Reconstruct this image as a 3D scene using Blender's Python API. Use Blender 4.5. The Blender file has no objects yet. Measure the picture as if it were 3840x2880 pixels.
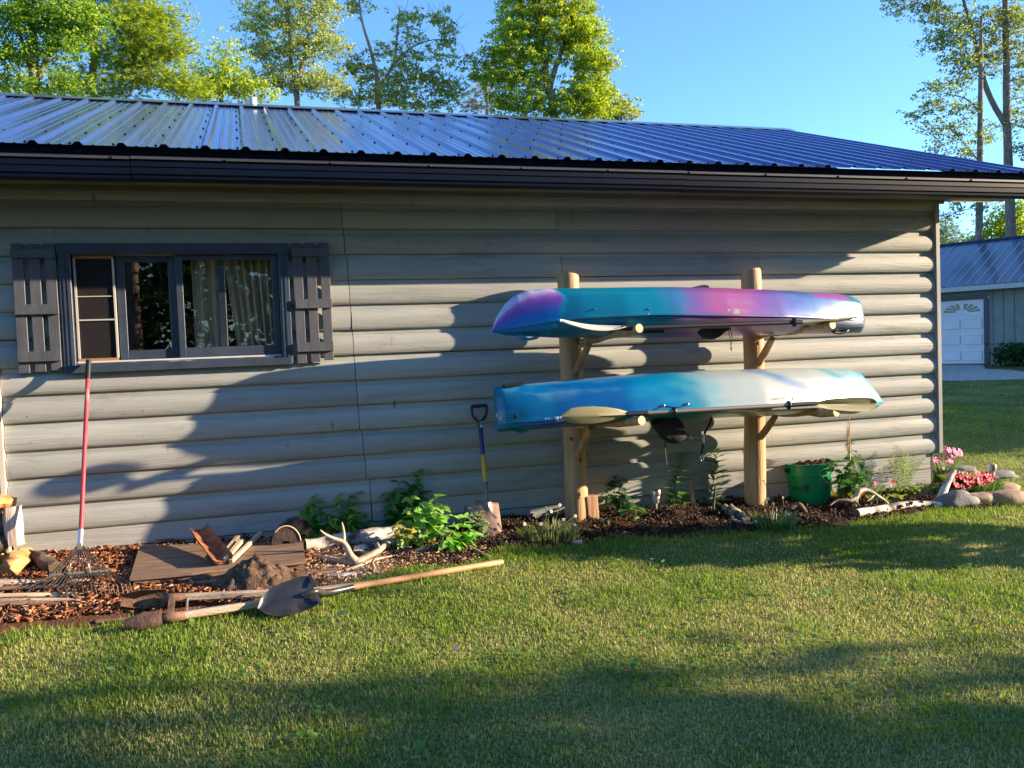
import bpy, math, random
import numpy as np
from mathutils import Vector, Matrix, noise, Quaternion
rad = math.radians
RS = np.random.RandomState
random.seed(7)
sc = bpy.context.scene

# ------------------------------------------------------------------ camera
CF, CYAW, CPIT, CROL, CD, CH = 3202.3, 0.2964, 0.04273, -0.03797, 5.9707, 1.0486
def cam_basis():
    f = np.array([math.sin(CYAW)*math.cos(CPIT), math.cos(CYAW)*math.cos(CPIT), -math.sin(CPIT)])
    r = np.array([math.cos(CYAW), -math.sin(CYAW), 0.0]); u = np.cross(r, f)
    c, s = math.cos(CROL), math.sin(CROL)
    return c*r+s*u, -s*r+c*u, f
CR, CU, CFW = cam_basis()
cd = bpy.data.cameras.new('camera'); cam = bpy.data.objects.new('camera', cd); sc.collection.objects.link(cam)
cd.sensor_width = 36; cd.sensor_fit = 'HORIZONTAL'; cd.lens = CF/3840*36; cd.clip_start = 0.05; cd.clip_end = 900
cam.matrix_world = Matrix(((CR[0], CU[0], -CFW[0], 0), (CR[1], CU[1], -CFW[1], -CD), (CR[2], CU[2], -CFW[2], CH), (0, 0, 0, 1)))
sc.camera = cam

# ------------------------------------------------------------------ sky, sun, exposure
KX, KZ = 3.45, 0.97                      # sun: 3.45 m sideways and 0.97 m up for each metre off the wall
SUN = Vector((KX, -1, KZ)).normalized()
elev = math.asin(SUN.z); azim = math.atan2(SUN.x, SUN.y)
w = bpy.data.worlds.new('World'); sc.world = w; w.use_nodes = True
nt = w.node_tree; nt.nodes.clear()
sky = nt.nodes.new('ShaderNodeTexSky'); sky.sky_type = 'NISHITA'; sky.sun_disc = False
sky.sun_elevation = elev; sky.sun_rotation = azim; sky.air_density = 1.0; sky.dust_density = 0.15; sky.ozone_density = 6.0
bg = nt.nodes.new('ShaderNodeBackground'); bg.inputs[1].default_value = 0.135
wo = nt.nodes.new('ShaderNodeOutputWorld')
nt.links.new(sky.outputs[0], bg.inputs[0]); nt.links.new(bg.outputs[0], wo.inputs[0])
sl = bpy.data.lights.new('sun', 'SUN'); sl.energy = 5.0; sl.angle = rad(0.55); sl.color = (1.0, 0.785, 0.54)
so = bpy.data.objects.new('sun', sl); sc.collection.objects.link(so)
so.rotation_euler = SUN.to_track_quat('Z', 'Y').to_euler(); so.location = (20, -8, 12)
vs = sc.view_settings; vs.view_transform = 'Standard'; vs.look = 'None'; vs.gamma = 1; vs.use_curve_mapping = False
vs.exposure = 1.62
sc.cycles.max_bounces = 8; sc.cycles.transparent_max_bounces = 12
sc.cycles.sample_clamp_indirect = 6

# ------------------------------------------------------------------ helpers: pixel of the 3840 px photograph -> point on a known plane
def gz(X, Y):
    return -.15-.025*(min(max(X, -3.4), 7)+1.4)+.045*max(min(Y, 0), -12)+.016*min(max(Y, 0), 18)
def ray(x, y):
    return CR*(x-1920)/CF+CU*(1440-y)/CF+CFW
def at(x, y, Y=0.0):
    d = ray(x, y); t = (CD+Y)/d[1]
    return Vector((t*d[0], Y, CH+t*d[2]))
def gpw(x, y, up=0.0, back=-.11):
    p = gp(x, y, up)
    if p.y > back and p.x < 5.6:
        q = at(x, y, back); p = Vector((q.x, back, gz(q.x, back)+up))
    return p
def atd(x, y, dist):                      # point at a given depth from the camera
    d = ray(x, y)
    return Vector((d[0]*dist, -CD+d[1]*dist, CH+d[2]*dist))
def gp(x, y, up=0.0):
    z = -.3; d = ray(x, y)
    for i in range(25):
        t = (z-CH)/d[2]; X, Y = t*d[0], -CD+t*d[1]; z = gz(X, Y)+up
    return Vector((X, Y, z))

# ------------------------------------------------------------------ materials
MATS = {}
def newmat(name):
    m = bpy.data.materials.new(name); m.use_nodes = True
    return m, m.node_tree, m.node_tree.nodes, m.node_tree.links, m.node_tree.nodes['Principled BSDF']
def ramp(N, stops, interp='LINEAR'):
    r = N.new('ShaderNodeValToRGB'); e = r.color_ramp.elements
    r.color_ramp.interpolation = interp
    while len(e) < len(stops): e.new(0.5)
    for i, (p, c) in enumerate(stops):
        e[i].position = p; e[i].color = tuple(c)+(1,) if len(c) == 3 else c
    return r
def pm(name, c1, c2=None, rough=.7, scale=8, stretch=(1, 1, 1), bump=.0, bscale=None, bstretch=None, metal=0, coat=0, c3=None, detail=6,
       lo=.35, hi=.65, spec=None, bdist=.01):
    if name in MATS: return MATS[name]
    m, t, N, L, P = newmat(name)
    tc = N.new('ShaderNodeTexCoord'); mp = N.new('ShaderNodeMapping'); mp.inputs['Scale'].default_value = stretch
    L.new(tc.outputs['Object'], mp.inputs[0])
    nz = N.new('ShaderNodeTexNoise'); nz.inputs['Scale'].default_value = scale; nz.inputs['Detail'].default_value = detail
    L.new(mp.outputs[0], nz.inputs[0])
    st = [(lo, c1), (hi, c2 or c1)]
    if c3: st = [(lo, c1), ((lo+hi)/2, c2), (hi, c3)]
    r = ramp(N, st); L.new(nz.outputs[0], r.inputs[0]); L.new(r.outputs[0], P.inputs['Base Color'])
    P.inputs['Roughness'].default_value = rough; P.inputs['Metallic'].default_value = metal
    P.inputs['Coat Weight'].default_value = coat; P.inputs['Coat Roughness'].default_value = .12
    if spec is not None: P.inputs['Specular IOR Level'].default_value = spec
    if bump:
        mb = N.new('ShaderNodeMapping'); mb.inputs['Scale'].default_value = bstretch or stretch; L.new(tc.outputs['Object'], mb.inputs[0])
        nb = N.new('ShaderNodeTexNoise'); nb.inputs['Scale'].default_value = bscale or scale*3; nb.inputs['Detail'].default_value = 8
        L.new(mb.outputs[0], nb.inputs[0])
        b = N.new('ShaderNodeBump'); b.inputs['Strength'].default_value = bump; b.inputs['Distance'].default_value = bdist
        L.new(nb.outputs[0], b.inputs['Height']); L.new(b.outputs[0], P.inputs['Normal'])
    MATS[name] = m
    return m
def colmat(name, rough=.8, trans=0.0, spec=.3, mul=(1, 1, 1), bump=0, bscale=30):
    """colour from the mesh's own 'Col' attribute (leaf to leaf variation), optional light through thin leaves"""
    if name in MATS: return MATS[name]
    m, t, N, L, P = newmat(name)
    a = N.new('ShaderNodeAttribute'); a.attribute_name = 'Col'
    L.new(a.outputs['Color'], P.inputs['Base Color']); P.inputs['Roughness'].default_value = rough
    P.inputs['Specular IOR Level'].default_value = spec
    if bump:
        nb = N.new('ShaderNodeTexNoise'); nb.inputs['Scale'].default_value = bscale; nb.inputs['Detail'].default_value = 8
        tc = N.new('ShaderNodeTexCoord'); L.new(tc.outputs['Object'], nb.inputs[0])
        b = N.new('ShaderNodeBump'); b.inputs['Strength'].default_value = bump; b.inputs['Distance'].default_value = .02
        L.new(nb.outputs[0], b.inputs['Height']); L.new(b.outputs[0], P.inputs['Normal'])
    if trans:
        tr = N.new('ShaderNodeBsdfTranslucent'); mx = N.new('ShaderNodeMixShader'); mx.inputs[0].default_value = trans
        hv = N.new('ShaderNodeHueSaturation'); hv.inputs['Value'].default_value = 1.5; hv.inputs['Saturation'].default_value = 1.15
        L.new(a.outputs['Color'], hv.inputs['Color']); L.new(hv.outputs[0], tr.inputs[0])
        out = N['Material Output']; L.new(P.outputs[0], mx.inputs[1]); L.new(tr.outputs[0], mx.inputs[2]); L.new(mx.outputs[0], out.inputs[0])
    MATS[name] = m
    return m

# ------------------------------------------------------------------ objects
COL = sc.collection
BASE = {}
def base_of(p):
    return BASE.get(p.name, Vector((0, 0, 0))) if p is not None else Vector((0, 0, 0))
def tag(o, label=None, cat=None, group=None, kind=None):
    if label: o['label'] = label
    if cat: o['category'] = cat
    if group: o['group'] = group
    if kind: o['kind'] = kind
    return o
def thing(name, label, cat, loc, group=None):
    o = bpy.data.objects.new(name, None); COL.objects.link(o); o.location = loc; o.empty_display_size = .1
    BASE[o.name] = Vector(loc)
    return tag(o, label, cat, group)
def link(name, me, parent=None, mat=None, loc=None):
    o = bpy.data.objects.new(name, me); COL.objects.link(o)
    if mat is not None:
        me.materials.clear(); me.materials.append(mat)
    if parent is not None:
        o.parent = parent; BASE[o.name] = base_of(parent)
        if loc is not None: o.location = Vector(loc)-base_of(parent)
    else:
        if loc is not None: o.location = loc
        BASE[o.name] = Vector(loc) if loc is not None else Vector((0, 0, 0))
    return o
def npmesh(name, V, F, col=None, smooth=False):
    V = np.asarray(V, np.float32); F = np.asarray(F, np.int32); k = F.shape[1]
    me = bpy.data.meshes.new(name); me.vertices.add(len(V)); me.vertices.foreach_set('co', V.ravel())
    me.loops.add(F.size); me.loops.foreach_set('vertex_index', F.ravel())
    me.polygons.add(len(F)); me.polygons.foreach_set('loop_start', np.arange(0, F.size, k, dtype=np.int32))
    me.polygons.foreach_set('loop_total', np.full(len(F), k, np.int32))
    if smooth: me.polygons.foreach_set('use_smooth', np.ones(len(F), bool))
    me.update(calc_edges=True)
    if col is not None:
        c = np.ones((len(V), 4), np.float32); c[:, :3] = col
        a = me.color_attributes.new('Col', 'FLOAT_COLOR', 'POINT'); a.data.foreach_set('color', c.ravel())
    me.validate()
    return me
class MB:
    """collects shapes and links them as ONE mesh object"""
    def __init__(s): s.v = []; s.f = []; s.c = []; s.cc = None
    def add(s, vs, fs):
        n = len(s.v); s.v += [tuple(v) for v in vs]; s.f += [tuple(i+n for i in f) for f in fs]
        s.c += [s.cc]*len(vs) if s.cc is not None else []
        return s
    def box(s, lo, hi, M=None, bev=0.0):
        x0, y0, z0 = lo; x1, y1, z1 = hi
        if bev <= 0:
            vs = [(x, y, z) for x in (x0, x1) for y in (y0, y1) for z in (z0, z1)]
            fs = [(0, 1, 3, 2), (4, 6, 7, 5), (0, 4, 5, 1), (2, 3, 7, 6), (0, 2, 6, 4), (1, 5, 7, 3)]
        else:
            b = bev; vs = []; idx = {}
            for ix, x in enumerate((x0, x1)):
                for iy, y in enumerate((y0, y1)):
                    for iz, z in enumerate((z0, z1)):
                        sx, sy, sz = (1, -1)[ix], (1, -1)[iy], (1, -1)[iz]
                        for ax in range(3):
                            p = [x+sx*b, y+sy*b, z+sz*b]; p[ax] = (x, y, z)[ax]
                            idx[(ix, iy, iz, ax)] = len(vs); vs.append(tuple(p))
            fs = []
            g = lambda *k: idx[k]
            for i in (0, 1):
                q = [g(i, 0, 0, 0), g(i, 0, 1, 0), g(i, 1, 1, 0), g(i, 1, 0, 0)]; fs.append(tuple(q if i == 0 else q[::-1]))
                q = [g(0, i, 0, 1), g(1, i, 0, 1), g(1, i, 1, 1), g(0, i, 1, 1)]; fs.append(tuple(q if i == 0 else q[::-1]))
                q = [g(0, 0, i, 2), g(0, 1, i, 2), g(1, 1, i, 2), g(1, 0, i, 2)]; fs.append(tuple(q if i == 0 else q[::-1]))
            for a in (0, 1):
                for c in (0, 1):
                    q = [g(a, c, 0, 0), g(a, c, 0, 1), g(a, c, 1, 1), g(a, c, 1, 0)]; fs.append(tuple(q if a == c else q[::-1]))
                    q = [g(a, 0, c, 0), g(a, 0, c, 2), g(a, 1, c, 2), g(a, 1, c, 0)]; fs.append(tuple(q[::-1] if a == c else q))
                    q = [g(0, a, c, 1), g(0, a, c, 2), g(1, a, c, 2), g(1, a, c, 1)]; fs.append(tuple(q if a == c else q[::-1]))
                    for e in (0, 1):
                        q = [g(a, c, e, 0), g(a, c, e, 1), g(a, c, e, 2)]; fs.append(tuple(q if (a+c+e) % 2 else q[::-1]))
        if M is not None: vs = [tuple(M @ Vector(v)) for v in vs]
        return s.add(vs, fs)
    def beam(s, a, b, wd, th, up=(0, 0, 1), bev=0.0):
        a = Vector(a); b = Vector(b); d = (b-a); L = d.length; d.normalize(); u = Vector(up)
        sd = d.cross(u).normalized(); u = sd.cross(d).normalized()
        M = Matrix.Translation(a) @ Matrix((d, sd, u)).transposed().to_4x4()
        return s.box((0, -wd/2, -th/2), (L, wd/2, th/2), M, bev)
    def tube(s, pts, rr, n=8, caps=True, jit=0, seed=0, flat=1.0):
        pts = [Vector(p) for p in pts]; k = len(pts)
        if not hasattr(rr, '__len__'): rr = [rr]*k
        rg = random.Random(seed); vs = []; fs = []
        t0 = (pts[1]-pts[0]).normalized(); ref = Vector((0, 0, 1)) if abs(t0.z) < .9 else Vector((1, 0, 0))
        u = t0.cross(ref).normalized()
        for i, p in enumerate(pts):
            t = (pts[min(i+1, k-1)]-pts[max(i-1, 0)]).normalized()
            u = (u-t*u.dot(t)).normalized(); w_ = t.cross(u)
            for j in range(n):
                a = 2*math.pi*j/n; r = rr[i]*(1+jit*(rg.random()-.5)*2)
                vs.append(p+u*math.cos(a)*r+w_*math.sin(a)*r*flat)
        for i in range(k-1):
            for j in range(n):
                a = i*n+j; b = i*n+(j+1) % n; fs.append((a, b, b+n, a+n))
        if caps: fs.append(tuple(range(n-1, -1, -1))); fs.append(tuple(range((k-1)*n, k*n)))
        return s.add(vs, fs)
    def loft(s, rings, closed=True, caps=True):
        n = len(rings[0]); vs = [v for r in rings for v in r]; fs = []
        for i in range(len(rings)-1):
            for j in range(n if closed else n-1):
                a = i*n+j; b = i*n+(j+1) % n; fs.append((a, b, b+n, a+n))
        if caps: fs.append(tuple(range(n-1, -1, -1))); fs.append(tuple(range((len(rings)-1)*n, len(rings)*n)))
        return s.add(vs, fs)
    def lathe(s, c, prof, n=24, M=None, caps=True):
        c = Vector(c); rings = []
        for r, z in prof:
            ring = [Vector((r*math.cos(2*math.pi*j/n), r*math.sin(2*math.pi*j/n), z)) for j in range(n)]
            if M is not None: ring = [M @ v for v in ring]
            rings.append([c+v for v in ring])
        return s.loft(rings, True, caps)
    def prism(s, poly, off):
        off = Vector(off); p = [Vector(q) for q in poly]; n = len(p)
        fs = [tuple(range(n-1, -1, -1)), tuple(range(n, 2*n))]+[(i, (i+1) % n, (i+1) % n+n, i+n) for i in range(n)]
        return s.add(p+[q+off for q in p], fs)
    def rock(s, c, r, sq=(1, 1, 1), seed=0, n=10, amp=.25, M=None):
        rings = []; c = Vector(c); of = Vector((seed*7.3, seed*3.1, seed*1.7))
        for i in range(n+1):
            th = math.pi*i/n; ring = []
            for j in range(n*2):
                a = 2*math.pi*j/(n*2); d = Vector((math.sin(th)*math.cos(a), math.sin(th)*math.sin(a), math.cos(th)))
                k = r*(1+amp*noise.noise(d*1.3+of)*1.6+amp*.35*noise.noise(d*4+of))
                p = Vector((d.x*k*sq[0], d.y*k*sq[1], d.z*k*sq[2]))
                if M is not None: p = M @ p
                ring.append(c+p)
            rings.append(ring)
        return s.loft(rings, True, False)
    def build(s, name, mat, parent=None, loc=None, smooth=False, kind=None, label=None, recalc=True, auto=None):
        b = base_of(parent) if parent is not None else (Vector(loc) if loc is not None else Vector((0, 0, 0)))
        me = bpy.data.meshes.new(name); me.from_pydata([(v[0]-b.x, v[1]-b.y, v[2]-b.z) for v in s.v], [], s.f)
        if s.c and len(s.c) == len(s.v):
            a = me.color_attributes.new('Col', 'FLOAT_COLOR', 'POINT')
            a.data.foreach_set('color', np.array([(*c, 1) for c in s.c], np.float32).ravel())
        if recalc:
            import bmesh
            bm = bmesh.new(); bm.from_mesh(me); bmesh.ops.recalc_face_normals(bm, faces=bm.faces); bm.to_mesh(me); bm.free()
        if smooth:
            me.polygons.foreach_set('use_smooth', [True]*len(me.polygons))
            if auto:
                try: me.set_sharp_from_angle(angle=rad(auto))
                except Exception: pass
        o = link(name, me, parent, mat, None if parent is not None else (loc if loc is not None else None))
        if kind: o['kind'] = kind
        if label: o['label'] = label
        return o
def dup(o, loc=None, rotz=None, scale=None):
    c = o.copy(); COL.objects.link(c)
    if loc is not None: c.location = loc
    if rotz is not None: c.rotation_euler = (0, 0, rotz)
    if scale is not None: c.scale = (scale,)*3 if not hasattr(scale, '__len__') else scale
    for ch in list(o.children):
        d = ch.copy(); COL.objects.link(d); d.parent = c
        for g in ch.children:
            e = g.copy(); COL.objects.link(e); e.parent = d
    return c
def catmull(pts, n=6):
    P = [Vector(p) for p in pts]; out = []
    for i in range(len(P)-1):
        a, b, c, d = P[max(i-1, 0)], P[i], P[i+1], P[min(i+2, len(P)-1)]
        for k in range(n):
            t = k/n
            out.append(.5*((2*b)+(c-a)*t+(2*a-5*b+4*c-d)*t*t+(3*b-a-3*c+d)*t**3))
    out.append(P[-1]); return out
def lerpl(xs, x):
    return float(np.interp(x, [a for a, _ in xs], [b for _, b in xs]))
# ================================================================== GROUND (setting)
LB = [gp(x, y) for x, y in [(0, 2410), (150, 2360), (420, 2335), (620, 2345), (900, 2290), (1180, 2235), (1330, 2185), (1500, 2150), (1750, 2110),
      (1900, 2065), (2100, 2045), (2250, 2035), (2400, 2012), (2700, 2008), (3000, 1985), (3200, 1960), (3450, 1928), (3700, 1905)]]
LBX = [p.x for p in LB]; LBY = [p.y for p in LB]
XE = gp(3800, 1870).x
def lawn_edge(X): return float(np.interp(X, LBX, LBY))
def is_bed(X, Y):
    e = lawn_edge(X)+.06*noise.noise(Vector((X*3, 1, 0)))
    xe = XE+.25*noise.noise(Vector((5, Y*1.5, 0)))-.35*max(0, Y+.2)
    return Y > e and X < xe and Y < .9
# one sheet for the lawn, fine near the camera and coarse out to the horizon
def axis(segs):
    out = []
    for a, b, n in segs: out += list(np.linspace(a, b, n, endpoint=False))
    return out+[segs[-1][1]]
gx = axis([(-300, -40, 8), (-40, -5, 10), (-5, 9, 140), (9, 30, 42), (30, 60, 10), (60, 400, 8)])
gy = axis([(-300, -40, 8), (-40, -6, 12), (-6, 2, 80), (2, 30, 45), (30, 60, 10), (60, 500, 8)])
nx, ny = len(gx), len(gy)
V = []; Cg = []
for y in gy:
    for x in gx:
        near = 1 if (-5 < x < 12 and -7 < y < 3) else 0
        h = gz(x, y)+(.018*noise.noise(Vector((x*1.7, y*1.7, 0)))+.008*noise.noise(Vector((x*7, y*7, 3))) if near else 0)-(.03 if is_bed(x, y-.10) else 0)
        V.append((x, y, h))
F = [(j*nx+i, j*nx+i+1, (j+1)*nx+i+1, (j+1)*nx+i) for j in range(ny-1) for i in range(nx-1)]
m, t, N, L, P = newmat('lawn_turf')
tc = N.new('ShaderNodeTexCoord'); n1 = N.new('ShaderNodeTexNoise'); n1.inputs['Scale'].default_value = .9; n1.inputs['Detail'].default_value = 8
n2 = N.new('ShaderNodeTexNoise'); n2.inputs['Scale'].default_value = 55; n2.inputs['Detail'].default_value = 8
L.new(tc.outputs['Object'], n1.inputs[0]); L.new(tc.outputs['Object'], n2.inputs[0])
mx = N.new('ShaderNodeMix'); mx.data_type = 'FLOAT'; mx.inputs[0].default_value = .55
L.new(n1.outputs[0], mx.inputs[2]); L.new(n2.outputs[0], mx.inputs[3])
r = ramp(N, [(.36, (.05, .075, .018)), (.5, (.13, .15, .045)), (.60, (.28, .25, .10)), (.70, (.38, .32, .16))]); L.new(mx.outputs[0], r.inputs[0])
L.new(r.outputs[0], P.inputs['Base Color']); P.inputs['Roughness'].default_value = .95; P.inputs['Specular IOR Level'].default_value = .1
b = N.new('ShaderNodeBump'); b.inputs['Strength'].default_value = .8; b.inputs['Distance'].default_value = .02
L.new(n2.outputs[0], b.inputs['Height']); L.new(b.outputs[0], P.inputs['Normal'])
lawn = link('lawn', npmesh('lawn', V, F, smooth=True), None, m); lawn['kind'] = 'structure'

# soil of the planting bed, a lumpy sheet of its own
SOILM = colmat('soil', .95, spec=.15, bump=1.0, bscale=70)
def bedz(X, Y):
    e = Y-lawn_edge(X)
    h = gz(X, Y)+(.012*min(1, e/.15) if e > 0 else .30*e)-.03*math.exp(-((X-1.25)**2+(Y+.35)**2)/.04)-.045*math.exp(-((X-4.17)**2+(Y+.42)**2)/.06)
    if X > .9:
        rise = min(1, max(0, e/.35))
        h += rise*.022*min(1, (X-.9)/.8)
        h += .035*rise*noise.noise(Vector((X*3.2, Y*3.2, 2)))+.022*rise*noise.noise(Vector((X*9, Y*9, 5)))
        h += .010*noise.noise(Vector((X*26, Y*26, 9)))
    else:
        h += .012*noise.noise(Vector((X*5, Y*5, 2)))+.007*noise.noise(Vector((X*22, Y*22, 5)))
    return h
V = []; C = []; F = []; sx = np.linspace(-3.2, 7.2, 420); sy = np.linspace(-1.7, .95, 120); idx = {}
for j, y in enumerate(sy):
    for i, x in enumerate(sx):
        if not (is_bed(x, y) or is_bed(x, y+.16)) or (x < 5.5 and y > .03): continue
        idx[(i, j)] = len(V); V.append((x, y, bedz(x, y)))
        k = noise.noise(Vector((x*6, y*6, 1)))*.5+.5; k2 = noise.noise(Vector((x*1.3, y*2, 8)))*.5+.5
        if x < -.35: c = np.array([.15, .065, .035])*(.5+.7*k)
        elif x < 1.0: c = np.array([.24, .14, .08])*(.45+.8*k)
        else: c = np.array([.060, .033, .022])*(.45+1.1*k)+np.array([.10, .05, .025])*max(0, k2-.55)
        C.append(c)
for (i, j), a in idx.items():
    q = [(i+1, j), (i+1, j+1), (i, j+1)]
    if all(z in idx for z in q): F.append((a, idx[q[0]], idx[q[1]], idx[q[2]]))
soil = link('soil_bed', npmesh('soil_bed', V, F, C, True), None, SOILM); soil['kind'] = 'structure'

# gravel drive in front of the far garage
gv = pm('gravel_drive', (.30, .25, .22), (.42, .36, .32), rough=.95, scale=9, bump=.6, bscale=60, c3=(.52, .46, .41), detail=10)

# ================================================================== THE LOG-SIDED SHED
S = .17286
shed = thing('log_sided_shed', 'low grey shed with log siding, dark blue ribbed metal roof and sliding window', 'shed', (2.1, 1.5, gz(2.1, 0)))
def siding_mat():
    m, t, N, L, P = newmat('siding_paint')
    tc = N.new('ShaderNodeTexCoord'); geo = N.new('ShaderNodeNewGeometry')
    mp = N.new('ShaderNodeMapping'); mp.inputs['Scale'].default_value = (.6, 3, 9); L.new(geo.outputs['Position'], mp.inputs[0])
    n1 = N.new('ShaderNodeTexNoise'); n1.inputs['Scale'].default_value = 2.2; n1.inputs['Detail'].default_value = 10; n1.inputs['Roughness'].default_value = .68; L.new(mp.outputs[0], n1.inputs[0])
    r1 = ramp(N, [(.28, (.275, .288, .276)), (.5, (.350, .362, .344)), (.72, (.405, .416, .392))]); L.new(n1.outputs[0], r1.inputs[0])
    oi = N.new('ShaderNodeObjectInfo'); hv = N.new('ShaderNodeHueSaturation')
    ma = N.new('ShaderNodeMapRange'); ma.inputs[3].default_value = .88; ma.inputs[4].default_value = 1.1; L.new(oi.outputs['Random'], ma.inputs[0])
    L.new(ma.outputs[0], hv.inputs['Value']); L.new(r1.outputs[0], hv.inputs['Color'])
    # resin runs: small brown drips on a few knots
    mk = N.new('ShaderNodeMapping'); mk.inputs['Scale'].default_value = (3.4, 1, 2.2); sxz = N.new('ShaderNodeSeparateXYZ'); cxz = N.new('ShaderNodeCombineXYZ'); L.new(geo.outputs['Position'], sxz.inputs[0]); L.new(sxz.outputs[0], cxz.inputs[0]); L.new(sxz.outputs[2], cxz.inputs[1]); mk.inputs['Scale'].default_value = (3.8, 1.35, 1); L.new(cxz.outputs[0], mk.inputs[0])
    nw = N.new('ShaderNodeTexNoise'); nw.inputs['Scale'].default_value = 38; nw.inputs['Detail'].default_value = 3
    L.new(geo.outputs['Position'], nw.inputs[0])
    vm = N.new('ShaderNodeVectorMath'); vm.operation = 'MULTIPLY_ADD'; vm.inputs[1].default_value = (.06, .05, 0); L.new(nw.outputs['Color'], vm.inputs[0]); L.new(mk.outputs[0], vm.inputs[2])
    vo = N.new('ShaderNodeTexVoronoi'); vo.voronoi_dimensions = '2D'; vo.inputs['Scale'].default_value = 1.0; L.new(vm.outputs[0], vo.inputs['Vector'])
    sm = N.new('ShaderNodeMapping'); sm.inputs['Scale'].default_value = (3.2, 1, .8)
    r2 = ramp(N, [(.0, (1, 1, 1)), (.028, (1, 1, 1)), (.050, (0, 0, 0))]); L.new(vo.outputs['Distance'], r2.inputs[0])
    sep = N.new('ShaderNodeSeparateColor'); L.new(vo.outputs['Color'], sep.inputs[0])
    gt = N.new('ShaderNodeMath'); gt.operation = 'GREATER_THAN'; gt.inputs[1].default_value = .45; L.new(sep.outputs[0], gt.inputs[0])
    mu = N.new('ShaderNodeMath'); mu.operation = 'MULTIPLY'; L.new(r2.outputs[0], mu.inputs[0]); mrs = N.new('ShaderNodeMapRange'); mrs.inputs[1].default_value = .35; mrs.inputs[2].default_value = 1.0; L.new(sep.outputs[1], mrs.inputs[0]); mm2 = N.new('ShaderNodeMath'); mm2.operation = 'MULTIPLY'; L.new(gt.outputs[0], mm2.inputs[0]); L.new(mrs.outputs[0], mm2.inputs[1]); L.new(mm2.outputs[0], mu.inputs[1])
    mu2 = N.new('ShaderNodeMath'); mu2.operation = 'MULTIPLY'; mu2.inputs[1].default_value = .85; L.new(mu.outputs[0], mu2.inputs[0])
    mx = N.new('ShaderNodeMix'); mx.data_type = 'RGBA'; L.new(mu2.outputs[0], mx.inputs[0]); L.new(hv.outputs[0], mx.inputs[6]); mx.inputs[7].default_value = (.20, .105, .05, 1)
    # weathered smudges and mildew
    md = N.new('ShaderNodeMapping'); md.inputs['Scale'].default_value = (.7, 1, 2.2); L.new(geo.outputs['Position'], md.inputs[0])
    n3 = N.new('ShaderNodeTexNoise'); n3.inputs['Scale'].default_value = 2.3; n3.inputs['Detail'].default_value = 12; n3.inputs['Roughness'].default_value = .72
    L.new(md.outputs[0], n3.inputs[0]); r3 = ramp(N, [(.56, (0, 0, 0)), (.74, (.62, .62, .62))]); L.new(n3.outputs[0], r3.inputs[0])
    mx2 = N.new('ShaderNodeMix'); mx2.data_type = 'RGBA'; L.new(r3.outputs[0], mx2.inputs[0]); L.new(mx.outputs[2], mx2.inputs[6]); mx2.inputs[7].default_value = (.12, .11, .09, 1)
    L.new(mx2.outputs[2], P.inputs['Base Color']); P.inputs['Roughness'].default_value = .55; P.inputs['Specular IOR Level'].default_value = .35
    mb = N.new('ShaderNodeMapping'); mb.inputs['Scale'].default_value = (3, 60, 60); L.new(geo.outputs['Position'], mb.inputs[0])
    n4 = N.new('ShaderNodeTexNoise'); n4.inputs['Scale'].default_value = 1.5; n4.inputs['Detail'].default_value = 6; L.new(mb.outputs[0], n4.inputs[0])
    b = N.new('ShaderNodeBump'); b.inputs['Strength'].default_value = .55; b.inputs['Distance'].default_value = .006
    L.new(n4.outputs[0], b.inputs['Height']); L.new(b.outputs[0], P.inputs['Normal'])
    return m
SIDE = siding_mat()
# log board section: (outwards, height) from the seam at the bottom to the nailing strip on top
PROF = [(.006, .0), (.0205, .002), (.0260, .03), (.0305, .08), (.0345, .15), (.0370, .24), (.0380, .33), (.0378, .42), (.0360, .51), (.0325, .60), (.0280, .68), (.0240, .735), (.0210, .762), (.0095, .768), (.0088, .86), (.0082, .990)]
def log_board(x0, x1, k, seed):
    n = max(2, int((x1-x0)/.22)); rings = []
    dz = random.Random(seed).uniform(-.0015, .0015); do = random.Random(seed+9).uniform(-.0015, .0025)
    for i in range(n+1):
        x = x0+(x1-x0)*i/n; wob = .0025*noise.noise(Vector((x*.9, k*3.3, seed))); wz = .0022*noise.noise(Vector((x*.6, k*5.1, 7)))
        ring = [(x, .0, k*S+.003+dz+wz)]
        ring += [(x, -(o+do*(1 if o > .02 else 0)+wob*(1 if o > .02 else 0)), (k+h)*S+dz+wz) for o, h in PROF]
        ring += [(x, .0, (k+.985)*S)]
        rings.append(ring)
    m = MB().loft(rings, True, True)
    return m.build('log_board', SIDE, shed, smooth=True, auto=35)
J1 = at(1325, 1300).x
splits = {0: [.755], 1: [.73, 3.98], 2: [.72], 3: [.70, 4.05], 4: [.695], 5: [.69], 6: [.685, 3.95], 7: [.68], 8: [.675], 9: [.67, 2.23, 3.9], 10: [.655], 11: [.645, 2.2], 12: [1.14, 3.2]}
for k in range(13):
    xl = -1.47 if k < 6 else -2.6
    xr = 5.622
    cuts = sorted(splits.get(k, [])); segs = []; a = xl
    for c in cuts: segs.append((a, c-.0022)); a = c+.0022
    segs.append((a, xr))
    out = []
    for s0, s1 in segs:
        if 6 <= k <= 9 and s0 < -1.07 < s1: out += [(s0, -1.06), (.232, s1)]
        else: out.append((s0, s1))
    if k == 12: out = [(s0, s1) for s0, s1 in out]
    for q, (s0, s1) in enumerate(out):
        if k == 12:
            # last row runs up behind the frieze
            pass
        log_board(s0, s1, k, k*10+q)
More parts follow.
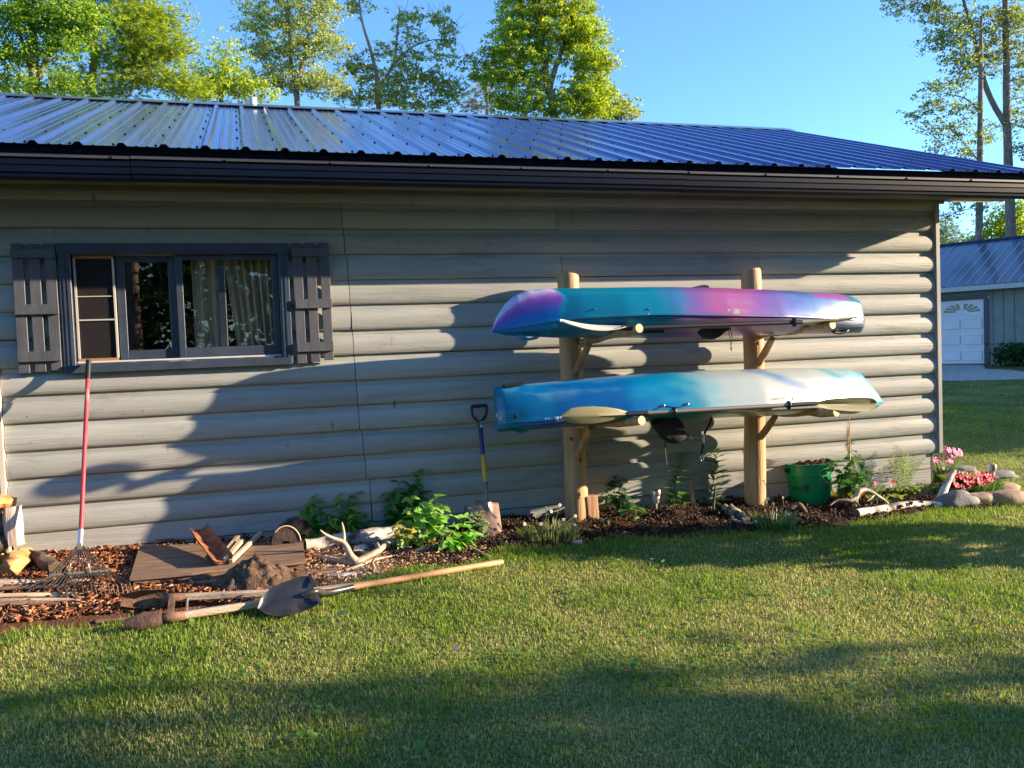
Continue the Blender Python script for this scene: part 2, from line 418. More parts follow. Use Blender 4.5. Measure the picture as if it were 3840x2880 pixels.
# wall core behind the boards, with the window opening
core = pm('wall_core', (.05, .045, .04), rough=.9)
m = MB()
m.box((-3.6, .002, -.36), (-1.045, .06, 2.3)); m.box((-1.045, .002, -.36), (.215, .06, 1.06)); m.box((-1.045, .002, 1.74), (.215, .06, 2.3)); m.box((.215, .002, -.36), (5.60, .06, 2.3))
m.build('wall_core', core, shed)
# skirting of two flat planks under the logs
for i, (x0, x1) in enumerate([(-1.46, .757), (.764, 3.18), (3.186, 5.56)]):
    for j, (z0, z1) in enumerate([(-.128, .001), (-.262, -.132), (-.42, -.266)]):
        o = .004+.003*((i+j) % 2)
        MB().box((x0, -.012-o, z0), (x1, .0, z1-.002), None, .002).build('skirt_plank', SIDE, shed)
# corner board and the gable end wall round the corner
TR = pm('trim_paint', (.27, .27, .26), (.33, .33, .315), rough=.5, scale=3)
MB().box((5.626, -.050, .0), (5.668, .03, 2.15), None, .003).build('corner_board', TR, shed)
for k in range(13):
    n0 = [(5.60+o, y, (k+h)*S) for y in (.03,) for o, h in PROF]
    MB().loft([[(5.60, y, k*S)]+[(5.615+o, y, (k+h)*S) for o, h in PROF]+[(5.60, y, (k+.985)*S)] for y in (.031, 3.0, 6.1)]).build('log_board', SIDE, shed, smooth=True, auto=35)
MB().prism([(5.60, .03, 2.24), (5.60, 6.13, 2.24), (5.60, 3.07, 3.42)], (.03, 0, 0)).build('gable_wall', SIDE, shed)
MB().box((5.56, .03, -.40), (5.60, 6.1, .0)).build('skirt_plank', SIDE, shed)
MB().box((-3.6, 6.1, -.36), (5.6, 6.16, 2.3)).build('back_wall', SIDE, shed)
MB().box((-3.62, .0, -.36), (-3.56, 6.16, 2.3)).build('end_wall', SIDE, shed)
MB().box((-3.5, .07, .15), (5.55, 6.08, .17)).build('floor', core, shed)
# room behind the window
RM = pm('room_wall', (.05, .04, .035), (.07, .055, .045), rough=.9)
MB().box((-2.4, 1.9, .17), (1.6, 1.94, 2.2)).build('partition', RM, shed)
MB().box((-2.4, .07, 2.2), (1.6, 1.94, 2.22)).build('room_ceiling', RM, shed)
m = MB()
for k in range(12):
    for i in range(12):
        x = -1.3+i*.61+.03*math.sin(i*3+k*1.3)
        if 6 <= k <= 9 and -1.1 < x < .3: continue
        m.rock((x, -.0385, (k+.30+.05*math.sin(i+k))*S), .0038, (1, .35, 1), 1, 3)
m.build('nail_heads', SIDE, shed, kind='stuff')
# trim left of the lower logs
MB().box((-1.505, -.05, -.16), (-1.474, .0, 1.03), None, .002).build('end_trim', pm('pale_trim', (.55, .50, .40), (.68, .62, .50), rough=.6, scale=6, stretch=(1, 1, .2)), shed)
MB().box((-2.7, -.03, -.2), (-1.508, .0, 1.03)).build('plywood_panel', pm('plywood_red', (.22, .13, .10), (.30, .19, .15), rough=.8, scale=4, stretch=(6, 1, .4)), shed)

# ---- roof
YE, YR = -.575, 3.05; ZE = 2.300; SL = .349
RZ = lambda y: ZE+SL*(y+.55)
m_, t, N, L, P = newmat('roof_metal')
P.inputs['Base Color'].default_value = (.10, .14, .36, 1); P.inputs['Metallic'].default_value = .75; P.inputs['Roughness'].default_value = .19
P.inputs['IOR'].default_value = 1.5; P.inputs['Coat Weight'].default_value = .3; P.inputs['Coat Roughness'].default_value = .05
tc = N.new('ShaderNodeTexCoord'); nb = N.new('ShaderNodeTexNoise'); nb.inputs['Scale'].default_value = 2.2; nb.inputs['Detail'].default_value = 2
gn = N.new('ShaderNodeNewGeometry'); L.new(gn.outputs['Position'], nb.inputs[0]); b = N.new('ShaderNodeBump'); b.inputs['Strength'].default_value = .07; b.inputs['Distance'].default_value = .02
L.new(nb.outputs[0], b.inputs['Height']); L.new(b.outputs[0], P.inputs['Normal']); L.new(b.outputs[0], P.inputs['Coat Normal'])
ROOF = m_
RIB = .2286; RX0 = -1.105
def rib_profile(x0, n):
    pts = [(x0-.114, 0)]
    for i in range(n):
        c = x0+i*RIB
        pts += [(c-.030, 0), (c-.012, .019), (c+.012, .019), (c+.030, 0)]
        for d in (.082, .140): pts += [(c+d-.010, 0), (c+d-.004, .004), (c+d+.004, .004), (c+d+.010, 0)]
    pts.append((x0+(n-1)*RIB+.1156, 0))
    return [p for i, p in enumerate(pts) if p[0] <= x0+(n-1)*RIB+.1157]
k = -10
first = None
while k < 33:
    n = min(4, 33-k); rings = []
    pr = [(x-(RX0+k*RIB), z) for x, z in rib_profile(RX0+k*RIB, n)]
    for y in (YE, -.3, .2, .8, 1.4, 2.0, 2.6, YR):
        rings.append([(x+RX0+k*RIB, y, RZ(y)+z) for x, z in pr]+[(x+RX0+k*RIB, y, RZ(y)+z-.0012) for x, z in reversed(pr)])
    MB().loft(rings, True, True).build('roof_panel', ROOF, shed)
    rb = [[(x+RX0+k*RIB, 6.14-y, RZ(y)+z) for x, z in pr] for y in (YE, YR)]
    MB().loft(rb, False, False).build('rear_roof_panel', ROOF, shed)
    k += 4
XEND = RX0+32*RIB+.118
# ridge cap, resting on the ribs, with the dark gaps under it
m = MB()
for sgn in (1, -1):
    yy = lambda y: y if sgn == 1 else 6.14-y
    m.box((-3.6, 0, 0), (XEND+.02, .001, .001))if False else None
rg = []
for x in (-3.4, -.92, 2.1, XEND+.02):
    rg.append([(x, 2.86, RZ(2.86)+.020), (x, 3.04, RZ(3.04)+.024), (x, 3.07, RZ(3.04)+.034), (x, 3.10, RZ(3.04)+.024), (x, 3.28, RZ(2.86)+.020),
               (x, 3.28, RZ(2.86)+.017), (x, 3.07, RZ(3.04)+.030), (x, 2.86, RZ(2.86)+.014)])
for i in range(3):
    MB().loft([[(v[0]+(.004 if j else -.004), v[1], v[2]+(.002 if i == 1 else 0)) for v in rg[i+j]] for j in (0, 1)]).build('ridge_cap', pm('ridge_metal', (.05, .06, .075), rough=.3, coat=.5), shed)
m = MB()
for i in range(-10, 33):
    for y in (-.52, .05, .62, 1.2, 1.8, 2.35, 2.75):
        xs = RX0+i*RIB-.048
        m.lathe((xs, y, RZ(y)), [(.0085, 0), (.0085, .003), (.005, .0035), (.005, .009), (.0, .0095)], 6, Matrix.Rotation(math.atan(SL), 3, 'X'), False)
m.build('roof_screws', pm('screw_dark', (.01, .011, .015), rough=.5), shed, kind='stuff')
# fascia, drip edge, gutter sections, soffit, rake
NAVY = pm('gutter_navy', (.003, .007, .020), (.004, .009, .025), rough=.45, scale=2, spec=.12)
LIP = pm('gutter_lip', (.045, .046, .052), (.06, .06, .066), rough=.4, scale=3)
MB().box((-3.6, -.512, 2.105), (XEND, -.485, 2.278)).build('fascia', NAVY, shed)
MB().box((-3.6, -.522, 2.262), (XEND, -.514, 2.296)).build('drip_edge', NAVY, shed)
GP = [(-.524, 2.222), (-.642, 2.2215), (-.645, 2.218), (-.645, 2.202), (-.634, 2.199), (-.6345, 2.164), (-.628, 2.161), (-.628, 2.157), (-.6325, 2.154), (-.6305, 2.124), (-.6245, 2.120), (-.620, 2.116), (-.617, 2.100), (-.606, 2.0935), (-.524, 2.0935)]
for i, (x0, x1) in enumerate([(-3.6, -.596), (-.594, 2.935), (2.937, XEND+.01)]):
    o = (0, .002, 0)[i]
    MB().loft([[(x, y-o, z+o) for y, z in GP] for x in (x0, x1)]).build('gutter_section', NAVY, shed)
    MB().box((x0, -.6465-o, 2.203+o), (x1, -.6455-o, 2.2175+o)).build('gutter_lip', LIP, shed)
m = MB()
for x in np.arange(-1.3, 6.3, .61): m.rock((x, -.648, 2.211), .006, n=4)
m.build('gutter_screws', pm('screw_dark', (0, 0, 0)), shed, kind='stuff')
SOF = pm('soffit_tan', (.17, .155, .12), (.21, .19, .15), rough=.7, scale=4)
for x0, x1 in [(-3.6, 1.62), (1.623, 5.3), (5.303, XEND)]:
    MB().box((x0, -.482, 2.158), (x1, -.05, 2.168)).build('soffit_board', SOF, shed)
MB().box((-3.6, -.484, 2.104), (XEND, -.460, 2.157)).build('soffit_trim', SOF, shed)
MB().box((-3.6, -.072, 2.128), (5.70, -.0495, 2.157), None, .002).build('frieze_board', SOF, shed)
m = MB(); 
for s_ in (0, 1):
    a = Vector((XEND-.015, -.56, RZ(-.56)-.07)); b_ = Vector((XEND-.015, 3.07, RZ(3.07)-.07))
    if s_: a.y = 6.14-a.y; b_.y = 3.071
    MB().beam(a, b_, .028, .14).build('rake_board', NAVY, shed)
MB().box((5.68, .0, 2.16), (XEND-.03, .01, 2.17)).build('soffit_board', SOF, shed)
MB().lathe((.157, 3.32, 3.2), [(.042, 0), (.042, .52), (.036, .52), (.036, .45)], 20, None, False).build('vent_pipe', pm('pipe_white', (.55, .56, .60), rough=.45), shed, smooth=True, auto=40)

# ---- window
BLUE = pm('window_paint', (.036, .050, .078), (.052, .070, .105), rough=.38, scale=5, stretch=(1, 1, 1), bump=.15, bscale=40)
CHIP = pm('chipped_sill_paint', (.045, .06, .09), (.055, .07, .10), c3=(.5, .48, .45), lo=.35, hi=.78, rough=.5, scale=14, stretch=(.6, 1, 5))
win = MB().box((-1.045, .0, 1.05), (-1.038, .06, 1.745)).box((.208, .0, 1.05), (.215, .06, 1.745)).box((-1.038, .0, 1.738), (.208, .06, 1.745)).box((-1.038, .0, 1.05), (.208, .06, 1.057)).build('window', BLUE, shed)
def wb(lo, hi, name, mat=BLUE, bev=.003): return MB().box(lo, hi, None, bev).build(name, mat, win)
wb((-1.108, -.066, 1.0), (-1.040, -.002, 1.797), 'casing'); wb((.210, -.066, 1.0), (.277, -.002, 1.797), 'casing')
wb((-1.112, -.072, 1.730), (.281, -.003, 1.799), 'casing'); wb((-1.105, -.080, .990), (.270, -.004, 1.040), 'sill', BLUE)
for x in (-1.085, -1.062): wb((x, -.070, 1.03), (x+.010, -.066, 1.735), 'bead', BLUE, 0)
for x in (.222, .246): wb((x, -.070, 1.03), (x+.010, -.066, 1.735), 'bead', BLUE, 0)
wb((-1.075, -.0765, 1.742), (.246, -.072, 1.752), 'bead', BLUE, 0)
wb((-1.036, -.05, 1.041), (.206, -.0, 1.052), 'track', CHIP, 0); wb((-1.036, -.034, 1.052), (.206, -.028, 1.062), 'track', pm('alu', (.6, .6, .6), rough=.35), 0)
wb((-1.036, -.014, 1.052), (.206, -.009, 1.060), 'track', pm('alu', (.6, .6, .6)), 0)
def sash(x0, x1, z0, z1, y, fw, fb, nm='sash'):
    m = MB(); m.box((x0, y-.012, z0), (x0+fw, y+.012, z1), None, .002); m.box((x1-fw, y-.012, z0), (x1, y+.012, z1), None, .002)
    m.box((x0+fw, y-.012, z0), (x1-fw, y+.012, z0+fb), None, .002); m.box((x0+fw, y-.012, z1-fw*.8), (x1-fw, y+.012, z1), None, .002)
    return m.build(nm, BLUE, win)
sash(-.79, -.43, 1.062, 1.728, .006, .05, .060); sash(-.432, .206, 1.064, 1.728, -.020, .040, .062)
wb((-.176, .022, 1.07), (-.137, .040, 1.72), 'sash_stile', BLUE, 0); wb((-.136, .021, 1.07), (-.131, .040, 1.72), 'sash_stile', pm('cream_edge', (.45, .44, .40)), 0)
m, t, N, L, P = newmat('window_glass')
tr = N.new('ShaderNodeBsdfTransparent'); gl = N.new('ShaderNodeBsdfGlossy'); gl.inputs['Roughness'].default_value = .004; gl.inputs['Color'].default_value = (1, 1, 1, 1)
fr = N.new('ShaderNodeLayerWeight'); fr.inputs[0].default_value = .5; pw_ = N.new('ShaderNodeMath'); pw_.operation = 'POWER'; pw_.inputs[1].default_value = 4.0; ml = N.new('ShaderNodeMath'); ml.operation = 'MULTIPLY_ADD'; ml.inputs[1].default_value = .9; ml.inputs[2].default_value = .055; L.new(fr.outputs['Facing'], pw_.inputs[0])
mx = N.new('ShaderNodeMixShader'); L.new(pw_.outputs[0], ml.inputs[0]); L.new(ml.outputs[0], mx.inputs[0]); L.new(tr.outputs[0], mx.inputs[1]); L.new(gl.outputs[0], mx.inputs[2]); L.new(mx.outputs[0], N['Material Output'].inputs[0])
gnn = N.new('ShaderNodeNewGeometry'); nb = N.new('ShaderNodeTexNoise'); nb.inputs['Scale'].default_value = 3.5; nb.inputs['Detail'].default_value = 2; L.new(gnn.outputs['Position'], nb.inputs[0])
bb = N.new('ShaderNodeBump'); bb.inputs['Strength'].default_value = .02; bb.inputs['Distance'].default_value = .01; L.new(nb.outputs[0], bb.inputs['Height']); L.new(bb.outputs[0], gl.inputs['Normal'])
GLASS = m
wb((-.745, .003, 1.115), (-.475, .007, 1.692), 'pane', GLASS, 0); wb((-.397, -.023, 1.120), (.171, -.019, 1.698), 'pane', GLASS, 0)
# adjustable screen in the open third
RW = pm('raw_cedar', (.36, .17, .07), (.45, .23, .10), rough=.7, scale=9, stretch=(.3, 1, 4)); WH = pm('white_vinyl', (.50, .48, .42), rough=.5)
wb((-1.030, -.030, 1.062), (-.800, -.006, 1.080), 'screen_rail', RW, 0); wb((-1.030, -.030, 1.708), (-.800, -.006, 1.727), 'screen_rail', RW, 0)
wb((-1.030, -.029, 1.080), (-1.018, -.008, 1.708), 'screen_channel', WH, 0); wb((-.808, -.029, 1.080), (-.796, -.008, 1.708), 'screen_channel', WH, 0)
wb((-1.018, -.025, 1.468), (-.808, -.012, 1.474), 'screen_bar', WH, 0); wb((-1.018, -.028, 1.318), (-.808, -.010, 1.327), 'screen_bar', WH, 0)
m, t, N, L, P = newmat('insect_mesh'); tr = N.new('ShaderNodeBsdfTransparent'); mx = N.new('ShaderNodeMixShader'); mx.inputs[0].default_value = .42
P.inputs['Base Color'].default_value = (.022, .020, .024, 1); P.inputs['Roughness'].default_value = .8
L.new(tr.outputs[0], mx.inputs[1]); L.new(P.outputs[0], mx.inputs[2]); L.new(mx.outputs[0], N['Material Output'].inputs[0])
wb((-1.018, -.019, 1.080), (-.808, -.018, 1.708), 'screen_mesh', m, 0)
# curtains hanging inside
CUR = pm('curtain_cloth', (.46, .38, .25), (.56, .48, .33), rough=.9, scale=20, stretch=(8, 8, .5), bump=.1)
def curtain(xa0, xa1, xb0, xb1, nf, lab, ph):
    rings = []
    for j in range(13):
        v = j/12; z = 1.84-v*.90; row = []
        for i in range(nf*8+1):
            u = i/(nf*8); x = (xa0+(xa1-xa0)*u)*(1-v)+(xb0+(xb1-xb0)*u)*v
            row.append((x, .115+.030*math.sin(u*nf*2*math.pi+ph+.5*v)+.008*math.sin(u*nf*4.7+2*v), z))
        rings.append(row)
    o = MB().loft(rings, False, False).build('curtain', CUR, None, loc=(0, .115, 1.84), smooth=True); tag(o, lab, 'curtain', 'beige curtains behind the sliding window'); return o
curtain(-.345, -.182, -.345, -.170, 2, 'flat narrow beige curtain behind the middle of the sliding window', .3)
curtain(-.150, .26, -.06, .26, 8, 'wide pleated beige curtain at the right end of the sliding window', 1.2)
MB().box((-1.1, .105, 1.845), (.32, .125, 1.86)).build('curtain_rod', core, shed)

# ---- shutters: three slats under three battens
SHM = pm('shutter_paint', (.070, .074, .092), (.098, .100, .118), rough=.5, scale=7, stretch=(3, 1, .6), bump=.2, bscale=60)
def shutter(x0, drops, seed):
    rg = random.Random(seed)
    sh = MB().box((x0, -.088, 1.708), (x0+.243, -.070, 1.765), None, .002).build('shutter', SHM, shed)
    def p(lo, hi, n): MB().box(lo, hi, None, .002).build(n, SHM, sh)
    p((x0+.006+rg.uniform(-.003, .003), -.088, 1.362), (x0+.247, -.070, 1.424), 'batten'); p((x0+.004, -.088, 1.072), (x0+.245, -.070, 1.135), 'batten')
    for i in range(3):
        xs = x0+.002+i*.0895; d = drops[i]
        p((xs, -.069, 1.004+d), (xs+.062, -.048, 1.797+rg.uniform(-.006, .008)), 'slat')
shutter(-1.362, (0, .004, .010), 3); shutter(.302, (-.010, -.002, .006), 5)
# ================================================================== KAYAK RACKS of peeled cedar
WOOD = pm('peeled_cedar', (.36, .19, .075), (.47, .28, .13), c3=(.56, .37, .19), rough=.6, scale=3.2, stretch=(7, 7, .7), bump=.55, bscale=6, bstretch=(20, 20, 1), lo=.3, hi=.7)
ENDG = pm('end_grain', (.60, .38, .19), (.72, .52, .31), rough=.7, scale=18)
KNOT = pm('knot_dark', (.10, .05, .03), (.18, .10, .05), rough=.7, scale=30)
def rack_post(base_px, top_px, r0, r1, label, arms, braces, seed):
    cy = -.195
    b = at(*base_px, cy); t_ = at(*top_px, cy); zb = gz(b.x, cy)-.12
    th = thing('kayak_rack_post', label, 'rack post', (b.x, cy, gz(b.x, cy)), 'peeled cedar kayak rack posts')
    n = 15; pts = []; rr = []
    for i in range(n):
        u = i/(n-1); z = zb+(t_.z-zb)*u
        pts.append((b.x+(t_.x-b.x)*u+.006*math.sin(u*5+seed), cy+.004*math.sin(u*7), z)); rr.append(r0+(r1-r0)*u+.003*math.sin(u*11+seed))
    rr[-2] = r1*1.0; pts[-2] = (pts[-2][0], pts[-2][1], t_.z-.015); rr[-1] = r1*.93
    MB().tube(pts, rr, 20, True, .015, seed).build('post', WOOD, th, smooth=True, auto=40)
    rr_ = random.Random(seed*7)
    for kk in range(7):
        zz = zb+(t_.z-zb)*rr_.uniform(.12, .95); aa = rr_.uniform(-2.4, -.8); MB().rock((b.x+math.cos(aa)*(r0-.004), cy+math.sin(aa)*(r0-.004), zz), rr_.uniform(.008, .015), (.8, .8, 1.1), kk, 5).build('knot', KNOT, th)
    for i, (px0, px1, ra, rb) in enumerate(arms):
        a = at(px0[0], px0[1], cy-r0*.55); e = at(px1[0], px1[1], -.965); d = (e-a)
        ps = [a+d*k/6+Vector((.005*math.sin(k*1.3+seed), 0, .007*math.sin(k*2.1+i+seed))) for k in range(7)]; ps[-1] = e
        MB().tube(ps, [ra+(rb-ra)*k/6+.002*math.sin(k*2.9) for k in range(7)], 14, True, .03, seed+i).build('arm', WOOD, th, smooth=True, auto=40)
        dn = d.normalized(); q = dn.to_track_quat('Z', 'Y').to_matrix()
        MB().lathe(e+dn*.0008, [(0, 0), (rb*.97, .0), (rb*.97, .0012), (0, .0012)], 16, q, False).build('arm_end', ENDG, th)
        q2, w2, h2 = None, None, None
        (bx, by), (cx, cy2) = braces[i]
        p0 = at(bx, by, -.50); p1 = at(cx, cy2, cy-r0*.95)
        MB().tube([p0+(p0-p1).normalized()*.02, p0*.66+p1*.34, p0*.33+p1*.67, p1, p1+(p1-p0).normalized()*.012], [.022, .027, .028, .027, .020], 12, True, .03, seed+9+i).build('brace', WOOD, th, smooth=True, auto=40)
        for kk in range(3):
            uu = rr_.uniform(.15, .8); pp = a+d*uu; MB().rock(pp+Vector((rr_.uniform(-.01, .01), -.02, -(ra+rb)/2*.75)), .007, (1.2, 1, .5), 2, 4).build('knot', KNOT, th)
        for u in (.12, .86):
            c = p0*(1-u)+p1*u+Vector((0, -.0265, .004))
            MB().rock(c, .0085, (1, .5, 1), 3, 5).build('screw_hole', KNOT, th)
    return th
rack_post((2161, 1940), (2132, 1030), .086, .077, 'left cedar kayak rack post behind the deep blue end of the kayaks',
          [((2172, 1287), (2397, 1231), .024, .030), ((2164, 1596), (2406, 1577), .028, .031)], [((2205, 1300), (2159, 1398)), ((2212, 1612), (2166, 1708))], 1)
rack_post((2833, 1850), (2817, 1012), .082, .076, 'right cedar kayak rack post next to the green bucket',
          [((2842, 1260), (3122, 1218), .024, .030), ((2850, 1549), (3136, 1546), .028, .031)], [((2893, 1275), (2846, 1362)), ((2903, 1568), (2854, 1638))], 5)

# ================================================================== KAYAKS, lying hull up on the arms
def fbm(x, y, z=0):
    return noise.noise(Vector((x, y, z)))*.6+noise.noise(Vector((x*2.1, y*2.1, z+3)))*.28+noise.noise(Vector((x*4.5, y*4.5, z+7)))*.14
def ss(a, b, x):
    t = min(1, max(0, (x-a)/(b-a))); return t*t*(3-2*t)
def mixc(a, b, t): return [a[i]*(1-t)+b[i]*t for i in range(3)]
def rampc(st, u):
    for i in range(len(st)-1):
        if u <= st[i+1][0]:
            a, b = st[i], st[i+1]; return mixc(a[1], b[1], ss(a[0], b[0], u))
    return list(st[-1][1])
# cross-section, half: (beam fraction, level) level 1 = keel, .72 = chine, 0 = sheer, negative = deck side (hanging down)
HALF = [(0, 1.0), (.04, .993), (.22, .975), (.40, .935), (.54, .875), (.66, .795), (.735, .725), (.775, .672), (.785, .650), (.83, .545), (.875, .42), (.92, .28), (.955, .15), (.975, .06), (1.0, .035), (1.0, -.02), (.968, -.05), (.960, -.22), (.93, -.42), (.84, -.60), (.62, -.72), (.42, -.90), (.2, -.98), (0, -1)]
def kayak(name, label, keel, sheer, deck, beam, cyl, tilt, colf, boxy, n=150):
    """keel / sheer / deck: lists of (x, z); beam: (x, half width); cyl: (x, y of the centre line)"""
    x0 = sheer[0][0]; x1 = sheer[-1][0]
    th = thing(name, label, 'kayak', ((x0+x1)/2, lerpl(cyl, (x0+x1)/2), lerpl(sheer, (x0+x1)/2)), 'kayaks lying hull up on the cedar rack')
    rings = []; cols = []; mb = MB()
    for i in range(n+1):
        u = i/n; u = .5-.5*math.cos(math.pi*u) if True else u
        x = x0+(x1-x0)*u
        zk, zs, zd, b, cy = lerpl(keel, x), lerpl(sheer, x), lerpl(deck, x), lerpl(beam, x), lerpl(cyl, x)
        bx = lerpl(boxy, x); ring = []; dzs = b*math.sin(tilt); zs -= dzs; zd -= dzs*.6
        full = [(s, l, 1) for s, l in HALF]+[(s, l, -1) for s, l in HALF[-2:0:-1]]
        for s, l, sg in full:
            s2 = s
            if l > 0: l2 = l; s2 = s*(1-bx)+min(1, s*1.25)*bx
            y = -sg*s2*b; z = (zk-zs)*l if l > 0 else (zs-zd)*l
            c, sn = math.cos(tilt), math.sin(tilt)
            ring.append((x, cy+y*c+z*sn, zs-y*sn+z*c))
            cols.append(colf((x-x0)/(x1-x0), l, sg))
        rings.append(ring)
    mb.loft(rings, True, True); mb.c = cols
    K = kmat
    for sg in (0, 1):
        idx = 15 if sg == 0 else len(HALF)*2-2-15
        MB().tube([Vector(r_[idx])+Vector((0, -.001 if sg == 0 else .001, 0)) for r_ in rings[3:-3:3]], .0035, 5, False).build('seam_lip', pm('seam_lip_plastic', (.03, .16, .26), rough=.4), th, smooth=True)
    o = mb.build('hull', K, th, smooth=True, auto=20)
    return th, o
m, t, N, L, P = newmat('kayak_plastic')
a = N.new('ShaderNodeAttribute'); a.attribute_name = 'Col'; tc = N.new('ShaderNodeTexCoord'); nn = N.new('ShaderNodeTexNoise'); nn.inputs['Scale'].default_value = 260; nn.inputs['Detail'].default_value = 3
L.new(tc.outputs['Object'], nn.inputs[0]); ov = N.new('ShaderNodeMix'); ov.data_type = 'RGBA'; ov.blend_type = 'OVERLAY'; ov.inputs[0].default_value = .22
L.new(a.outputs['Color'], ov.inputs[6]); L.new(nn.outputs['Color'], ov.inputs[7]); L.new(ov.outputs[2], P.inputs['Base Color'])
P.inputs['Roughness'].default_value = .36; P.inputs['Specular IOR Level'].default_value = .45; P.inputs['Coat Weight'].default_value = .08; P.inputs['Coat Roughness'].default_value = .18
mps = N.new('ShaderNodeMapping'); mps.inputs['Scale'].default_value = (.5, 9, 9); mps.inputs['Rotation'].default_value = (0, .09, 0); L.new(tc.outputs['Object'], mps.inputs[0])
ns = N.new('ShaderNodeTexNoise'); ns.inputs['Scale'].default_value = 7; ns.inputs['Detail'].default_value = 8; ns.inputs['Roughness'].default_value = .75; L.new(mps.outputs[0], ns.inputs[0])
rs_ = ramp(N, [(.63, (.30, .30, .30)), (.70, (.62, .62, .62))]); L.new(ns.outputs[0], rs_.inputs[0]); L.new(rs_.outputs[0], P.inputs['Roughness'])
rs2 = ramp(N, [(.66, (0, 0, 0)), (.74, (.22, .22, .22))]); L.new(ns.outputs[0], rs2.inputs[0]); sm2 = N.new('ShaderNodeMix'); sm2.data_type = 'RGBA'; L.new(rs2.outputs[0], sm2.inputs[0]); L.new(ov.outputs[2], sm2.inputs[6]); sm2.inputs[7].default_value = (.5, .5, .52, 1); L.new(sm2.outputs[2], P.inputs['Base Color'])
nb = N.new('ShaderNodeTexNoise'); nb.inputs['Scale'].default_value = 14; nb.inputs['Detail'].default_value = 6; L.new(tc.outputs['Object'], nb.inputs[0])
b = N.new('ShaderNodeBump'); b.inputs['Strength'].default_value = .10; b.inputs['Distance'].default_value = .01; L.new(nb.outputs[0], b.inputs['Height']); L.new(b.outputs[0], P.inputs['Normal'])
kmat = m
TQ, TQD, PUR, PNK, LAV, BLU, SKY_, WHT = (.0, .30, .46), (.0, .17, .30), (.24, .05, .40), (.66, .15, .42), (.55, .42, .70), (.07, .17, .55), (.20, .46, .78), (.72, .78, .84)
def col_up(u, l, sg):
    v = l if l > 0 else l*.3
    w1 = .050*fbm(u*7, v*2.2, sg)+.030*fbm(u*19, v*7, 2)
    uu = u+w1
    edge = .135+.030*(1-v)*0+.02*math.sin(v*3)+w1*.25
    if u < edge+.01:                                  # bow patch: white-lilac on top, purple band, deep blue-teal below
        k = v+.10*fbm(u*14, v*2, 5)+(.135-u)*1.2
        c = rampc([(-.3, (.0, .20, .34)), (.1, (.0, .17, .42)), (.32, (.02, .12, .48)), (.55, (.19, .06, .40)), (.74, (.32, .11, .42)), (.88, (.60, .45, .72)), (1.1, (.50, .60, .78))], k)
        if v > .8: c = mixc(c, (.10, .45, .62), .8*ss(.12, .3, fbm(u*40, v*6, 9)))
        return mixc(c, TQ, ss(edge-.004, edge+.008, u))
    st = [(.0, TQ), (.38, (.0, .31, .50)), (.44, (.05, .25, .54)), (.495, (.24, .14, .48)), (.55, (.50, .14, .40)), (.61, (.44, .13, .40)), (.67, (.28, .12, .48)), (.71, (.20, .14, .52)), (.76, (.10, .18, .58)), (.82, (.10, .24, .62)), (.90, (.16, .30, .62)), (.95, (.02, .26, .46)), (1, (.0, .26, .40))]
    c = rampc(st, uu+.03*(1-v))
    if v > .72: c = mixc(c, (.50, .12, .52), .9*ss(.80, .85, uu)*(1-ss(.92, .97, uu)))
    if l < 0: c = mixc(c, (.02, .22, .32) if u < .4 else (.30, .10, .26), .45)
    st2 = fbm(u*6, v*14, 11)
    c = mixc(c, (.50, .58, .74), .16*ss(.15, .45, st2)*(1 if u > .55 else .25)); return [x*.60 for x in c]
def col_lo(u, l, sg):
    v = l if l > 0 else l*.3
    s1 = fbm(u*6-v*1.8, v*8+u*6, 21); w1 = .075*fbm(u*7, v*3, 15)+.035*fbm(u*20, v*9, 4)
    uu = u+w1+.035*(v-.5)
    st = [(.0, (.0, .22, .38)), (.05, (.0, .24, .56)), (.16, (.0, .17, .54)), (.26, (.0, .20, .58)), (.34, (.0, .32, .62)), (.41, (.04, .42, .60)), (.46, (.28, .54, .66)), (.53, (.50, .60, .66)), (.66, (.58, .65, .72)), (.84, (.50, .61, .72)), (.90, (.30, .58, .78)), (.95, (.08, .46, .72)), (1, (.02, .55, .66))]
    c = rampc(st, uu)
    if u < .42: c = mixc(c, (.14, .48, .66), .62*ss(.05, .30, s1)*ss(.15, .5, v))
    if u < .40: c = mixc(c, (.01, .14, .56), .55*ss(.1, .4, -s1)*(1-ss(.75, 1, v)))
    d = u-.60-(1-v)*.22+.02*s1                       # blue swoosh running down to the bow
    c = mixc(c, (.10, .26, .62), .75*(1-ss(.0, .05, abs(d+.01)))*(1 if v > .1 else .6)*ss(.5, .62, u)*(1-ss(.80, .92, u)))
    d2 = u-.80-(1-v)*.15
    c = mixc(c, (.04, .46, .62), .75*(1-ss(.0, .035, abs(d2)))*ss(.75, .82, u))
    c = [min(.40, x*.64) for x in c]
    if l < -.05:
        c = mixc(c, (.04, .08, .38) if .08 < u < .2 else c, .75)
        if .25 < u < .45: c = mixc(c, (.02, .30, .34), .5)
    return c
YU, YL = -.60, -.60
A = lambda x, y, Y=-.60: (at(x, y, Y).x, at(x, y, Y).z)
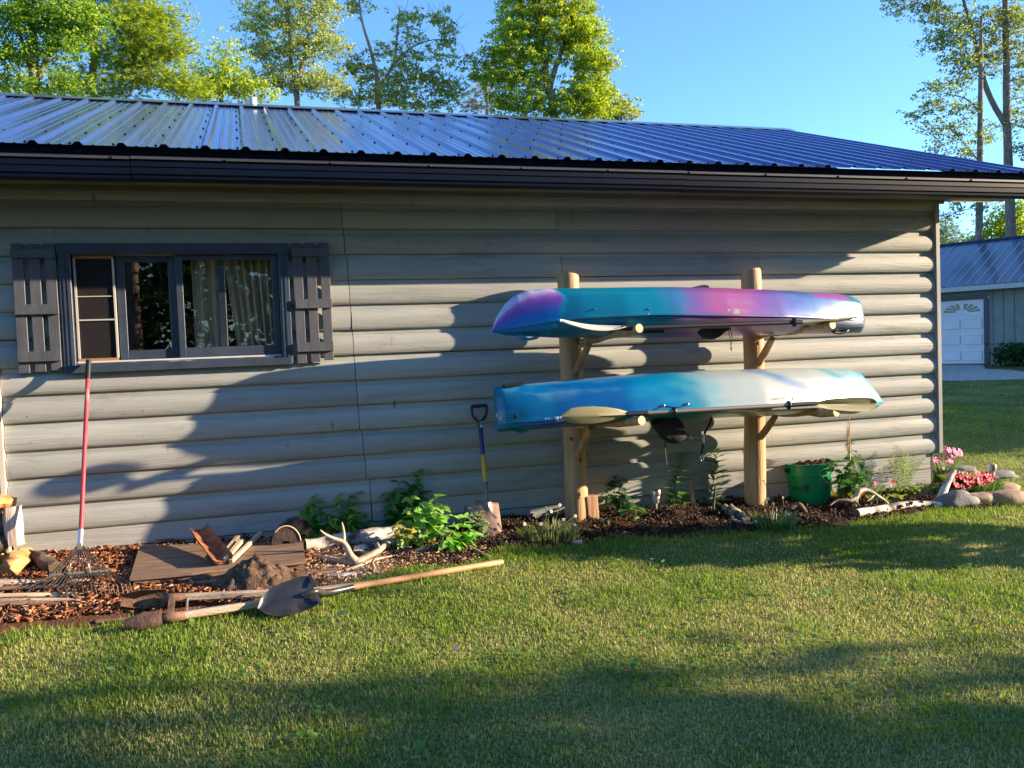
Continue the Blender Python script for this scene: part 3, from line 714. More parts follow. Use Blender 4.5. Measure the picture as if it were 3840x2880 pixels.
# upper kayak
keelU = [A(1850, 1236), A(1868, 1186), A(1900, 1138), A(1940, 1103), A(1985, 1086), A(2050, 1078), A(2500, 1080), A(2800, 1086), A(3100, 1098), A(3185, 1106), A(3222, 1122), A(3231, 1170)]
sheerU = [A(1850, 1240), A(1950, 1226), A(2050, 1208), A(2152, 1196), A(2400, 1186), A(2700, 1192), A(2900, 1194), A(3100, 1200), A(3231, 1204)]
deckU = [A(1850, 1246), A(1900, 1256), A(2100, 1258), A(2400, 1248), A(2700, 1240), A(3000, 1240), A(3150, 1246), A(3222, 1246), A(3231, 1236)]
xa, xb = sheerU[0][0], sheerU[-1][0]; LU = xb-xa
beamU = [(xa, .006), (xa+.05*LU, .055), (xa+.12*LU, .125), (xa+.2*LU, .20), (xa+.3*LU, .275), (xa+.42*LU, .325), (xa+.55*LU, .335), (xa+.7*LU, .29), (xa+.82*LU, .215), (xa+.92*LU, .135), (xa+.985*LU, .075), (xb, .035)]
for_sheer_u = sheerU
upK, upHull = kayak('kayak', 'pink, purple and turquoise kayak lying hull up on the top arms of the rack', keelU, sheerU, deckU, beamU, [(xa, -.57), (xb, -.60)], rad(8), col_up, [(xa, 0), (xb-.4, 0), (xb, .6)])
# lower kayak
keelL = [A(1880, 1452), A(1962, 1440), A(2200, 1418), A(2500, 1395), A(2700, 1386), A(3000, 1380), A(3170, 1382), A(3225, 1392), A(3255, 1420), A(3290, 1465), A(3318, 1505)]
sheerL = [A(1862, 1590), A(1912, 1578), A(2106, 1562), A(2400, 1534), A(2700, 1516), A(3000, 1508), A(3200, 1508), A(3318, 1507)]
deckL = [A(1862, 1618), A(1950, 1612), A(2100, 1596), A(2400, 1572), A(2700, 1556), A(3000, 1545), A(3200, 1550), A(3290, 1530), A(3318, 1511)]
xa, xb = sheerL[0][0], sheerL[-1][0]; LL_ = xb-xa
keelL[0] = (xa, keelL[0][1])
beamL = [(xa, .045), (xa+.015*LL_, .075), (xa+.06*LL_, .12), (xa+.15*LL_, .20), (xa+.28*LL_, .29), (xa+.45*LL_, .345), (xa+.6*LL_, .335), (xa+.75*LL_, .255), (xa+.86*LL_, .165), (xa+.94*LL_, .085), (xa+.985*LL_, .028), (xb, .004)]
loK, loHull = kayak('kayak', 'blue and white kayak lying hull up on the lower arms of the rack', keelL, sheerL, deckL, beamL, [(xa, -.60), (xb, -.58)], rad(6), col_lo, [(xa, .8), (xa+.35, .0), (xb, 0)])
from mathutils.bvhtree import BVHTree
def bvh_of(o):
    me = o.data; b = base_of(o)
    return BVHTree.FromPolygons([v.co+b for v in me.vertices], [tuple(p.vertices) for p in me.polygons])
BU, BL = bvh_of(upHull), bvh_of(loHull)
def on_hull(bvh, px, py, off=.0):
    o = Vector((0, -CD, CH)); d = Vector(ray(px, py)).normalized(); h = bvh.ray_cast(o, d)
    if h[0] is None: return at(px, py, -.9), Vector((0, -1, 0))
    return h[0]+h[1]*(off if h[1].dot(d) < 0 else -off), (h[1] if h[1].dot(d) < 0 else -h[1])
BLACK = pm('black_plastic', (.012, .012, .014), rough=.4); CHROME = pm('steel_bright', (.6, .6, .6), rough=.25, metal=1); CLOTHB = pm('black_webbing', (.012, .012, .013), (.02, .02, .022), rough=.85, scale=60, bump=.4, bscale=200)
def text_part(txt, name, bvh, px, py, size, parent, mat, rot=180, off=.0015, spacing=1.0, bold=.0):
    cu = bpy.data.curves.new(name, 'FONT'); cu.body = txt; cu.size = size; cu.align_x = 'CENTER'; cu.align_y = 'CENTER'; cu.offset = bold; cu.space_character = spacing
    tmp = bpy.data.objects.new('t', cu); COL.objects.link(tmp); dg = bpy.context.evaluated_depsgraph_get(); dg.update()
    me = bpy.data.meshes.new_from_object(tmp.evaluated_get(dg)); bpy.data.objects.remove(tmp)
    c, n = on_hull(bvh, px, py); R = Matrix.Rotation(rad(rot), 3, 'Y'); b = base_of(parent)
    for v in me.vertices:
        p = R @ Vector((v.co.x, 0, v.co.y)); o = Vector((c.x+p.x, -3, c.z+p.z)); h = bvh.ray_cast(o, Vector((0, 1, 0)))
        y = h[0].y if h[0] is not None else c.y
        v.co = Vector((o.x, y-off, o.z))-b
    o = link(name, me, parent, mat); return o
def disc(bvh, px, py, r, name, parent, mat, th=.004, n=16, sq=(1, 1)):
    c, nn_ = on_hull(bvh, px, py); q = nn_.to_track_quat('Z', 'Y').to_matrix()
    prof = [(0, th), (r*.7, th), (r, th*.3), (r, -th)]
    return MB().lathe(c, [(a*sq[0], z) for a, z in prof], n, q, False).build(name, mat, parent, smooth=True, auto=50)
for x, y in ((2232, 1159), (2434, 1159)): disc(BU, x, y, .0075, 'hull_bolt', upK, CHROME, .008)
text_part('perception', 'lettering', BU, 2318, 1218, .038, upK, BLACK)
c, n_ = on_hull(BU, 2750, 1172)
lab = MB(); q = [on_hull(BU, x, y, .0015)[0] for x, y in ((2727, 1160), (2773, 1160), (2773, 1185), (2727, 1185))]
lab.add(q, [(0, 1, 2, 3)]).build('sticker', pm('sticker_faded', (.16, .24, .18), (.30, .20, .24), rough=.7, scale=60), upK, recalc=False)
text_part('perception', 'lettering', BL, 2918, 1497, .031, loK, pm('print_dark', (.05, .06, .08), rough=.4), bold=.0006)
cc, nn2 = on_hull(BL, 2976, 1497)
disc(BL, 2975, 1497, .0115, 'logo_disc', loK, MATS['print_dark'], .0012, 20); disc(BL, 2975, 1497, .0075, 'logo_ring', loK, WH, .0022, 8)
disc(BL, 2975, 1497, .004, 'logo_ring', loK, MATS['print_dark'], .0030, 4)
PRW = pm('print_white', (.62, .68, .75), rough=.4)
text_part('OR', 'lettering', BL, 2101, 1569, .043, loK, PRW, rot=176, bold=.0015); text_part('10.0', 'lettering', BL, 2057, 1572, .029, loK, PRW, rot=176)
disc(BL, 1934, 1562, .014, 'drain_plug', loK, BLACK, .003)
disc(BL, 1873, 1560, .032, 'round_decal', loK, WH, .0014, 24, (.62, 1)); disc(BL, 1873, 1560, .026, 'round_decal', loK, pm('decal_blue', (.05, .12, .22), (.35, .40, .42), rough=.5, scale=40), .0024, 24)
MB().beam(at(1888, 1447, -.60), at(1961, 1437, -.60), .05, .014).build('skid_plate', BLACK, loK)
for x, y in ((2487, 1521), (2577, 1515)):
    disc(BL, x, y, .012, 'deck_fitting', loK, CHROME, .006); disc(BL, x, y, .007, 'deck_fitting', loK, BLACK, .010)
pts = [on_hull(BL, x, y, .004)[0] for x, y in ((2455, 1540), (2487, 1523), (2540, 1528), (2577, 1517))]
MB().tube(catmull(pts, 4), .0022, 5).build('bungee_cord', BLACK, loK)
# near-black sheets painting the shade inside the cockpits, facing down under the hulls, with their rims and hanging seat straps
def cockpit(par, cx, cy, zz, hl, hb, tilt):
    a = []; 
    for j in range(36):
        t_ = 2*math.pi*j/36; x = cx+hl*math.cos(t_); y = hb*math.sin(t_); a.append(Vector((x, cy+y*math.cos(tilt), zz-y*math.sin(tilt)*-1*-1)))
    MB().tube(a+[a[0]], .008, 8, False).build('cockpit_rim', BLACK, par, smooth=True)
    MB().add(a, [tuple(range(36))]).build('cockpit_shade_sheet', pm('cockpit_dark', (.006, .006, .007), rough=.9), par)
xm = sum(keelU[i][0] for i in (0, -1))/2
cockpit(upK, xm+.12, -.60, lerpl(deckU, xm)+.004, .44, .22, rad(8)); cockpit(loK, xm+.05, -.60, lerpl(deckL, xm)+.004, .46, .22, rad(6))
# seat back of the upper kayak
def flatshape(pxs, Y, th, name, mat, parent, bow=.0):
    f = [at(x, y, Y) for x, y in pxs]; c = sum(f, Vector())/len(f)
    vs = [p+Vector((0, -th/2, 0)) for p in f]+[c+(p-c)*.8+Vector((0, -th/2-bow, 0)) for p in f]+[c+Vector((0, -th/2-bow*1.3, 0))]
    n = len(f); vs += [p+Vector((0, th/2, 0)) for p in f]+[c+Vector((0, th/2, 0))]
    fs = [(i, (i+1) % n, (i+1) % n+n, i+n) for i in range(n)]+[(i+n, (i+1) % n+n, 2*n) for i in range(n)]
    fs += [(2*n+1+i, i, (i+1) % n, 2*n+1+(i+1) % n) for i in range(n)] if False else [(i, 2*n+1+i, 2*n+1+(i+1) % n, (i+1) % n) for i in range(n)]+[(2*n+1+(i+1) % n, 2*n+1+i, 3*n+1) for i in range(n)]
    return MB().add(vs, fs).build(name, mat, parent, smooth=True, auto=50)
flatshape([(2617, 1225), (2622, 1250), (2640, 1268), (2668, 1274), (2695, 1262), (2712, 1246), (2738, 1232), (2745, 1222)], -.72, .05, 'seat_back', CLOTHB, upK, .02)
MB().box((0, 0, 0), (.14, .02, .035), Matrix.Translation(at(2420, 1250, -.80))).build('seat_pad', CLOTHB, upK)
MB().tube(catmull([at(x, y, -.76) for x, y in ((2738, 1228), (2745, 1262), (2741, 1300), (2743, 1316))], 4), .0025, 5).tube([at(x, y, -.76) for x, y in ((2730, 1226), (2736, 1260), (2741, 1298))], .002, 5).build('pull_cord', BLACK, upK)
MB().rock(at(2742, 1306, -.76), .007, n=5).build('cord_lock', BLACK, upK)
flatshape([(2436, 1560), (2480, 1552), (2525, 1556), (2552, 1582), (2568, 1615), (2572, 1645), (2548, 1661), (2512, 1662), (2484, 1645), (2462, 1612), (2446, 1590), (2452, 1578)], -.74, .05, 'seat_back', CLOTHB, loK, .03)
def strap(pxs, Y, wd, name='strap', mat=None, par=None):
    p = catmull([at(x, y, Y) for x, y in pxs], 5); vs = []; 
    for q_ in p: vs += [q_+Vector((-wd/2, 0, 0)), q_+Vector((wd/2, .004, 0))]
    fs = [(2*i, 2*i+1, 2*i+3, 2*i+2) for i in range(len(p)-1)]
    n = len(vs); vs2 = vs+[v+Vector((0, .003, 0)) for v in vs]; fs = fs+[tuple(n+k for k in f[::-1]) for f in fs]
    return MB().add(vs2, fs).build(name, mat or CLOTHB, par or loK)
strap([(2494, 1655), (2496, 1690), (2499, 1715), (2503, 1744)], -.74, .009)
strap([(2572, 1628), (2592, 1640), (2618, 1652), (2634, 1648), (2645, 1615)], -.72, .014)
strap([(2672, 1550), (2664, 1585), (2648, 1615), (2640, 1640), (2640, 1660)], -.70, .020)
strap([(2641, 1655), (2635, 1680), (2632, 1705)], -.70, .018)
c = at(2632, 1718, -.70)
MB().tube([c+Vector((.011*math.cos(a), 0, .022*math.sin(a))) for a in np.linspace(0, 2*math.pi, 17)], .0035, 6, False).build('buckle', CHROME, loK, smooth=True)
MB().box((c.x-.008, c.y-.003, c.z+.004), (c.x+.008, c.y+.003, c.z+.020)).build('buckle', CHROME, loK)
# carry handles moulded at the ends
for par, px_, py_, Y, r, mt in ((upK, 1985, 1264, -.63, .05, kmat), (upK, 3150, 1243, -.66, .05, BLACK), (loK, 1955, 1612, -.62, .035, kmat)):
    p = at(px_, py_, Y)
    o = MB(); o.cc = (.02, .20, .40); o.tube([p+Vector((-r*1.5, 0, .012)), p+Vector((-r, 0, -.006)), p+Vector((0, 0, -.014)), p+Vector((r, 0, -.006)), p+Vector((r*1.5, 0, .012))], .010, 8).build('carry_handle', mt, par, smooth=True)

# ================================================================== PADDLES resting on the arms in front of the hulls
def blade(mb, root, tip, width_dir, wmax, curve, th=.004, prof=None, n=16):
    root = Vector(root); tip = Vector(tip); d = tip-root; L_ = d.length; dn = d.normalized(); wd = Vector(width_dir); wd = (wd-dn*wd.dot(dn)).normalized(); nn = dn.cross(wd)
    prof = prof or [(0, .12), (.08, .35), (.2, .62), (.38, .88), (.55, 1.0), (.75, .98), (.88, .82), (.96, .55), (1, .22)]
    rows = []
    for i in range(n+1):
        u = i/n; hw = wmax/2*lerpl(prof, u); cc = root+d*u+nn*(curve*math.sin(math.pi*min(1, u*1.0))*.9)
        row = []
        for v in (-1, -.8, -.5, -.2, 0, .2, .5, .8, 1):
            spine = .012*(1-u)*max(0, 1-abs(v)*4)
            row.append(cc+wd*hw*v+nn*(.010*(v*v)-spine))
        rows.append(row)
    k = len(rows[0]); top = [p for r in rows for p in r]; bot = [p+nn*th for p in top]; fs = []
    n0 = len(top)
    for i in range(n):
        for j in range(k-1):
            a = i*k+j; fs.append((a, a+1, a+1+k, a+k)); fs.append((n0+a, n0+a+k, n0+a+1+k, n0+a+1))
    for i in range(n):
        for j in (0, k-1):
            a = i*k+j; fs.append((a, a+k, a+k+n0, a+n0))
    for j in range(k-1):
        fs.append((j, j+1, j+1+n0, j+n0)); a = n*k+j; fs.append((a, a+1, a+1+n0, a+n0))
    return mb.add(top+bot, fs)
OLIVE = pm('blade_olive', (.30, .27, .14), (.36, .32, .18), rough=.45, scale=3); CREAM = pm('blade_white', (.58, .50, .42), (.66, .58, .50), rough=.45, scale=3)
ALUM = pm('shaft_alloy', (.26, .22, .20), (.34, .29, .26), rough=.35, scale=8, stretch=(.2, 3, 3), metal=.6)
YP = -.955
pl = thing('kayak_paddle', 'paddle with olive blades and brown-grey shaft in front of the blue and white kayak', 'paddle', at(2700, 1540, YP), 'paddles laid across the rack arms')
a = at(2352, 1553, YP); b_ = at(3062, 1513, YP)
MB().tube([a, b_], .0145, 14).build('shaft', ALUM, pl, smooth=True, auto=40)
MB().tube([a, a+(b_-a)*.10], .0156, 14).build('shaft_end', BLACK, pl, smooth=True, auto=40); MB().tube([b_-(b_-a)*.145, b_], .0158, 14).build('shaft_end', BLACK, pl, smooth=True, auto=40)
for x, y in ((2527, 1543), (2957, 1519)):
    c = at(x, y, YP); q = (b_-a).to_track_quat('Z', 'Y').to_matrix()
    MB().lathe(c, [(.014, -.012), (.022, -.010), (.030, -.003), (.030, .003), (.022, .010), (.014, .012)], 18, q).build('drip_ring', BLACK, pl, smooth=True, auto=50)
bl = MB(); blade(bl, at(2362, 1552, YP), at(2110, 1561, YP), (0, -.30, 1), .115, -.01); bl.build('blade', OLIVE, pl, smooth=True, auto=50)
bl = MB(); blade(bl, at(3050, 1513, YP), at(3283, 1516, YP-.02), (0, -.12, 1), .098, .004, prof=[(0, .14), (.1, .42), (.2, .70), (.38, .85), (.6, 1.0), (.85, 1.0), (.95, .8), (1, .45)]); bl.build('blade', OLIVE, pl, smooth=True, auto=50)
pl = thing('kayak_paddle', 'paddle with white blades and black shaft in front of the pink and turquoise kayak', 'paddle', at(2700, 1220, YP), 'paddles laid across the rack arms')
a = at(2330, 1232, YP+.03); b_ = at(3006, 1208, YP+.03)
MB().tube([a, b_], .0155, 14).build('shaft', BLACK, pl, smooth=True, auto=40)
c = at(2978, 1209, YP+.03); q = (b_-a).to_track_quat('Z', 'Y').to_matrix()
MB().lathe(c, [(.014, -.012), (.022, -.010), (.032, -.003), (.032, .003), (.022, .010), (.014, .012)], 18, q).build('drip_ring', BLACK, pl, smooth=True, auto=50)
bl = MB(); blade(bl, at(2345, 1230, YP+.03), at(2102, 1208, YP+.03), (0, -1, -.28), .16, -.030); bl.build('blade', CREAM, pl, smooth=True, auto=50)
bl = MB(); blade(bl, at(3000, 1208, YP+.03), at(3232, 1180, YP+.05), (0, -1, .18), .15, .012); bl.build('blade', OLIVE, pl, smooth=True, auto=50)

# ================================================================== RAKE leaning on the window sill
GREY = pm('galvanised', (.42, .42, .43), (.52, .52, .53), rough=.35, scale=10, metal=.7); RUSTY = pm('tine_steel', (.045, .036, .032), (.09, .07, .06), rough=.6, scale=20, metal=.2)
RED = pm('handle_red', (.42, .03, .045), (.50, .05, .06), c3=(.62, .20, .18), lo=.4, hi=.78, rough=.4, scale=9, stretch=(2, 2, .6))
Rt = at(332, 1352, -.105); Rb = at(303, 2000, -.62)
rk = thing('leaf_rake', 'fan rake with a red handle leaning against the window sill', 'rake', gp(300, 2240), None)
dd = (Rb-Rt)
MB().tube([Rt, Rt+dd*.115], [.0165, .0155], 14).build('grip', BLACK, rk, smooth=True, auto=40)
MB().tube([Rt+dd*.115, Rb], .0125, 14).build('handle', RED, rk, smooth=True, auto=40)
e = at(297, 2085, -.685)
MB().tube([Rb-dd.normalized()*.02, Rb+(e-Rb)*.6], [.0165, .015], 12).box((-.012, -.006, -.04), (.012, .010, .04), Matrix.Translation(Rb+(e-Rb)*.75)).build('ferrule', GREY, rk, smooth=True, auto=40)
barL, barR = at(184, 2160, -.80), at(415, 2142, -.74)
MB().beam(barL, barR, .010, .022).build('cross_bar', pm('bar_grey', (.10, .10, .105), (.14, .14, .145), rough=.4), rk)
ap = Rb+(e-Rb)*.55
for sx in (-1, 1):
    mbx = barL+(barR-barL)*(.5+sx*.17)
    MB().tube(catmull([e, e+Vector((sx*.012, -.01, -.03)), mbx+Vector((sx*-.01, -.012, .06)), mbx+Vector((0, -.014, 0))], 5), .0032, 6).build('brace', GREY, rk, smooth=True)
NT = 24
for i in range(NT):
    u = i/(NT-1); pb = barL+(barR-barL)*u
    fx = 118+(500-118)*u; tipg = gp(fx+ (0 if 0 else 0), 2262-abs(u-.5)*30); d = (pb-ap).normalized()
    tip = Vector((tipg.x, tipg.y, gz(tipg.x, tipg.y)+.004+.012*abs(math.sin(i*1.7))))
    knee = tip+Vector((0, .01, .045))+(pb-tip)*.10
    MB().tube([ap+Vector(((u-.5)*.03, -.004, 0)), pb+Vector((0, -.008 if i % 2 else .006, 0)), knee+Vector((0, -.035, .02)), tip+Vector((0, -.01, .012)), tip+Vector((0, .012, -.002))], [.0018, .0024, .0026, .0026, .0018], 5).build('tine', RUSTY, rk)

# ================================================================== D-HANDLE SPADE
sp = thing('digging_spade', 'square blue and yellow D-handle spade standing in the soil against the siding', 'spade', gp(1840, 1990))
SPY = gp(1865, 2022).y
PT = lambda u, v: at(1700+u/2.677, 1480+v/2.677, -.05+(SPY+.05)*min(1, max(0, v/1400)))
SB = pm('fibreglass_blue', (.012, .020, .15), (.02, .03, .19), rough=.4, scale=6); SY = pm('grip_yellow', (.62, .40, .03), (.50, .30, .03), rough=.5, scale=12, stretch=(2, 2, 1)); STL = pm('spade_steel', (.15, .095, .075), (.23, .15, .12), c3=(.30, .22, .18), lo=.3, hi=.75, rough=.45, scale=7, metal=.35, bump=.1)
DB = pm('handle_darkblue', (.008, .010, .045), (.012, .015, .06), rough=.4)
MB().tube([PT(182, 118), PT(338, 108)], .013, 12).build('grip', DB, sp, smooth=True, auto=40)
for pts in ([(186, 120), (190, 190), (212, 235), (248, 268)], [(336, 112), (332, 185), (312, 230), (285, 268)]):
    MB().tube(catmull([PT(*p) for p in pts], 5), [.010]*16, 8).build('yoke', DB, sp, smooth=True)
MB().tube([PT(268, 262), PT(276, 380)], [.020, .016], 14).build('collar', DB, sp, smooth=True, auto=40)
MB().add([PT(253, 268)+Vector((0, -.024, 0)), PT(287, 265)+Vector((0, -.024, 0)), PT(293, 325)+Vector((0, -.022, 0)), PT(262, 335)+Vector((0, -.022, 0))], [(0, 1, 2, 3)]).build('worn_decal', pm('decal_worn', (.02, .02, .05), (.65, .65, .65), rough=.5, scale=50, lo=.48, hi=.52), sp, recalc=False)
MB().tube([PT(275, 375), PT(300, 608)], .0155, 14).build('shaft', SB, sp, smooth=True, auto=40); MB().tube([PT(300, 606), PT(322, 874)], .0165, 14).build('shaft_sleeve', SY, sp, smooth=True, auto=40)
MB().tube([PT(322, 872), PT(330, 985), PT(334, 1080)], [.0145, .0155, .018], 14).build('socket', STL, sp, smooth=True, auto=40)
rows = []
for i in range(11):
    v = 1058+(1440-1058)*i/10; row = []
    xl, xr = 218+(295-218)*i/10, 450+(500-450)*i/10
    for j in range(11):
        u = xl+(xr-xl)*j/10; bulge = .010*math.cos((j-5)/5*math.pi/2)+max(0, .02-.004*i)*max(0, 1-abs(j-5)/1.5)
        row.append(PT(u, v+ (6*abs(math.sin(j)) if i == 0 else 0))+Vector((0, -bulge-.0, 0)))
    rows.append(row)
sm_ = MB(); n0 = len(rows)*11; tp = [p for r_ in rows for p in r_]; fs = []
for i in range(10):
    for j in range(10): a = i*11+j; fs += [(a, a+1, a+12, a+11), (n0+a, n0+a+11, n0+a+12, n0+a+1)]
for i in range(10):
    for j in (0, 10): a = i*11+j; fs.append((a, a+11, a+11+n0, a+n0))
for j in range(10): fs.append((j, j+1, j+1+n0, j+n0))
sm_.add(tp+[p+Vector((0, .0025, 0)) for p in tp], fs).build('blade', STL, sp, smooth=True, auto=60)
for x0, x1 in ((222, 300), (352, 448)): MB().beam(PT(x0, 1062)+Vector((0, -.006, 0)), PT(x1, 1058 if x0 > 300 else 1070)+Vector((0, -.006, 0)), .018, .005).build('foot_step', STL, sp)
# ================================================================== GREEN BUCKET full of soil
bc = gp(3040, 1893); bc = Vector((bc.x-.01, bc.y+.13, bc.z-.0))
H = .36; bc = Vector((at(3038, 1890, bc.y).x, bc.y, at(3038, 1898, bc.y).z)); bk = thing('plastic_bucket', 'green plastic bucket heaped with dark soil beside the right rack post', 'bucket', bc)
BT = Matrix.Rotation(rad(-3), 3, 'Y')
GRN = pm('bucket_green', (.0, .235, .085), (.0, .27, .10), rough=.38, scale=4, coat=.1)
top = at(2962, 1722, bc.y).x, at(3112, 1722, bc.y).x; RT = (top[1]-top[0])/2; 
kz = (at(3037, 1728, bc.y).z-bc.z)
prof = [(RT*.86, 0), (RT*.87, .004), (RT*.955, kz*.72), (RT*.965, kz*.76), (RT*1.03, kz*.765), (RT*1.03, kz*.80), (RT*.985, kz*.815), (RT*.985, kz*.86), (RT*1.0, kz*.975), (RT*1.025, kz*.985), (RT*1.025, kz), (RT*.975, kz), (RT*.95, kz*.86), (RT*.94, kz*.8)]
MB().lathe(bc, prof, 40, BT).build('pail', GRN, bk, smooth=True, auto=35)
bc2 = bc+BT @ Vector((0, 0, kz*.93))
V = []; F = []; n = 44
for j in range(n+1):
    for i in range(n+1):
        x, y = -1+2*i/n, -1+2*j/n; r_ = math.hypot(x, y); s = max(abs(x), abs(y))/max(r_, 1e-6); x *= s; y *= s; r_ = math.hypot(x, y)
        p = Vector((x*RT*.95, y*RT*.95, 0)); h = .020*(1-r_**4)+(.020*noise.noise(p*24)+.014*noise.noise(p*60+Vector((3, 1, 2)))+.007*noise.noise(p*140))*(1 if r_ < .97 else .3)+.015*max(0, noise.noise(Vector((x*1.5, y*1.5, 8))))
        V.append(p+Vector((0, 0, h)))
F = [(j*(n+1)+i, j*(n+1)+i+1, (j+1)*(n+1)+i+1, (j+1)*(n+1)+i) for j in range(n) for i in range(n)]
CLOD = pm('soil_clod', (.050, .026, .017), (.11, .060, .038), c3=(.17, .098, .062), lo=.3, hi=.75, rough=.95, scale=30, bump=.9, bscale=120, spec=.1)
tag(link('soil_heap', npmesh('soil_heap', [BT @ v+bc2-bc for v in V], F, None, True), bk, CLOD), kind='stuff')
hp0 = bc+BT @ Vector((-RT*.20, -RT*1.03, kz*.80)); hp1 = bc+BT @ Vector((RT*.96, -RT*.1, kz*.38))
MB().tube(catmull([hp0, hp0+Vector((.05, -.01, -.06)), hp0+Vector((.12, -.005, -.14)), hp1+Vector((.0, -.02, -.03)), hp1+Vector((-.005, 0, -.10)), hp1+Vector((-.015, .02, -.15))], 5), .0022, 6).build('wire_handle', CHROME, bk, smooth=True)
MB().box((-.012, -.02, -.016), (.004, .02, .016), Matrix.Translation(bc+BT @ Vector((-RT*1.04, -.01, kz*.87)))).build('handle_lug', BLACK, bk)
# dark print on the side of the bucket
def bucket_mark(px0, px1, mat, name, sq=None):
    rows = []
    for j in range(5):
        row = []
        for i in range(7):
            x = px0[0]+(px1[0]-px0[0])*i/6; y = px0[1]+(px1[1]-px0[1])*j/4; o = Vector((0, -CD, CH)); d = ray(x, y)
            # meet the cone of the bucket
            t0 = (CD+bc.y-RT*1.2)/d[1]; best = None
            for k in range(90):
                t_ = t0+k*.004; p = Vector((d[0]*t_, -CD+d[1]*t_, CH+d[2]*t_)); q_ = BT.inverted() @ (p-bc); rr = RT*(.87+.095*min(1, q_.z/(kz*.74)))
                if math.hypot(q_.x, q_.y) <= rr+.0015: best = p; break
            row.append(best or p)
        rows.append(row)
    m_ = MB(); m_.loft(rows, False, False); return m_.build(name, mat, bk, recalc=False)
PRT = pm('bucket_print', (.0, .035, .022), rough=.5); PRT2 = pm('bucket_print_lines', (.0, .035, .022), (.0, .09, .04), rough=.5, scale=3, stretch=(1, 1, 60), lo=.45, hi=.55)
bucket_mark((3013, 1817), (3039, 1849), PRT2, 'printed_panel')
def bucket_text(txt, px, py, size, ang):
    cu = bpy.data.curves.new('t', 'FONT'); cu.body = txt; cu.size = size; cu.align_x = 'CENTER'; cu.align_y = 'CENTER'; cu.offset = .0015; cu.shear = .15
    tmp = bpy.data.objects.new('t', cu); COL.objects.link(tmp); me = bpy.data.meshes.new_from_object(tmp.evaluated_get(bpy.context.evaluated_depsgraph_get())); bpy.data.objects.remove(tmp)
    for v in me.vertices:
        a = ang+v.co.x/RT; z = py+v.co.y; rr = RT*(.87+.095*z/(kz*.74))+.0012
        v.co = BT @ Vector((rr*math.sin(a), -rr*math.cos(a), z))
    link('printed_letters', me, bk, PRT)
bucket_text('ess', 0, kz*.50, .075, rad(-66)); bucket_text('Les', 0, kz*.45, .085, rad(62))

# ================================================================== generic garden pieces
BIRCH = pm('birch_bark', (.05, .04, .035), (.42, .36, .31), c3=(.66, .60, .55), lo=.36, hi=.60, rough=.75, scale=9, stretch=(1, 1, 1), bump=.5, bscale=25)
DRIFT = pm('dry_wood', (.26, .19, .14), (.42, .32, .24), c3=(.52, .42, .32), lo=.3, hi=.7, rough=.8, scale=5, stretch=(1, 4, 4), bump=.5, bscale=30)
BROWNW = pm('brown_board', (.12, .07, .045), (.20, .125, .08), c3=(.27, .18, .12), lo=.3, hi=.72, rough=.8, scale=4, stretch=(1, 9, 9), bump=.4, bscale=14, bstretch=(1, 12, 12))
BONE = pm('antler_bone', (.20, .14, .095), (.36, .28, .20), c3=(.50, .42, .33), lo=.25, hi=.7, rough=.5, scale=7, bump=.25, bscale=50)
PALEW = pm('split_pine', (.58, .42, .24), (.70, .54, .34), rough=.65, scale=4, stretch=(1, 8, 8), bump=.2, bscale=40)
DARKB = pm('dark_bark', (.030, .022, .016), (.09, .065, .045), c3=(.17, .13, .09), lo=.3, hi=.75, rough=.95, scale=9, bump=1.0, bscale=28)
def log(name, label, cat, pts, rr, mat, group=None, n=14, jit=.05, seed=1, endmat=None, flat=1.0):
    p = catmull([Vector(a) for a in pts], 5); R_ = [float(np.interp(i/(len(p)-1), np.linspace(0, 1, len(rr)), rr)) for i in range(len(p))]
    c = p[len(p)//2]; o = MB().tube(p, R_, n, True, jit, seed, flat).build(name, mat, None, loc=tuple(c), smooth=True, auto=50)
    tag(o, label, cat, group)
    if endmat:
        for q_, d, r_ in ((p[0], p[0]-p[1], R_[0]), (p[-1], p[-1]-p[-2], R_[-1])):
            MB().lathe(q_+d.normalized()*.002, [(0, 0), (r_*.93, 0), (r_*.93, .001), (0, .001)], n, d.to_track_quat('Z', 'Y').to_matrix(), False).build('log_end', endmat, o)
    return o
g = lambda x, y, up=0: gpw(x, y, up)
# sheet of plywood on a low box
c0, c1, c2, c3 = g(486, 2170, .07), g(1146, 2105, .09), g(1136, 2030, .09), g(524, 2046, .07)
c3.y = min(c3.y, -.03); c2.y = min(c2.y, -.03)
pw = thing('plywood_sheet', 'weathered brown plywood sheet lying on the ground below the window', 'plywood', (c0+c2)/2)
edge = [c0, c0*.66+c1*.34+Vector((0, -.01, 0)), c0*.35+c1*.65+Vector((.0, .03, 0)), c0*.30+c1*.70+Vector((0, -.012, 0)), c1, c2, c3]
MB().prism(edge, (0, 0, -.014)).build('sheet', BROWNW, pw)
hb = MB().box((0, -.006, 0), (.115, .03, .012), Matrix.Translation(at(580, 2034, -.035))).build('hinge_leaf', pm('hinge_rust', (.10, .09, .09), (.2, .17, .15), rough=.5, metal=.6), pw)
fr = MB().beam(c0+Vector((.02, .02, -.05)), c1+Vector((-.02, .03, -.055)), .03, .07).beam(c0+Vector((.02, .05, -.05)), c3+Vector((.02, -.02, -.05)), .03, .07).beam(c1+Vector((-.02, .05, -.055)), c2+Vector((-.02, -.02, -.055)), .03, .07)
tag(fr.build('timber_crib', BROWNW, None, loc=tuple((c0+c1)/2)), 'low dirty timber crib carrying the plywood sheet', 'timber crib')
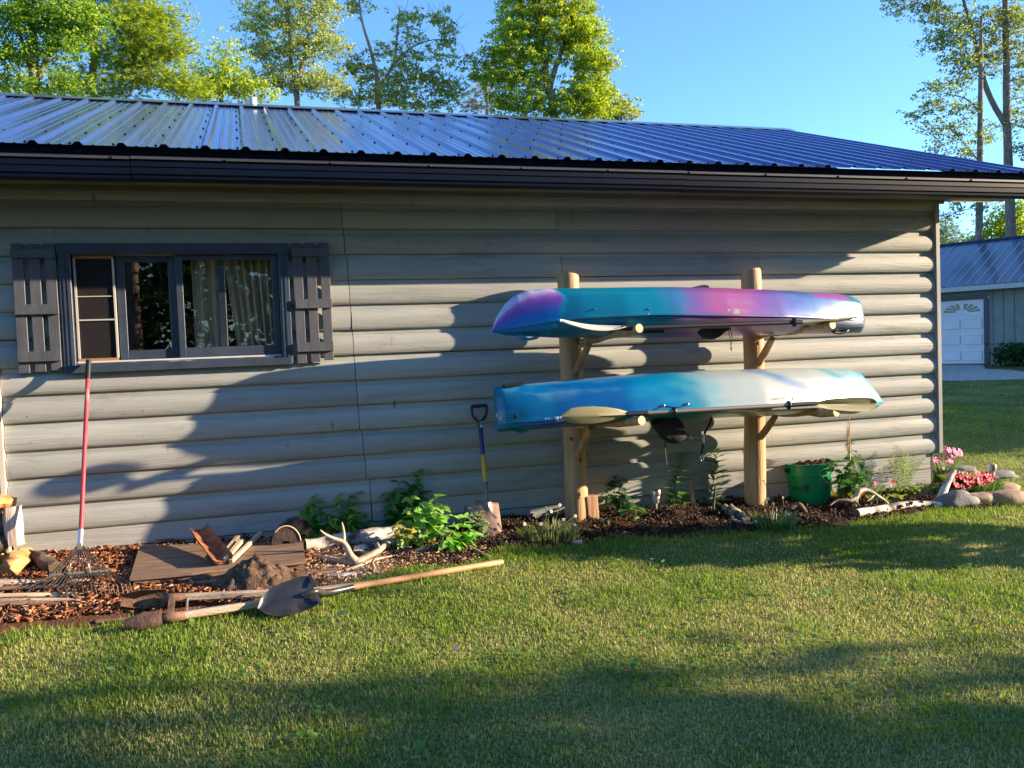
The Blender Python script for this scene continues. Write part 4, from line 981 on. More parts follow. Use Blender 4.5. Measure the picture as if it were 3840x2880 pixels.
# bark slab curled on the plywood
P0, P1 = g(745, 2010, .12), g(835, 2115, .09); rows = []
for i in range(9):
    u = i/8; c = P0*(1-u)+P1*u+Vector((0, 0, .03*(1-u)**2)); d = (P1-P0).normalized(); s_ = d.cross(Vector((0, 0, 1))).normalized(); row = []
    for j in range(9):
        v = -1+2*j/8; a = v*1.15; w_ = .060*(1+.12*noise.noise(Vector((u*3, v, 2)))); row.append(c-s_*math.sin(a)*w_*1.1+Vector((0, 0, (1-math.cos(a))*w_+.006*noise.noise(Vector((u*9, v*4, 1))))))
    rows.append(row)
m_ = MB(); m_.loft(rows, False, False); m_.loft([[p+Vector((0, 0, .010)) for p in r_] for r_ in rows], False, False)
tag(m_.build('bark_slab', pm('rust_bark', (.10, .035, .018), (.24, .085, .035), c3=(.34, .15, .07), lo=.3, hi=.7, rough=.8, scale=14, bump=.8, bscale=50), None, loc=tuple(P0), smooth=True), 'curled red-brown slab of bark lying on the plywood', 'bark')
def stick(px0, px1, wd, th, mat, label, up=.1, grp='offcuts of pale timber on the plywood', nm='timber_offcut', cat='offcut', upe=None):
    a, b_ = g(*px0, up), g(*px1, up if upe is None else upe); o = MB().beam(a, b_, wd, th, bev=.002).build(nm, mat, None, loc=tuple((a+b_)/2)); return tag(o, label, cat, grp)
stick((838, 2080), (893, 2012), .026, .022, PALEW, 'pale green-grey timber offcut nearest the curled bark slab', .10)
stick((848, 2098), (905, 2028), .030, .024, PALEW, 'broad pale split offcut between two narrower ones on the plywood', .108)
stick((866, 2105), (978, 1998), .024, .022, PALEW, 'longest pale timber offcut, pointing away from the bark slab', .10)
# boot brush: two half-round ends with a roll of black bristles between
bb = thing('boot_brush', 'half-round wooden boot brush with black bristles at the end of the plywood', 'brush', g(1080, 2045, .08))
e1 = at(1072, 2037, -.30); e2 = at(1118, 1990, -.10); 
for ib, (c, r_) in enumerate(((g(1073, 2039, .09), .105), (g(1118, 2004, .09), .105))):
    poly = [c+Vector((r_*.82*math.cos(a), 0, r_*math.sin(a))) for a in np.linspace(0, math.pi, 18)]; q_ = [poly[0]]+poly[1:-1]+[poly[-1], c+Vector((-.03, 0, 0)), c+Vector((-.015, 0, .018)), c+Vector((.015, 0, .018)), c+Vector((.03, 0, 0))]
    if ib == 0: MB().prism(q_, (0, .020, 0)).build('end_board', pm('blackened_wood', (.035, .024, .02), (.10, .065, .045), rough=.85, scale=14, bump=.5, bscale=50), bb); cf = c
    else: MB().prism(poly, (0, .020, 0)).build('end_board', MATS['blackened_wood'], bb); cb = c
MB().tube([cf+Vector((0, .02, .045)), cb+Vector((0, 0, .045))], .05, 16).build('brush_core', BLACK, bb)
rg = random.Random(4); m_ = MB()
for i in range(1500):
    u = rg.random(); c = cf+(cb-cf)*(.1+.86*u)+Vector((0, 0, .045)); a = rg.uniform(-.3, math.pi+.3); d = Vector((math.cos(a), rg.uniform(-.25, .25), math.sin(a))); p = c+d*.04; q_ = c+d*rg.uniform(.085, .100); s_ = d.cross(Vector((rg.random(), rg.random(), rg.random()))).normalized()*.0012
    m_.add([p-s_, p+s_, q_], [(0, 1, 2)])
m_.build('bristles', CLOTHB, bb, kind='stuff', recalc=False)
rd = MB().tube(catmull([cf+Vector((.09*math.cos(a), -.002, .112*math.sin(a))) for a in np.linspace(.1, math.pi*.75, 9)], 3), .004, 6).build('rim_strip', PALEW, bb)
# loose boards and half-buried timbers
def board(p0, p1, wd, th, mat, label, up=.015, cat='board', grp=None, nm='old_board'):
    a, b_ = g(*p0, up), g(*p1, up); return tag(MB().beam(a, b_, wd, th, bev=.002).build(nm, mat, None, loc=tuple((a+b_)/2)), label, cat, grp)
board((642, 2205), (872, 2172), .07, .02, BROWNW, 'short grey-brown board under the front edge of the plywood', .03)
board((1045, 2168), (1262, 2138), .07, .018, BROWNW, 'thin brown board running from the soil mound to the birch offcut', .02)
board((1000, 2235), (1400, 2186), .05, .02, PALEW, 'pale thin board beside the long shovel shaft', .012)
board((470, 2215), (640, 2200), .10, .03, BROWNW, 'dirty board end at the near left corner of the plywood', .0)
for i, (p0, p1, wd, mt_, lb_) in enumerate([((690, 2235), (880, 2215), .045, DRIFT, 'narrow grey board between the plywood and the digger handles'), ((1060, 2190), (1180, 2176), .030, BROWNW, 'short brown scrap right of the soil mound'), ((1370, 2120), (1500, 2100), .028, DRIFT, 'flat grey splinter right of the hooked twig'), ((1180, 2125), (1290, 2122), .022, PALEW, 'pale splinter below the big antler'), ((360, 2330), (520, 2318), .035, BROWNW, 'half-buried brown slat under the digger scoops')]):
    board(p0, p1, wd, .012, mt_, lb_, .008, 'wood scrap', 'scraps of wood along the bed edge', 'wood_scrap')
# soil mound with clods
mc = g(958, 2205); V = []; F = []; n = 70
for j in range(n+1):
    for i in range(n+1):
        x, y = -1+2*i/n, -1+2*j/n; r_ = math.hypot(x, y*1.0); p = Vector((x, y, 0)); ra = r_*(1+.22*noise.noise(p*1.6+Vector((4, 1, 0))))
        h = .205*max(0, 1-ra**1.15)**1.1; k = min(1, h*12); h += k*(.030*noise.noise(p*5)+.018*noise.noise(p*12)+.010*noise.noise(p*28)); V.append((x*.32, y*.22, h-.02))
F = [(j*(n+1)+i, j*(n+1)+i+1, (j+1)*(n+1)+i+1, (j+1)*(n+1)+i) for j in range(n) for i in range(n)]
MND = pm('mound_soil', (.065, .040, .028), (.13, .085, .058), c3=(.20, .13, .09), lo=.3, hi=.75, rough=.95, scale=26, bump=1.0, bscale=110, spec=.1)
o = link('soil_mound', npmesh('soil_mound', V, F, None, True), None, MND, loc=tuple(mc)); tag(o, 'small heap of dug brown soil in front of the plywood', 'soil heap')

# post hole digger lying on its side
ph = thing('post_hole_digger', 'rusty post hole digger with two long wooden handles lying on the grass edge', 'post hole digger', g(600, 2310, .03))
RST = pm('rust_steel', (.075, .040, .028), (.15, .08, .05), c3=(.24, .14, .09), lo=.3, hi=.75, rough=.8, scale=14, bump=.5, bscale=60)
def scoop(a, b_, r, open_dir):
    a = Vector(a); b_ = Vector(b_); d = (b_-a).normalized(); o_ = Vector(open_dir); o_ = (o_-d*o_.dot(d)).normalized(); s_ = d.cross(o_); rows = []
    for i in range(10):
        u = i/9; rr = r*(.55+.45*min(1, u*2.2))*(1-.1*u); c = a+(b_-a)*u
        rows.append([c+s_*math.cos(t_)*rr-o_*math.sin(t_)*rr*.75 for t_ in np.linspace(0, math.pi, 11)])
    m_ = MB(); m_.loft(rows, False, False); m_.loft([[p-o_*.003 for p in r_] for r_ in rows], False, False); return m_
sa, sb = g(450, 2253, .075), g(622, 2243, .07); scoop(sa, sb, .052, (0, -1, -.15)).build('scoop', RST, ph, smooth=True)
ta, tb = g(468, 2345, .035), g(612, 2320, .05); scoop(ta, tb, .050, (0, .6, -.8)).build('scoop', RST, ph, smooth=True)
h1 = g(1085, 2220, .06); h2 = g(1092, 2245, .05)
for a, b_ in ((sb, h1), (tb, h2)):
    d = (b_-a); MB().tube([a-d*.02, a+d*.06, a+d*.16], [.026, .024, .021], 12).build('socket', RST, ph, smooth=True)
    MB().beam(a+d*.15, b_, .036, .034, bev=.006).build('handle', DRIFT, ph)
MB().beam(sb+(h1-sb)*.05, tb+(h2-tb)*.05, .03, .012).build('pivot_plate', RST, ph); a, b_ = sb+(h1-sb)*.17, tb+(h2-tb)*.17; MB().tube([a+Vector((0, .02, 0)), b_], .006, 8).build('pivot_bolt', GREY, ph)

# round-point shovel with a long wooden shaft, blade over the digger handles
sv = thing('long_shovel', 'long-handled round-point shovel lying on the lawn edge, dark worn blade', 'shovel', g(1180, 2230, .05))
b0 = g(1182, 2218, .10); b1 = g(985, 2283, .045); d = (b1-b0).normalized(); s_ = Vector((.10, -.60, -.52)); s_ = (s_-d*s_.dot(d)).normalized(); nn_ = s_.cross(d).normalized(); 
if nn_.z < 0: nn_ = -nn_
SBL = pm('shovel_blade', (.026, .030, .040), (.050, .052, .060), c3=(.24, .17, .12), lo=.35, hi=.72, rough=.36, scale=6, stretch=(1, 1, 1), metal=.35, bump=.12)
rows = []; L_ = (b1-b0).length*1.08
for i in range(15):
    u = i/14; hw = .100*lerpl([(0, .86), (.15, 1), (.5, 1.0), (.72, .86), (.88, .56), (.97, .24), (1, .05)], u); c = b0+d*(u*L_)
    rows.append([c+s_*v*hw-nn_*(.030*(1-v*v)*(1-.35*u))+nn_*.022+nn_*(.008*max(0, 1-abs(v)*5)*(1-u)) for v in np.linspace(-1, 1, 13)])
k = 13; tp = [p for r_ in rows for p in r_]; n0 = len(tp); fs = []
for i in range(14):
    for j in range(12): a = i*k+j; fs += [(a, a+1, a+1+k, a+k), (n0+a, n0+a+k, n0+a+1+k, n0+a+1)]
    for j in (0, 12): a = i*k+j; fs.append((a, a+k, a+k+n0, a+n0))
for j in range(12): fs.append((j, j+1, j+1+n0, j+n0))
MB().add(tp+[p-nn_*.003 for p in tp], fs).build('blade', SBL, sv, smooth=True, auto=60)
for sg in (-1, 1): MB().beam(b0+s_*sg*.03+nn_*.012, b0+s_*sg*.10+nn_*.020, .016, .006, up=nn_).build('foot_step', SBL, sv)
sh = [b0+d*.07, b0-d*.005+Vector((0, 0, .0)), g(1215, 2222, .055), g(1265, 2215, .035), g(1330, 2200, .03)]
MB().tube(catmull(sh, 5), [.014]*8+[.017]*13, 12).build('socket', pm('socket_steel', (.05, .05, .06), (.10, .095, .10), rough=.35, scale=9, metal=.5), sv, smooth=True)
HW = pm('ash_handle', (.36, .19, .085), (.50, .29, .14), c3=(.56, .35, .18), lo=.3, hi=.7, rough=.5, scale=3, stretch=(1, 8, 8), bump=.15, bscale=20)
MB().tube([g(1320, 2202, .03), g(1600, 2155, .028), g(1880, 2108, .022), g(1886, 2107, .022)], [.0175, .018, .0175, .013], 14).build('shaft', HW, sv, smooth=True, auto=50)

# ---- antlers
def antler(name_label, beams, loc):
    th = thing('antler', name_label, 'antler', loc)
    for i, (pts, rr) in enumerate(beams):
        p = catmull(pts, 6); R_ = [float(np.interp(j/(len(p)-1), np.linspace(0, 1, len(rr)), rr)) for j in range(len(p))]
        MB().tube(p, R_, 12, True, .05, i+3).build('beam' if i == 0 else 'tine', BONE, th, smooth=True)
a1 = lambda u, v, up: g(950+u/2.328, 1850+v/2.328, up)
def lift(u, v, Yb): return at(950+u/2.328, 1850+v/2.328, Yb)
base = a1(905, 600, .02); YB = base.y
antler('pale forked antler lying in front of the birch log, tines upward', [
    ([a1(462, 500, .02), a1(540, 545, .02), a1(640, 572, .02), a1(760, 590, .022), base, a1(960, 572, .03), a1(1060, 520, .05), a1(1130, 470, .06), a1(1190, 425, .06)], [.006, .013, .016, .020, .027, .024, .020, .020, .007]),
    ([base, lift(850, 545, YB), lift(815, 470, YB+.01), lift(780, 425, YB+.01), lift(700, 395, YB), lift(630, 360, YB-.01), lift(582, 318, YB-.02)], [.026, .022, .018, .016, .012, .009, .003]),
    ([lift(785, 430, YB+.01), lift(790, 370, YB+.02), lift(783, 300, YB+.03), lift(772, 250, YB+.03)], [.015, .011, .008, .002]),
    ([a1(1060, 520, .05), lift(990, 520, YB+.10), lift(930, 500, YB+.12), lift(870, 500, YB+.12)], [.014, .010, .008, .003]),
    ([a1(1100, 495, .05), lift(1092, 455, YB+.06), lift(1080, 425, YB+.06)], [.012, .008, .003])], base)
a2 = lambda u, v, Y: at(3150+u/3.206, 1600+v/3.206, Y); gb = g(3206, 1915); YA = gb.y+.02
antler('pale curved antler arching over the soil between bucket and birch log', [
    ([Vector((gb.x, gb.y, gb.z)), a2(180, 930, YA), a2(190, 860, YA+.01), a2(225, 785, YA+.02), a2(290, 765, YA+.03), a2(370, 790, YA+.02), a2(450, 840, YA), a2(540, 900, YA-.02), a2(600, 945, YA-.04)], [.008, .016, .020, .023, .022, .020, .018, .014, .006]),
    ([a2(200, 850, YA+.01), a2(120, 890, YA), a2(20, 885, YA+.02), a2(-60, 900, YA+.03), a2(-120, 950, YA+.02)], [.020, .015, .012, .009, .003]),
    ([a2(410, 815, YA+.01), a2(370, 860, YA-.01), a2(320, 900, YA-.02)], [.014, .009, .003])], gb)
# fork stick between
log('forked_twig', 'short reddish hooked twig standing at the lawn edge by the antler', 'twig', [g(1399, 2152, .0), at(1402, 2125, g(1399, 2152).y), at(1396, 2108, g(1399, 2152).y), at(1404, 2094, g(1399, 2152).y)], [.008, .009, .007, .005], BONE)
# birch logs
log('birch_log', 'long peeling white birch log behind the big antler below the mint plants', 'birch log', [g(1146, 2048, .03), g(1280, 2030, .035), g(1400, 2010, .04), g(1520, 1998, .035), g(1668, 1992, .03)], [.042, .050, .055, .050, .036], BIRCH, 'birch logs edging the bed', jit=.12, seed=3, endmat=DARKB)
log('birch_log', 'short mossy pale birch log in front of the longest one', 'birch log', [g(1330, 2058, .02), g(1420, 2045, .03), g(1500, 2030, .03), g(1560, 2026, .02)], [.018, .032, .030, .012], BIRCH, 'birch logs edging the bed', jit=.12, seed=8)
log('birch_log', 'black and white birch log lying on the grass edge right of the bucket', 'birch log', [g(3213, 1925, .03), g(3300, 1912, .03), g(3385, 1898, .03), g(3460, 1893, .025), g(3530, 1895, .02)], [.032, .034, .036, .030, .028], BIRCH, 'birch logs edging the bed', jit=.06, seed=4, endmat=DARKB)
lb = g(3518, 1893); lY = lb.y
log('birch_log', 'thin white birch log propped upright at the corner of the shed', 'birch log', [lb, at(3540, 1838, lY+.03), at(3558, 1800, lY+.05), at(3578, 1764, lY+.07)], [.036, .030, .026, .020], BIRCH, 'birch logs edging the bed', jit=.05, seed=6, endmat=PALEW)
log('split_stick', 'pale yellow split stick pointing right under the leafy plants', 'stick', [g(1508, 2080, .01), g(1570, 2062, .015), g(1640, 2040, .02)], [.010, .020, .014], PALEW, None, flat=.5)
log('garden_stick', 'thin brown stick angled towards the end of the shovel shaft', 'stick', [g(1712, 2018, .06), g(1770, 2055, .03), g(1838, 2090, .01)], [.007, .010, .008], HW)
log('birch_offcut', 'flat weathered birch offcut at the grass edge left of the hooked twig', 'birch offcut', [g(1228, 2160, .01), g(1300, 2155, .015), g(1372, 2140, .01)], [.024, .028, .018], BIRCH, None, flat=.45, jit=.15)
log('driftwood_stick', 'thin grey curving stick beside the weathered birch offcut', 'stick', [g(1260, 2148, .02), g(1330, 2128, .02), g(1400, 2100, .03), g(1470, 2085, .02)], [.006, .010, .009, .004], DRIFT)
# left side: split firewood, bark log, grey sticks
log('split_firewood', 'upright half-round piece of split birch firewood at the left edge', 'firewood', [at(58, 2040, -.36), at(52, 1975, -.36), at(46, 1900, -.35)], [.062, .066, .062], pm('split_birch', (.46, .36, .28), (.66, .56, .46), rough=.7, scale=5, stretch=(6, 6, .6), bump=.4), 'firewood stacked at the left edge', jit=.03, seed=2, n=7, endmat=PALEW, flat=.8)
ORW = pm('orange_wood', (.26, .10, .03), (.50, .23, .08), c3=(.62, .34, .14), lo=.3, hi=.7, rough=.7, scale=7, bump=.4, bscale=30)
log('split_firewood', 'orange freshly split firewood lying below the white one', 'firewood', [g(20, 2150, .05), g(65, 2110, .07), g(100, 2080, .06)], [.05, .07, .045], ORW, 'firewood stacked at the left edge', jit=.2, seed=5, n=7)
log('split_firewood', 'orange splintered firewood on top of the left stack', 'firewood', [at(-60, 1900, -.38), at(0, 1885, -.36), at(60, 1888, -.34)], [.045, .05, .03], ORW, 'firewood stacked at the left edge', jit=.3, seed=15, n=7)
log('split_firewood', 'dark bark-covered firewood log behind the white split piece', 'firewood', [at(-140, 1965, -.33), at(-40, 1970, -.32), at(35, 1975, -.31)], [.07, .075, .07], DARKB, 'firewood stacked at the left edge', jit=.12, seed=6)
log('split_firewood', 'second dark firewood log, low in the left stack', 'firewood', [at(-140, 2030, -.37), at(-40, 2035, -.36), at(30, 2040, -.35)], [.06, .065, .06], DARKB, 'firewood stacked at the left edge', jit=.14, seed=7)
log('mossy_log', 'mossy greenish log end in the lower left corner of the firewood', 'firewood', [g(-160, 2120, .05), g(-60, 2110, .06), g(10, 2105, .06)], [.10, .10, .09], pm('mossy_bark', (.12, .13, .05), (.28, .27, .12), c3=(.36, .30, .16), lo=.3, hi=.7, rough=.9, scale=12, bump=.7), 'firewood stacked at the left edge', jit=.12, seed=11)
log('rotten_log', 'dark rotten bark log running from the firewood towards the rake', 'rotten log', [g(92, 2070, .07), g(150, 2100, .06), g(215, 2140, .04)], [.022, .050, .055], DARKB, jit=.22, seed=12, n=9)
for i, (p0, p1, r_, lb_) in enumerate([((-90, 2200), (170, 2188), .030, 'flat dark grey stick, farthest of the bundle under the rake'), ((-90, 2222), (330, 2205), .020, 'grey-brown weathered stick, second from the back of the bundle'),
        ((-90, 2246), (355, 2232), .020, 'long pale tan stick in the middle of the bundle'), ((-90, 2266), (300, 2252), .018, 'thin grey stick just behind the dark front one'), ((-90, 2282), (222, 2268), .024, 'dark brown stick at the front of the bundle'), ((250, 2190), (350, 2178), .018, 'short pale curved stick under the rake bar')]):
    a, b_ = g(*p0, .03), g(*p1, .03); mid = (a+b_)/2+Vector((0, .015*math.sin(i*2), .012))
    log('weathered_stick', lb_, 'stick', [a, a*.7+mid*.3+Vector((0, -.01, .01)), mid, b_*.6+mid*.4+Vector((0, .008, .0)), b_], [r_*.8, r_, r_, r_*.9, r_*.5], (DRIFT, BROWNW, PALEW, DRIFT, BROWNW, PALEW)[i], 'grey sticks bundled under the rake', jit=.08, seed=20+i, n=9, flat=.7)
# bed furniture
o = MB(); a = g(2222, 1965); o.box((-.040, -.03, -.02), (.045, .03, .21), Matrix.Translation(a) @ Matrix.Rotation(rad(-3), 4, 'Y'), .004)
tag(o.build('timber_block', pm('split_cedar', (.28, .13, .075), (.46, .26, .14), c3=(.60, .38, .22), lo=.3, hi=.7, rough=.7, scale=5, stretch=(6, 6, .6), bump=.3), None, loc=tuple(a)), 'short split cedar block standing against the left rack post', 'wood block')
o = MB(); a = g(2862, 1915); o.rock((a.x, a.y, a.z+.05), .055, (.7, .5, 1.3), 4); tag(o.build('wood_chunk', DARKB, None, loc=tuple(a), smooth=True), 'rough dark wood chunk at the foot of the right rack post', 'wood chunk')
a = g(2822, 1905); log('birch_stick', 'thin upright birch stick in front of the right rack post', 'birch stick', [a, at(2826, 1855, a.y), at(2832, 1795, a.y+.01)], [.010, .011, .012], BIRCH, endmat=DARKB)
a = g(2674, 1942); log('wooden_stake', 'slim dark wooden stake standing in the soil between the racks', 'stake', [a, at(2677, 1880, a.y), at(2683, 1822, a.y)], [.010, .010, .006], DARKB, n=6)
a = g(2607, 1905); log('split_stake', 'splintered cedar stake with a white edge under the hanging straps', 'stake', [a, at(2596, 1860, a.y), at(2583, 1808, a.y)], [.014, .018, .006], pm('split_cedar', (0, 0, 0)), n=6, jit=.2)
a = g(3192, 1890); log('plant_stake', 'slim bamboo stake behind the arching antler with a dried vine', 'stake', [a, at(3189, 1740, a.y), at(3184, 1556, a.y)], [.005, .005, .004], PALEW, n=7)
log('curved_bark', 'piece of dark curved bark in the soil left of the bucket', 'bark', [g(2968, 1905, .05), g(2995, 1895, .06), g(3025, 1925, .02)], [.02, .045, .02], DARKB, flat=.6, jit=.15)
log('rotten_stump', 'pale grey rotten wood lump in the dark soil between the racks', 'rotten wood', [g(2700, 1905, .03), g(2745, 1925, .04), g(2800, 1955, .02)], [.03, .06, .035], pm('grey_rot', (.045, .035, .03), (.22, .20, .17), c3=(.42, .40, .36), lo=.35, hi=.7, rough=.95, scale=16, bump=1.0, bscale=60), jit=.3, seed=9, n=10)
log('grey_twig', 'grey twig lying at the grass edge below the rotten wood', 'stick', [g(2735, 1945, .03), g(2790, 1962, .02), g(2850, 1962, .015)], [.010, .013, .008], DRIFT, jit=.12)
def stone(px, py, r_, sq, label, mat, seed, grp='stones edging the bed', up=.0, rot=0):
    a = g(px, py); M_ = Matrix.Rotation(rad(rot), 3, 'Z')
    o = MB().rock((a.x, a.y, a.z+r_*sq[2]*.55+up), r_, sq, seed, 12, .22, M_).build('stone', mat, None, loc=tuple(a), smooth=True); return tag(o, label, 'stone', grp)
SA = pm('fieldstone_tan', (.19, .12, .07), (.32, .22, .14), c3=(.44, .33, .22), lo=.3, hi=.7, rough=.85, scale=5, bump=.5, bscale=22)
SB_ = pm('fieldstone_grey', (.08, .08, .075), (.17, .16, .15), c3=(.29, .28, .26), lo=.3, hi=.72, rough=.85, scale=6, bump=.5, bscale=22)
SP = pm('fieldstone_pink', (.42, .26, .22), (.58, .44, .40), rough=.8, scale=14, bump=.4)
stone(2505, 1925, .070, (1.25, .8, .55), 'small pale tan stone in the soil below the narrow-leaved lily', SA, 3)
stone(2438, 1915, .045, (1.2, .7, .5), 'tiny yellowish stone left of the solar light', SA, 13)
stone(2165, 2040, .030, (1.2, .8, .6), 'small pink stone in the grass below the left rack post', SP, 14)
stone(3590, 1896, .16, (1.35, .8, .46), 'large tan and grey stone beside the propped birch log', SB_, 21)
stone(3672, 1890, .15, (1.35, .7, .42), 'large rounded tan stone right of the grey one at the corner', SA, 22)
stone(3765, 1890, .17, (1.35, .5, .42), 'long flat orange-tan stone at the far right of the bed', SA, 23, rot=-18)
stone(3762, 1850, .13, (1.2, .6, .50), 'rounded orange-brown stone behind the long flat one', SA, 24, rot=-12)
stone(3522, 1800, .10, (1.0, .9, .8), 'pinkish stone tucked against the corner of the shed', SP, 25)
stone(3480, 1868, .07, (1.4, .8, .5), 'small grey stone under the fern by the skirting', SB_, 26)
stone(3715, 1815, .19, (1.25, .8, .20), 'broad flat grey slab stone under the solar light', SB_, 27, up=.06)
for i, (px, py, up, lb_) in enumerate([(3620, 1790, .02, 'bottom slab of the three grey stacked stones'), (3628, 1780, .075, 'middle slab of the three grey stacked stones'), (3612, 1768, .12, 'top slab of the three grey stacked stones')]):
    stone(px, 1812, .15-.01*i, (1.3, .8, .16), lb_, SB_, 31+i, 'grey slabs stacked behind the red flowers', up=up, rot=i*15)
# solar lights
def solar(px, py, h, label, tilt=0):
    a = g(px, py); th = thing('solar_light', label, 'solar light', a, 'solar path lights'); M_ = Matrix.Rotation(rad(tilt), 3, 'Y')
    st = pm('steel_brushed', (.35, .30, .26), (.5, .44, .38), rough=.3, metal=1, scale=30, stretch=(1, 1, 8)); cl = pm('clear_plastic', (.55, .50, .42), (.68, .62, .52), rough=.25, scale=40, stretch=(8, 8, .4))
    MB().lathe(a, [(.004, -.03), (.007, 0), (.007, h*.48)], 10, M_).build('spike', cl, th)
    MB().lathe(a, [(.016, h*.45), (.026, h*.52), (.030, h*.78)], 18, M_).build('lens', cl, th, smooth=True, auto=40)
    MB().lathe(a, [(.030, h*.77), (.037, h*.77), (.038, h*.96), (.034, h), (.0, h)], 20, M_).build('cap', st, th, smooth=True, auto=40)
    MB().lathe(a+M_ @ Vector((0, 0, h)), [(.020, .0), (.020, .0015), (0, .0015)], 4, M_, False).build('solar_cell', BLACK, th)
solar(2462, 1925, .19, 'small steel solar light in the soil between the racks'); solar(3712, 1838, .22, 'small steel solar light among the red flowers at the corner', 7)

# ================================================================== PLANTS
def leaf_mesh(name, L_, W_, col, shape='ovate', fold=.25, droop=.25, n=5):
    pr = {'ovate': [(0, .05), (.15, .62), (.35, 1), (.6, .85), (.82, .45), (1, .02)], 'narrow': [(0, .3), (.3, 1), (.6, .9), (.85, .5), (1, .02)], 'lobed': [(0, .1), (.12, .7), (.25, .45), (.38, 1), (.52, .5), (.66, .8), (.8, .3), (.9, .35), (1, .02)]}[shape]
    V = []; F = []
    for i, (u, w_) in enumerate(pr):
        z = -droop*L_*u*u; hw = W_/2*w_; V += [(-hw, u*L_, z+fold*hw), (0, u*L_, z), (hw, u*L_, z+fold*hw)]
    for i in range(len(pr)-1):
        a = i*3; F += [(a, a+1, a+4, a+3), (a+1, a+2, a+5, a+4)]
    C = np.tile(np.array(col), (len(V), 1))*(1+.12*RS(len(name)).randn(len(V), 1))
    me = npmesh(name, V, F, np.clip(C, 0, 1), True); me.materials.append(LEAF); return me
LEAF = colmat('leaf', .45, .38, spec=.35)
def orient(d, up=Vector((0, 0, 1)), roll=0):
    d = Vector(d).normalized(); x = d.cross(up); x = x.normalized() if x.length > 1e-4 else Vector((1, 0, 0)); z = x.cross(d); q = Matrix((x, d, z)).transposed(); return q @ Matrix.Rotation(roll, 3, 'Y')
STEM = pm('stem_green', (.10, .14, .04), (.16, .18, .06), rough=.6); STEMR = pm('stem_red', (.20, .09, .05), (.28, .14, .08), rough=.6)
LM = {}
def leafy(name, label, cat, base, stems, kind, rg, group=None, indiv=True, lsize=.05, nper=9, cols=((.10, .24, .04), (.16, .32, .05)), shape='ovate', W=.62, stemr=.0025, stemmat=None, whorl=2, first=.2, flare=1.0, droop=.25, upang=.35):
    th = thing(name, label, cat, base, group); b = Vector(base); mb = MB(); V = []; F = []; C = []; cnt = 0
    tmpl = []
    for c in cols:
        k = (kind, c, shape)
        if k not in LM: LM[k] = leaf_mesh('leaf', 1, W, c, shape, droop=droop)
        tmpl.append(LM[k])
    TV = [np.array([v.co[:] for v in t_.vertices]) for t_ in tmpl]; TF = np.array([p.vertices[:] for p in tmpl[0].polygons])
    for s, (p0, p1) in enumerate(stems):
        p0 = Vector(p0); p1 = Vector(p1); mid = (p0+p1)/2+Vector((rg.uniform(-.02, .02), rg.uniform(-.02, .02), .01)); cv = catmull([p0, mid, p1], 6); mb.tube(cv, [stemr*(1-.6*i/12) for i in range(len(cv))], 5)
        for i in range(nper):
            u = first+(1-first)*(i+.5)/nper if i < nper-1 else 1.0; p = cv[min(len(cv)-1, int(u*(len(cv)-1)))]; ax = (p1-p0).normalized(); a0 = i*1.57+s+rg.uniform(-.3, .3)
            for w_ in range(whorl if i < nper-1 else max(3, whorl)):
                a = a0+2*math.pi*w_/(whorl if i < nper-1 else max(3, whorl)); out = Vector((math.cos(a), math.sin(a)*.8-.15, (upang if shape == 'narrow' else rg.uniform(-.75, .35))+.4*(u-.5))); sz = lsize*1.42*(1.15-.5*u)*rg.uniform(.8, 1.2)*(flare)
                M3 = orient(out, roll=rg.uniform(-.8, .8)); ti = rg.randrange(len(tmpl))
                if indiv:
                    o = bpy.data.objects.new('leaf', tmpl[ti]); COL.objects.link(o); o.parent = th; o.matrix_local = Matrix.Translation(p-b) @ M3.to_4x4() @ Matrix.Scale(sz, 4)
                else:
                    v = (TV[ti]*sz) @ np.array(M3).T+np.array(p-b); F.append(TF+cnt); V.append(v); cnt += len(v); C.append(np.tile(np.array(cols[ti])*rg.uniform(.75, 1.25), (len(v), 1)))
    mb.build('stem', stemmat or STEM, th, smooth=True)
    if V:
        o = link('foliage', npmesh('foliage', np.vstack(V), np.vstack(F), np.vstack(C), True), th, LEAF); o['kind'] = 'stuff'
    return th
rg = random.Random(11)
def stems_px(base, tops, Yt=0.0, spread=.03):
    b = g(*base); out = []
    for (x, y) in tops:
        t_ = at(x, y, b.y+Yt+rg.uniform(-.05, .05)); out.append((b+Vector((rg.uniform(-spread, spread)+(t_.x-b.x)*.45, rg.uniform(-spread, spread), -.01)), t_))
    return b, out
MC = ((.12, .30, .06), (.18, .40, .08)); YG = ((.26, .46, .06), (.38, .55, .09))
b, s_ = stems_px((1165, 2020), [(1178, 1862), (1148, 1905), (1200, 1890), (1150, 1960), (1190, 1930)], .05); leafy('mint_plant', 'leafy green mint plant beside the boot brush', 'mint plant', b, s_, 'mint', rg, 'mint plants by the birch log', lsize=.062, nper=8, cols=MC)
b, s_ = stems_px((1290, 2020), [(1268, 1858), (1310, 1870), (1335, 1850), (1240, 1930), (1330, 1925)], .05); leafy('mint_plant', 'green mint plant behind the upright antler tines', 'mint plant', b, s_, 'mint', rg, 'mint plants by the birch log', lsize=.058, nper=8, cols=MC)
b, s_ = stems_px((1255, 2010), [(1225, 1935), (1250, 1950), (1335, 1910), (1325, 1950)], -.03); leafy('mint_plant', 'bright yellow-green young mint low between the two darker ones', 'mint plant', b, s_, 'mint', rg, 'mint plants by the birch log', lsize=.048, nper=7, cols=YG)
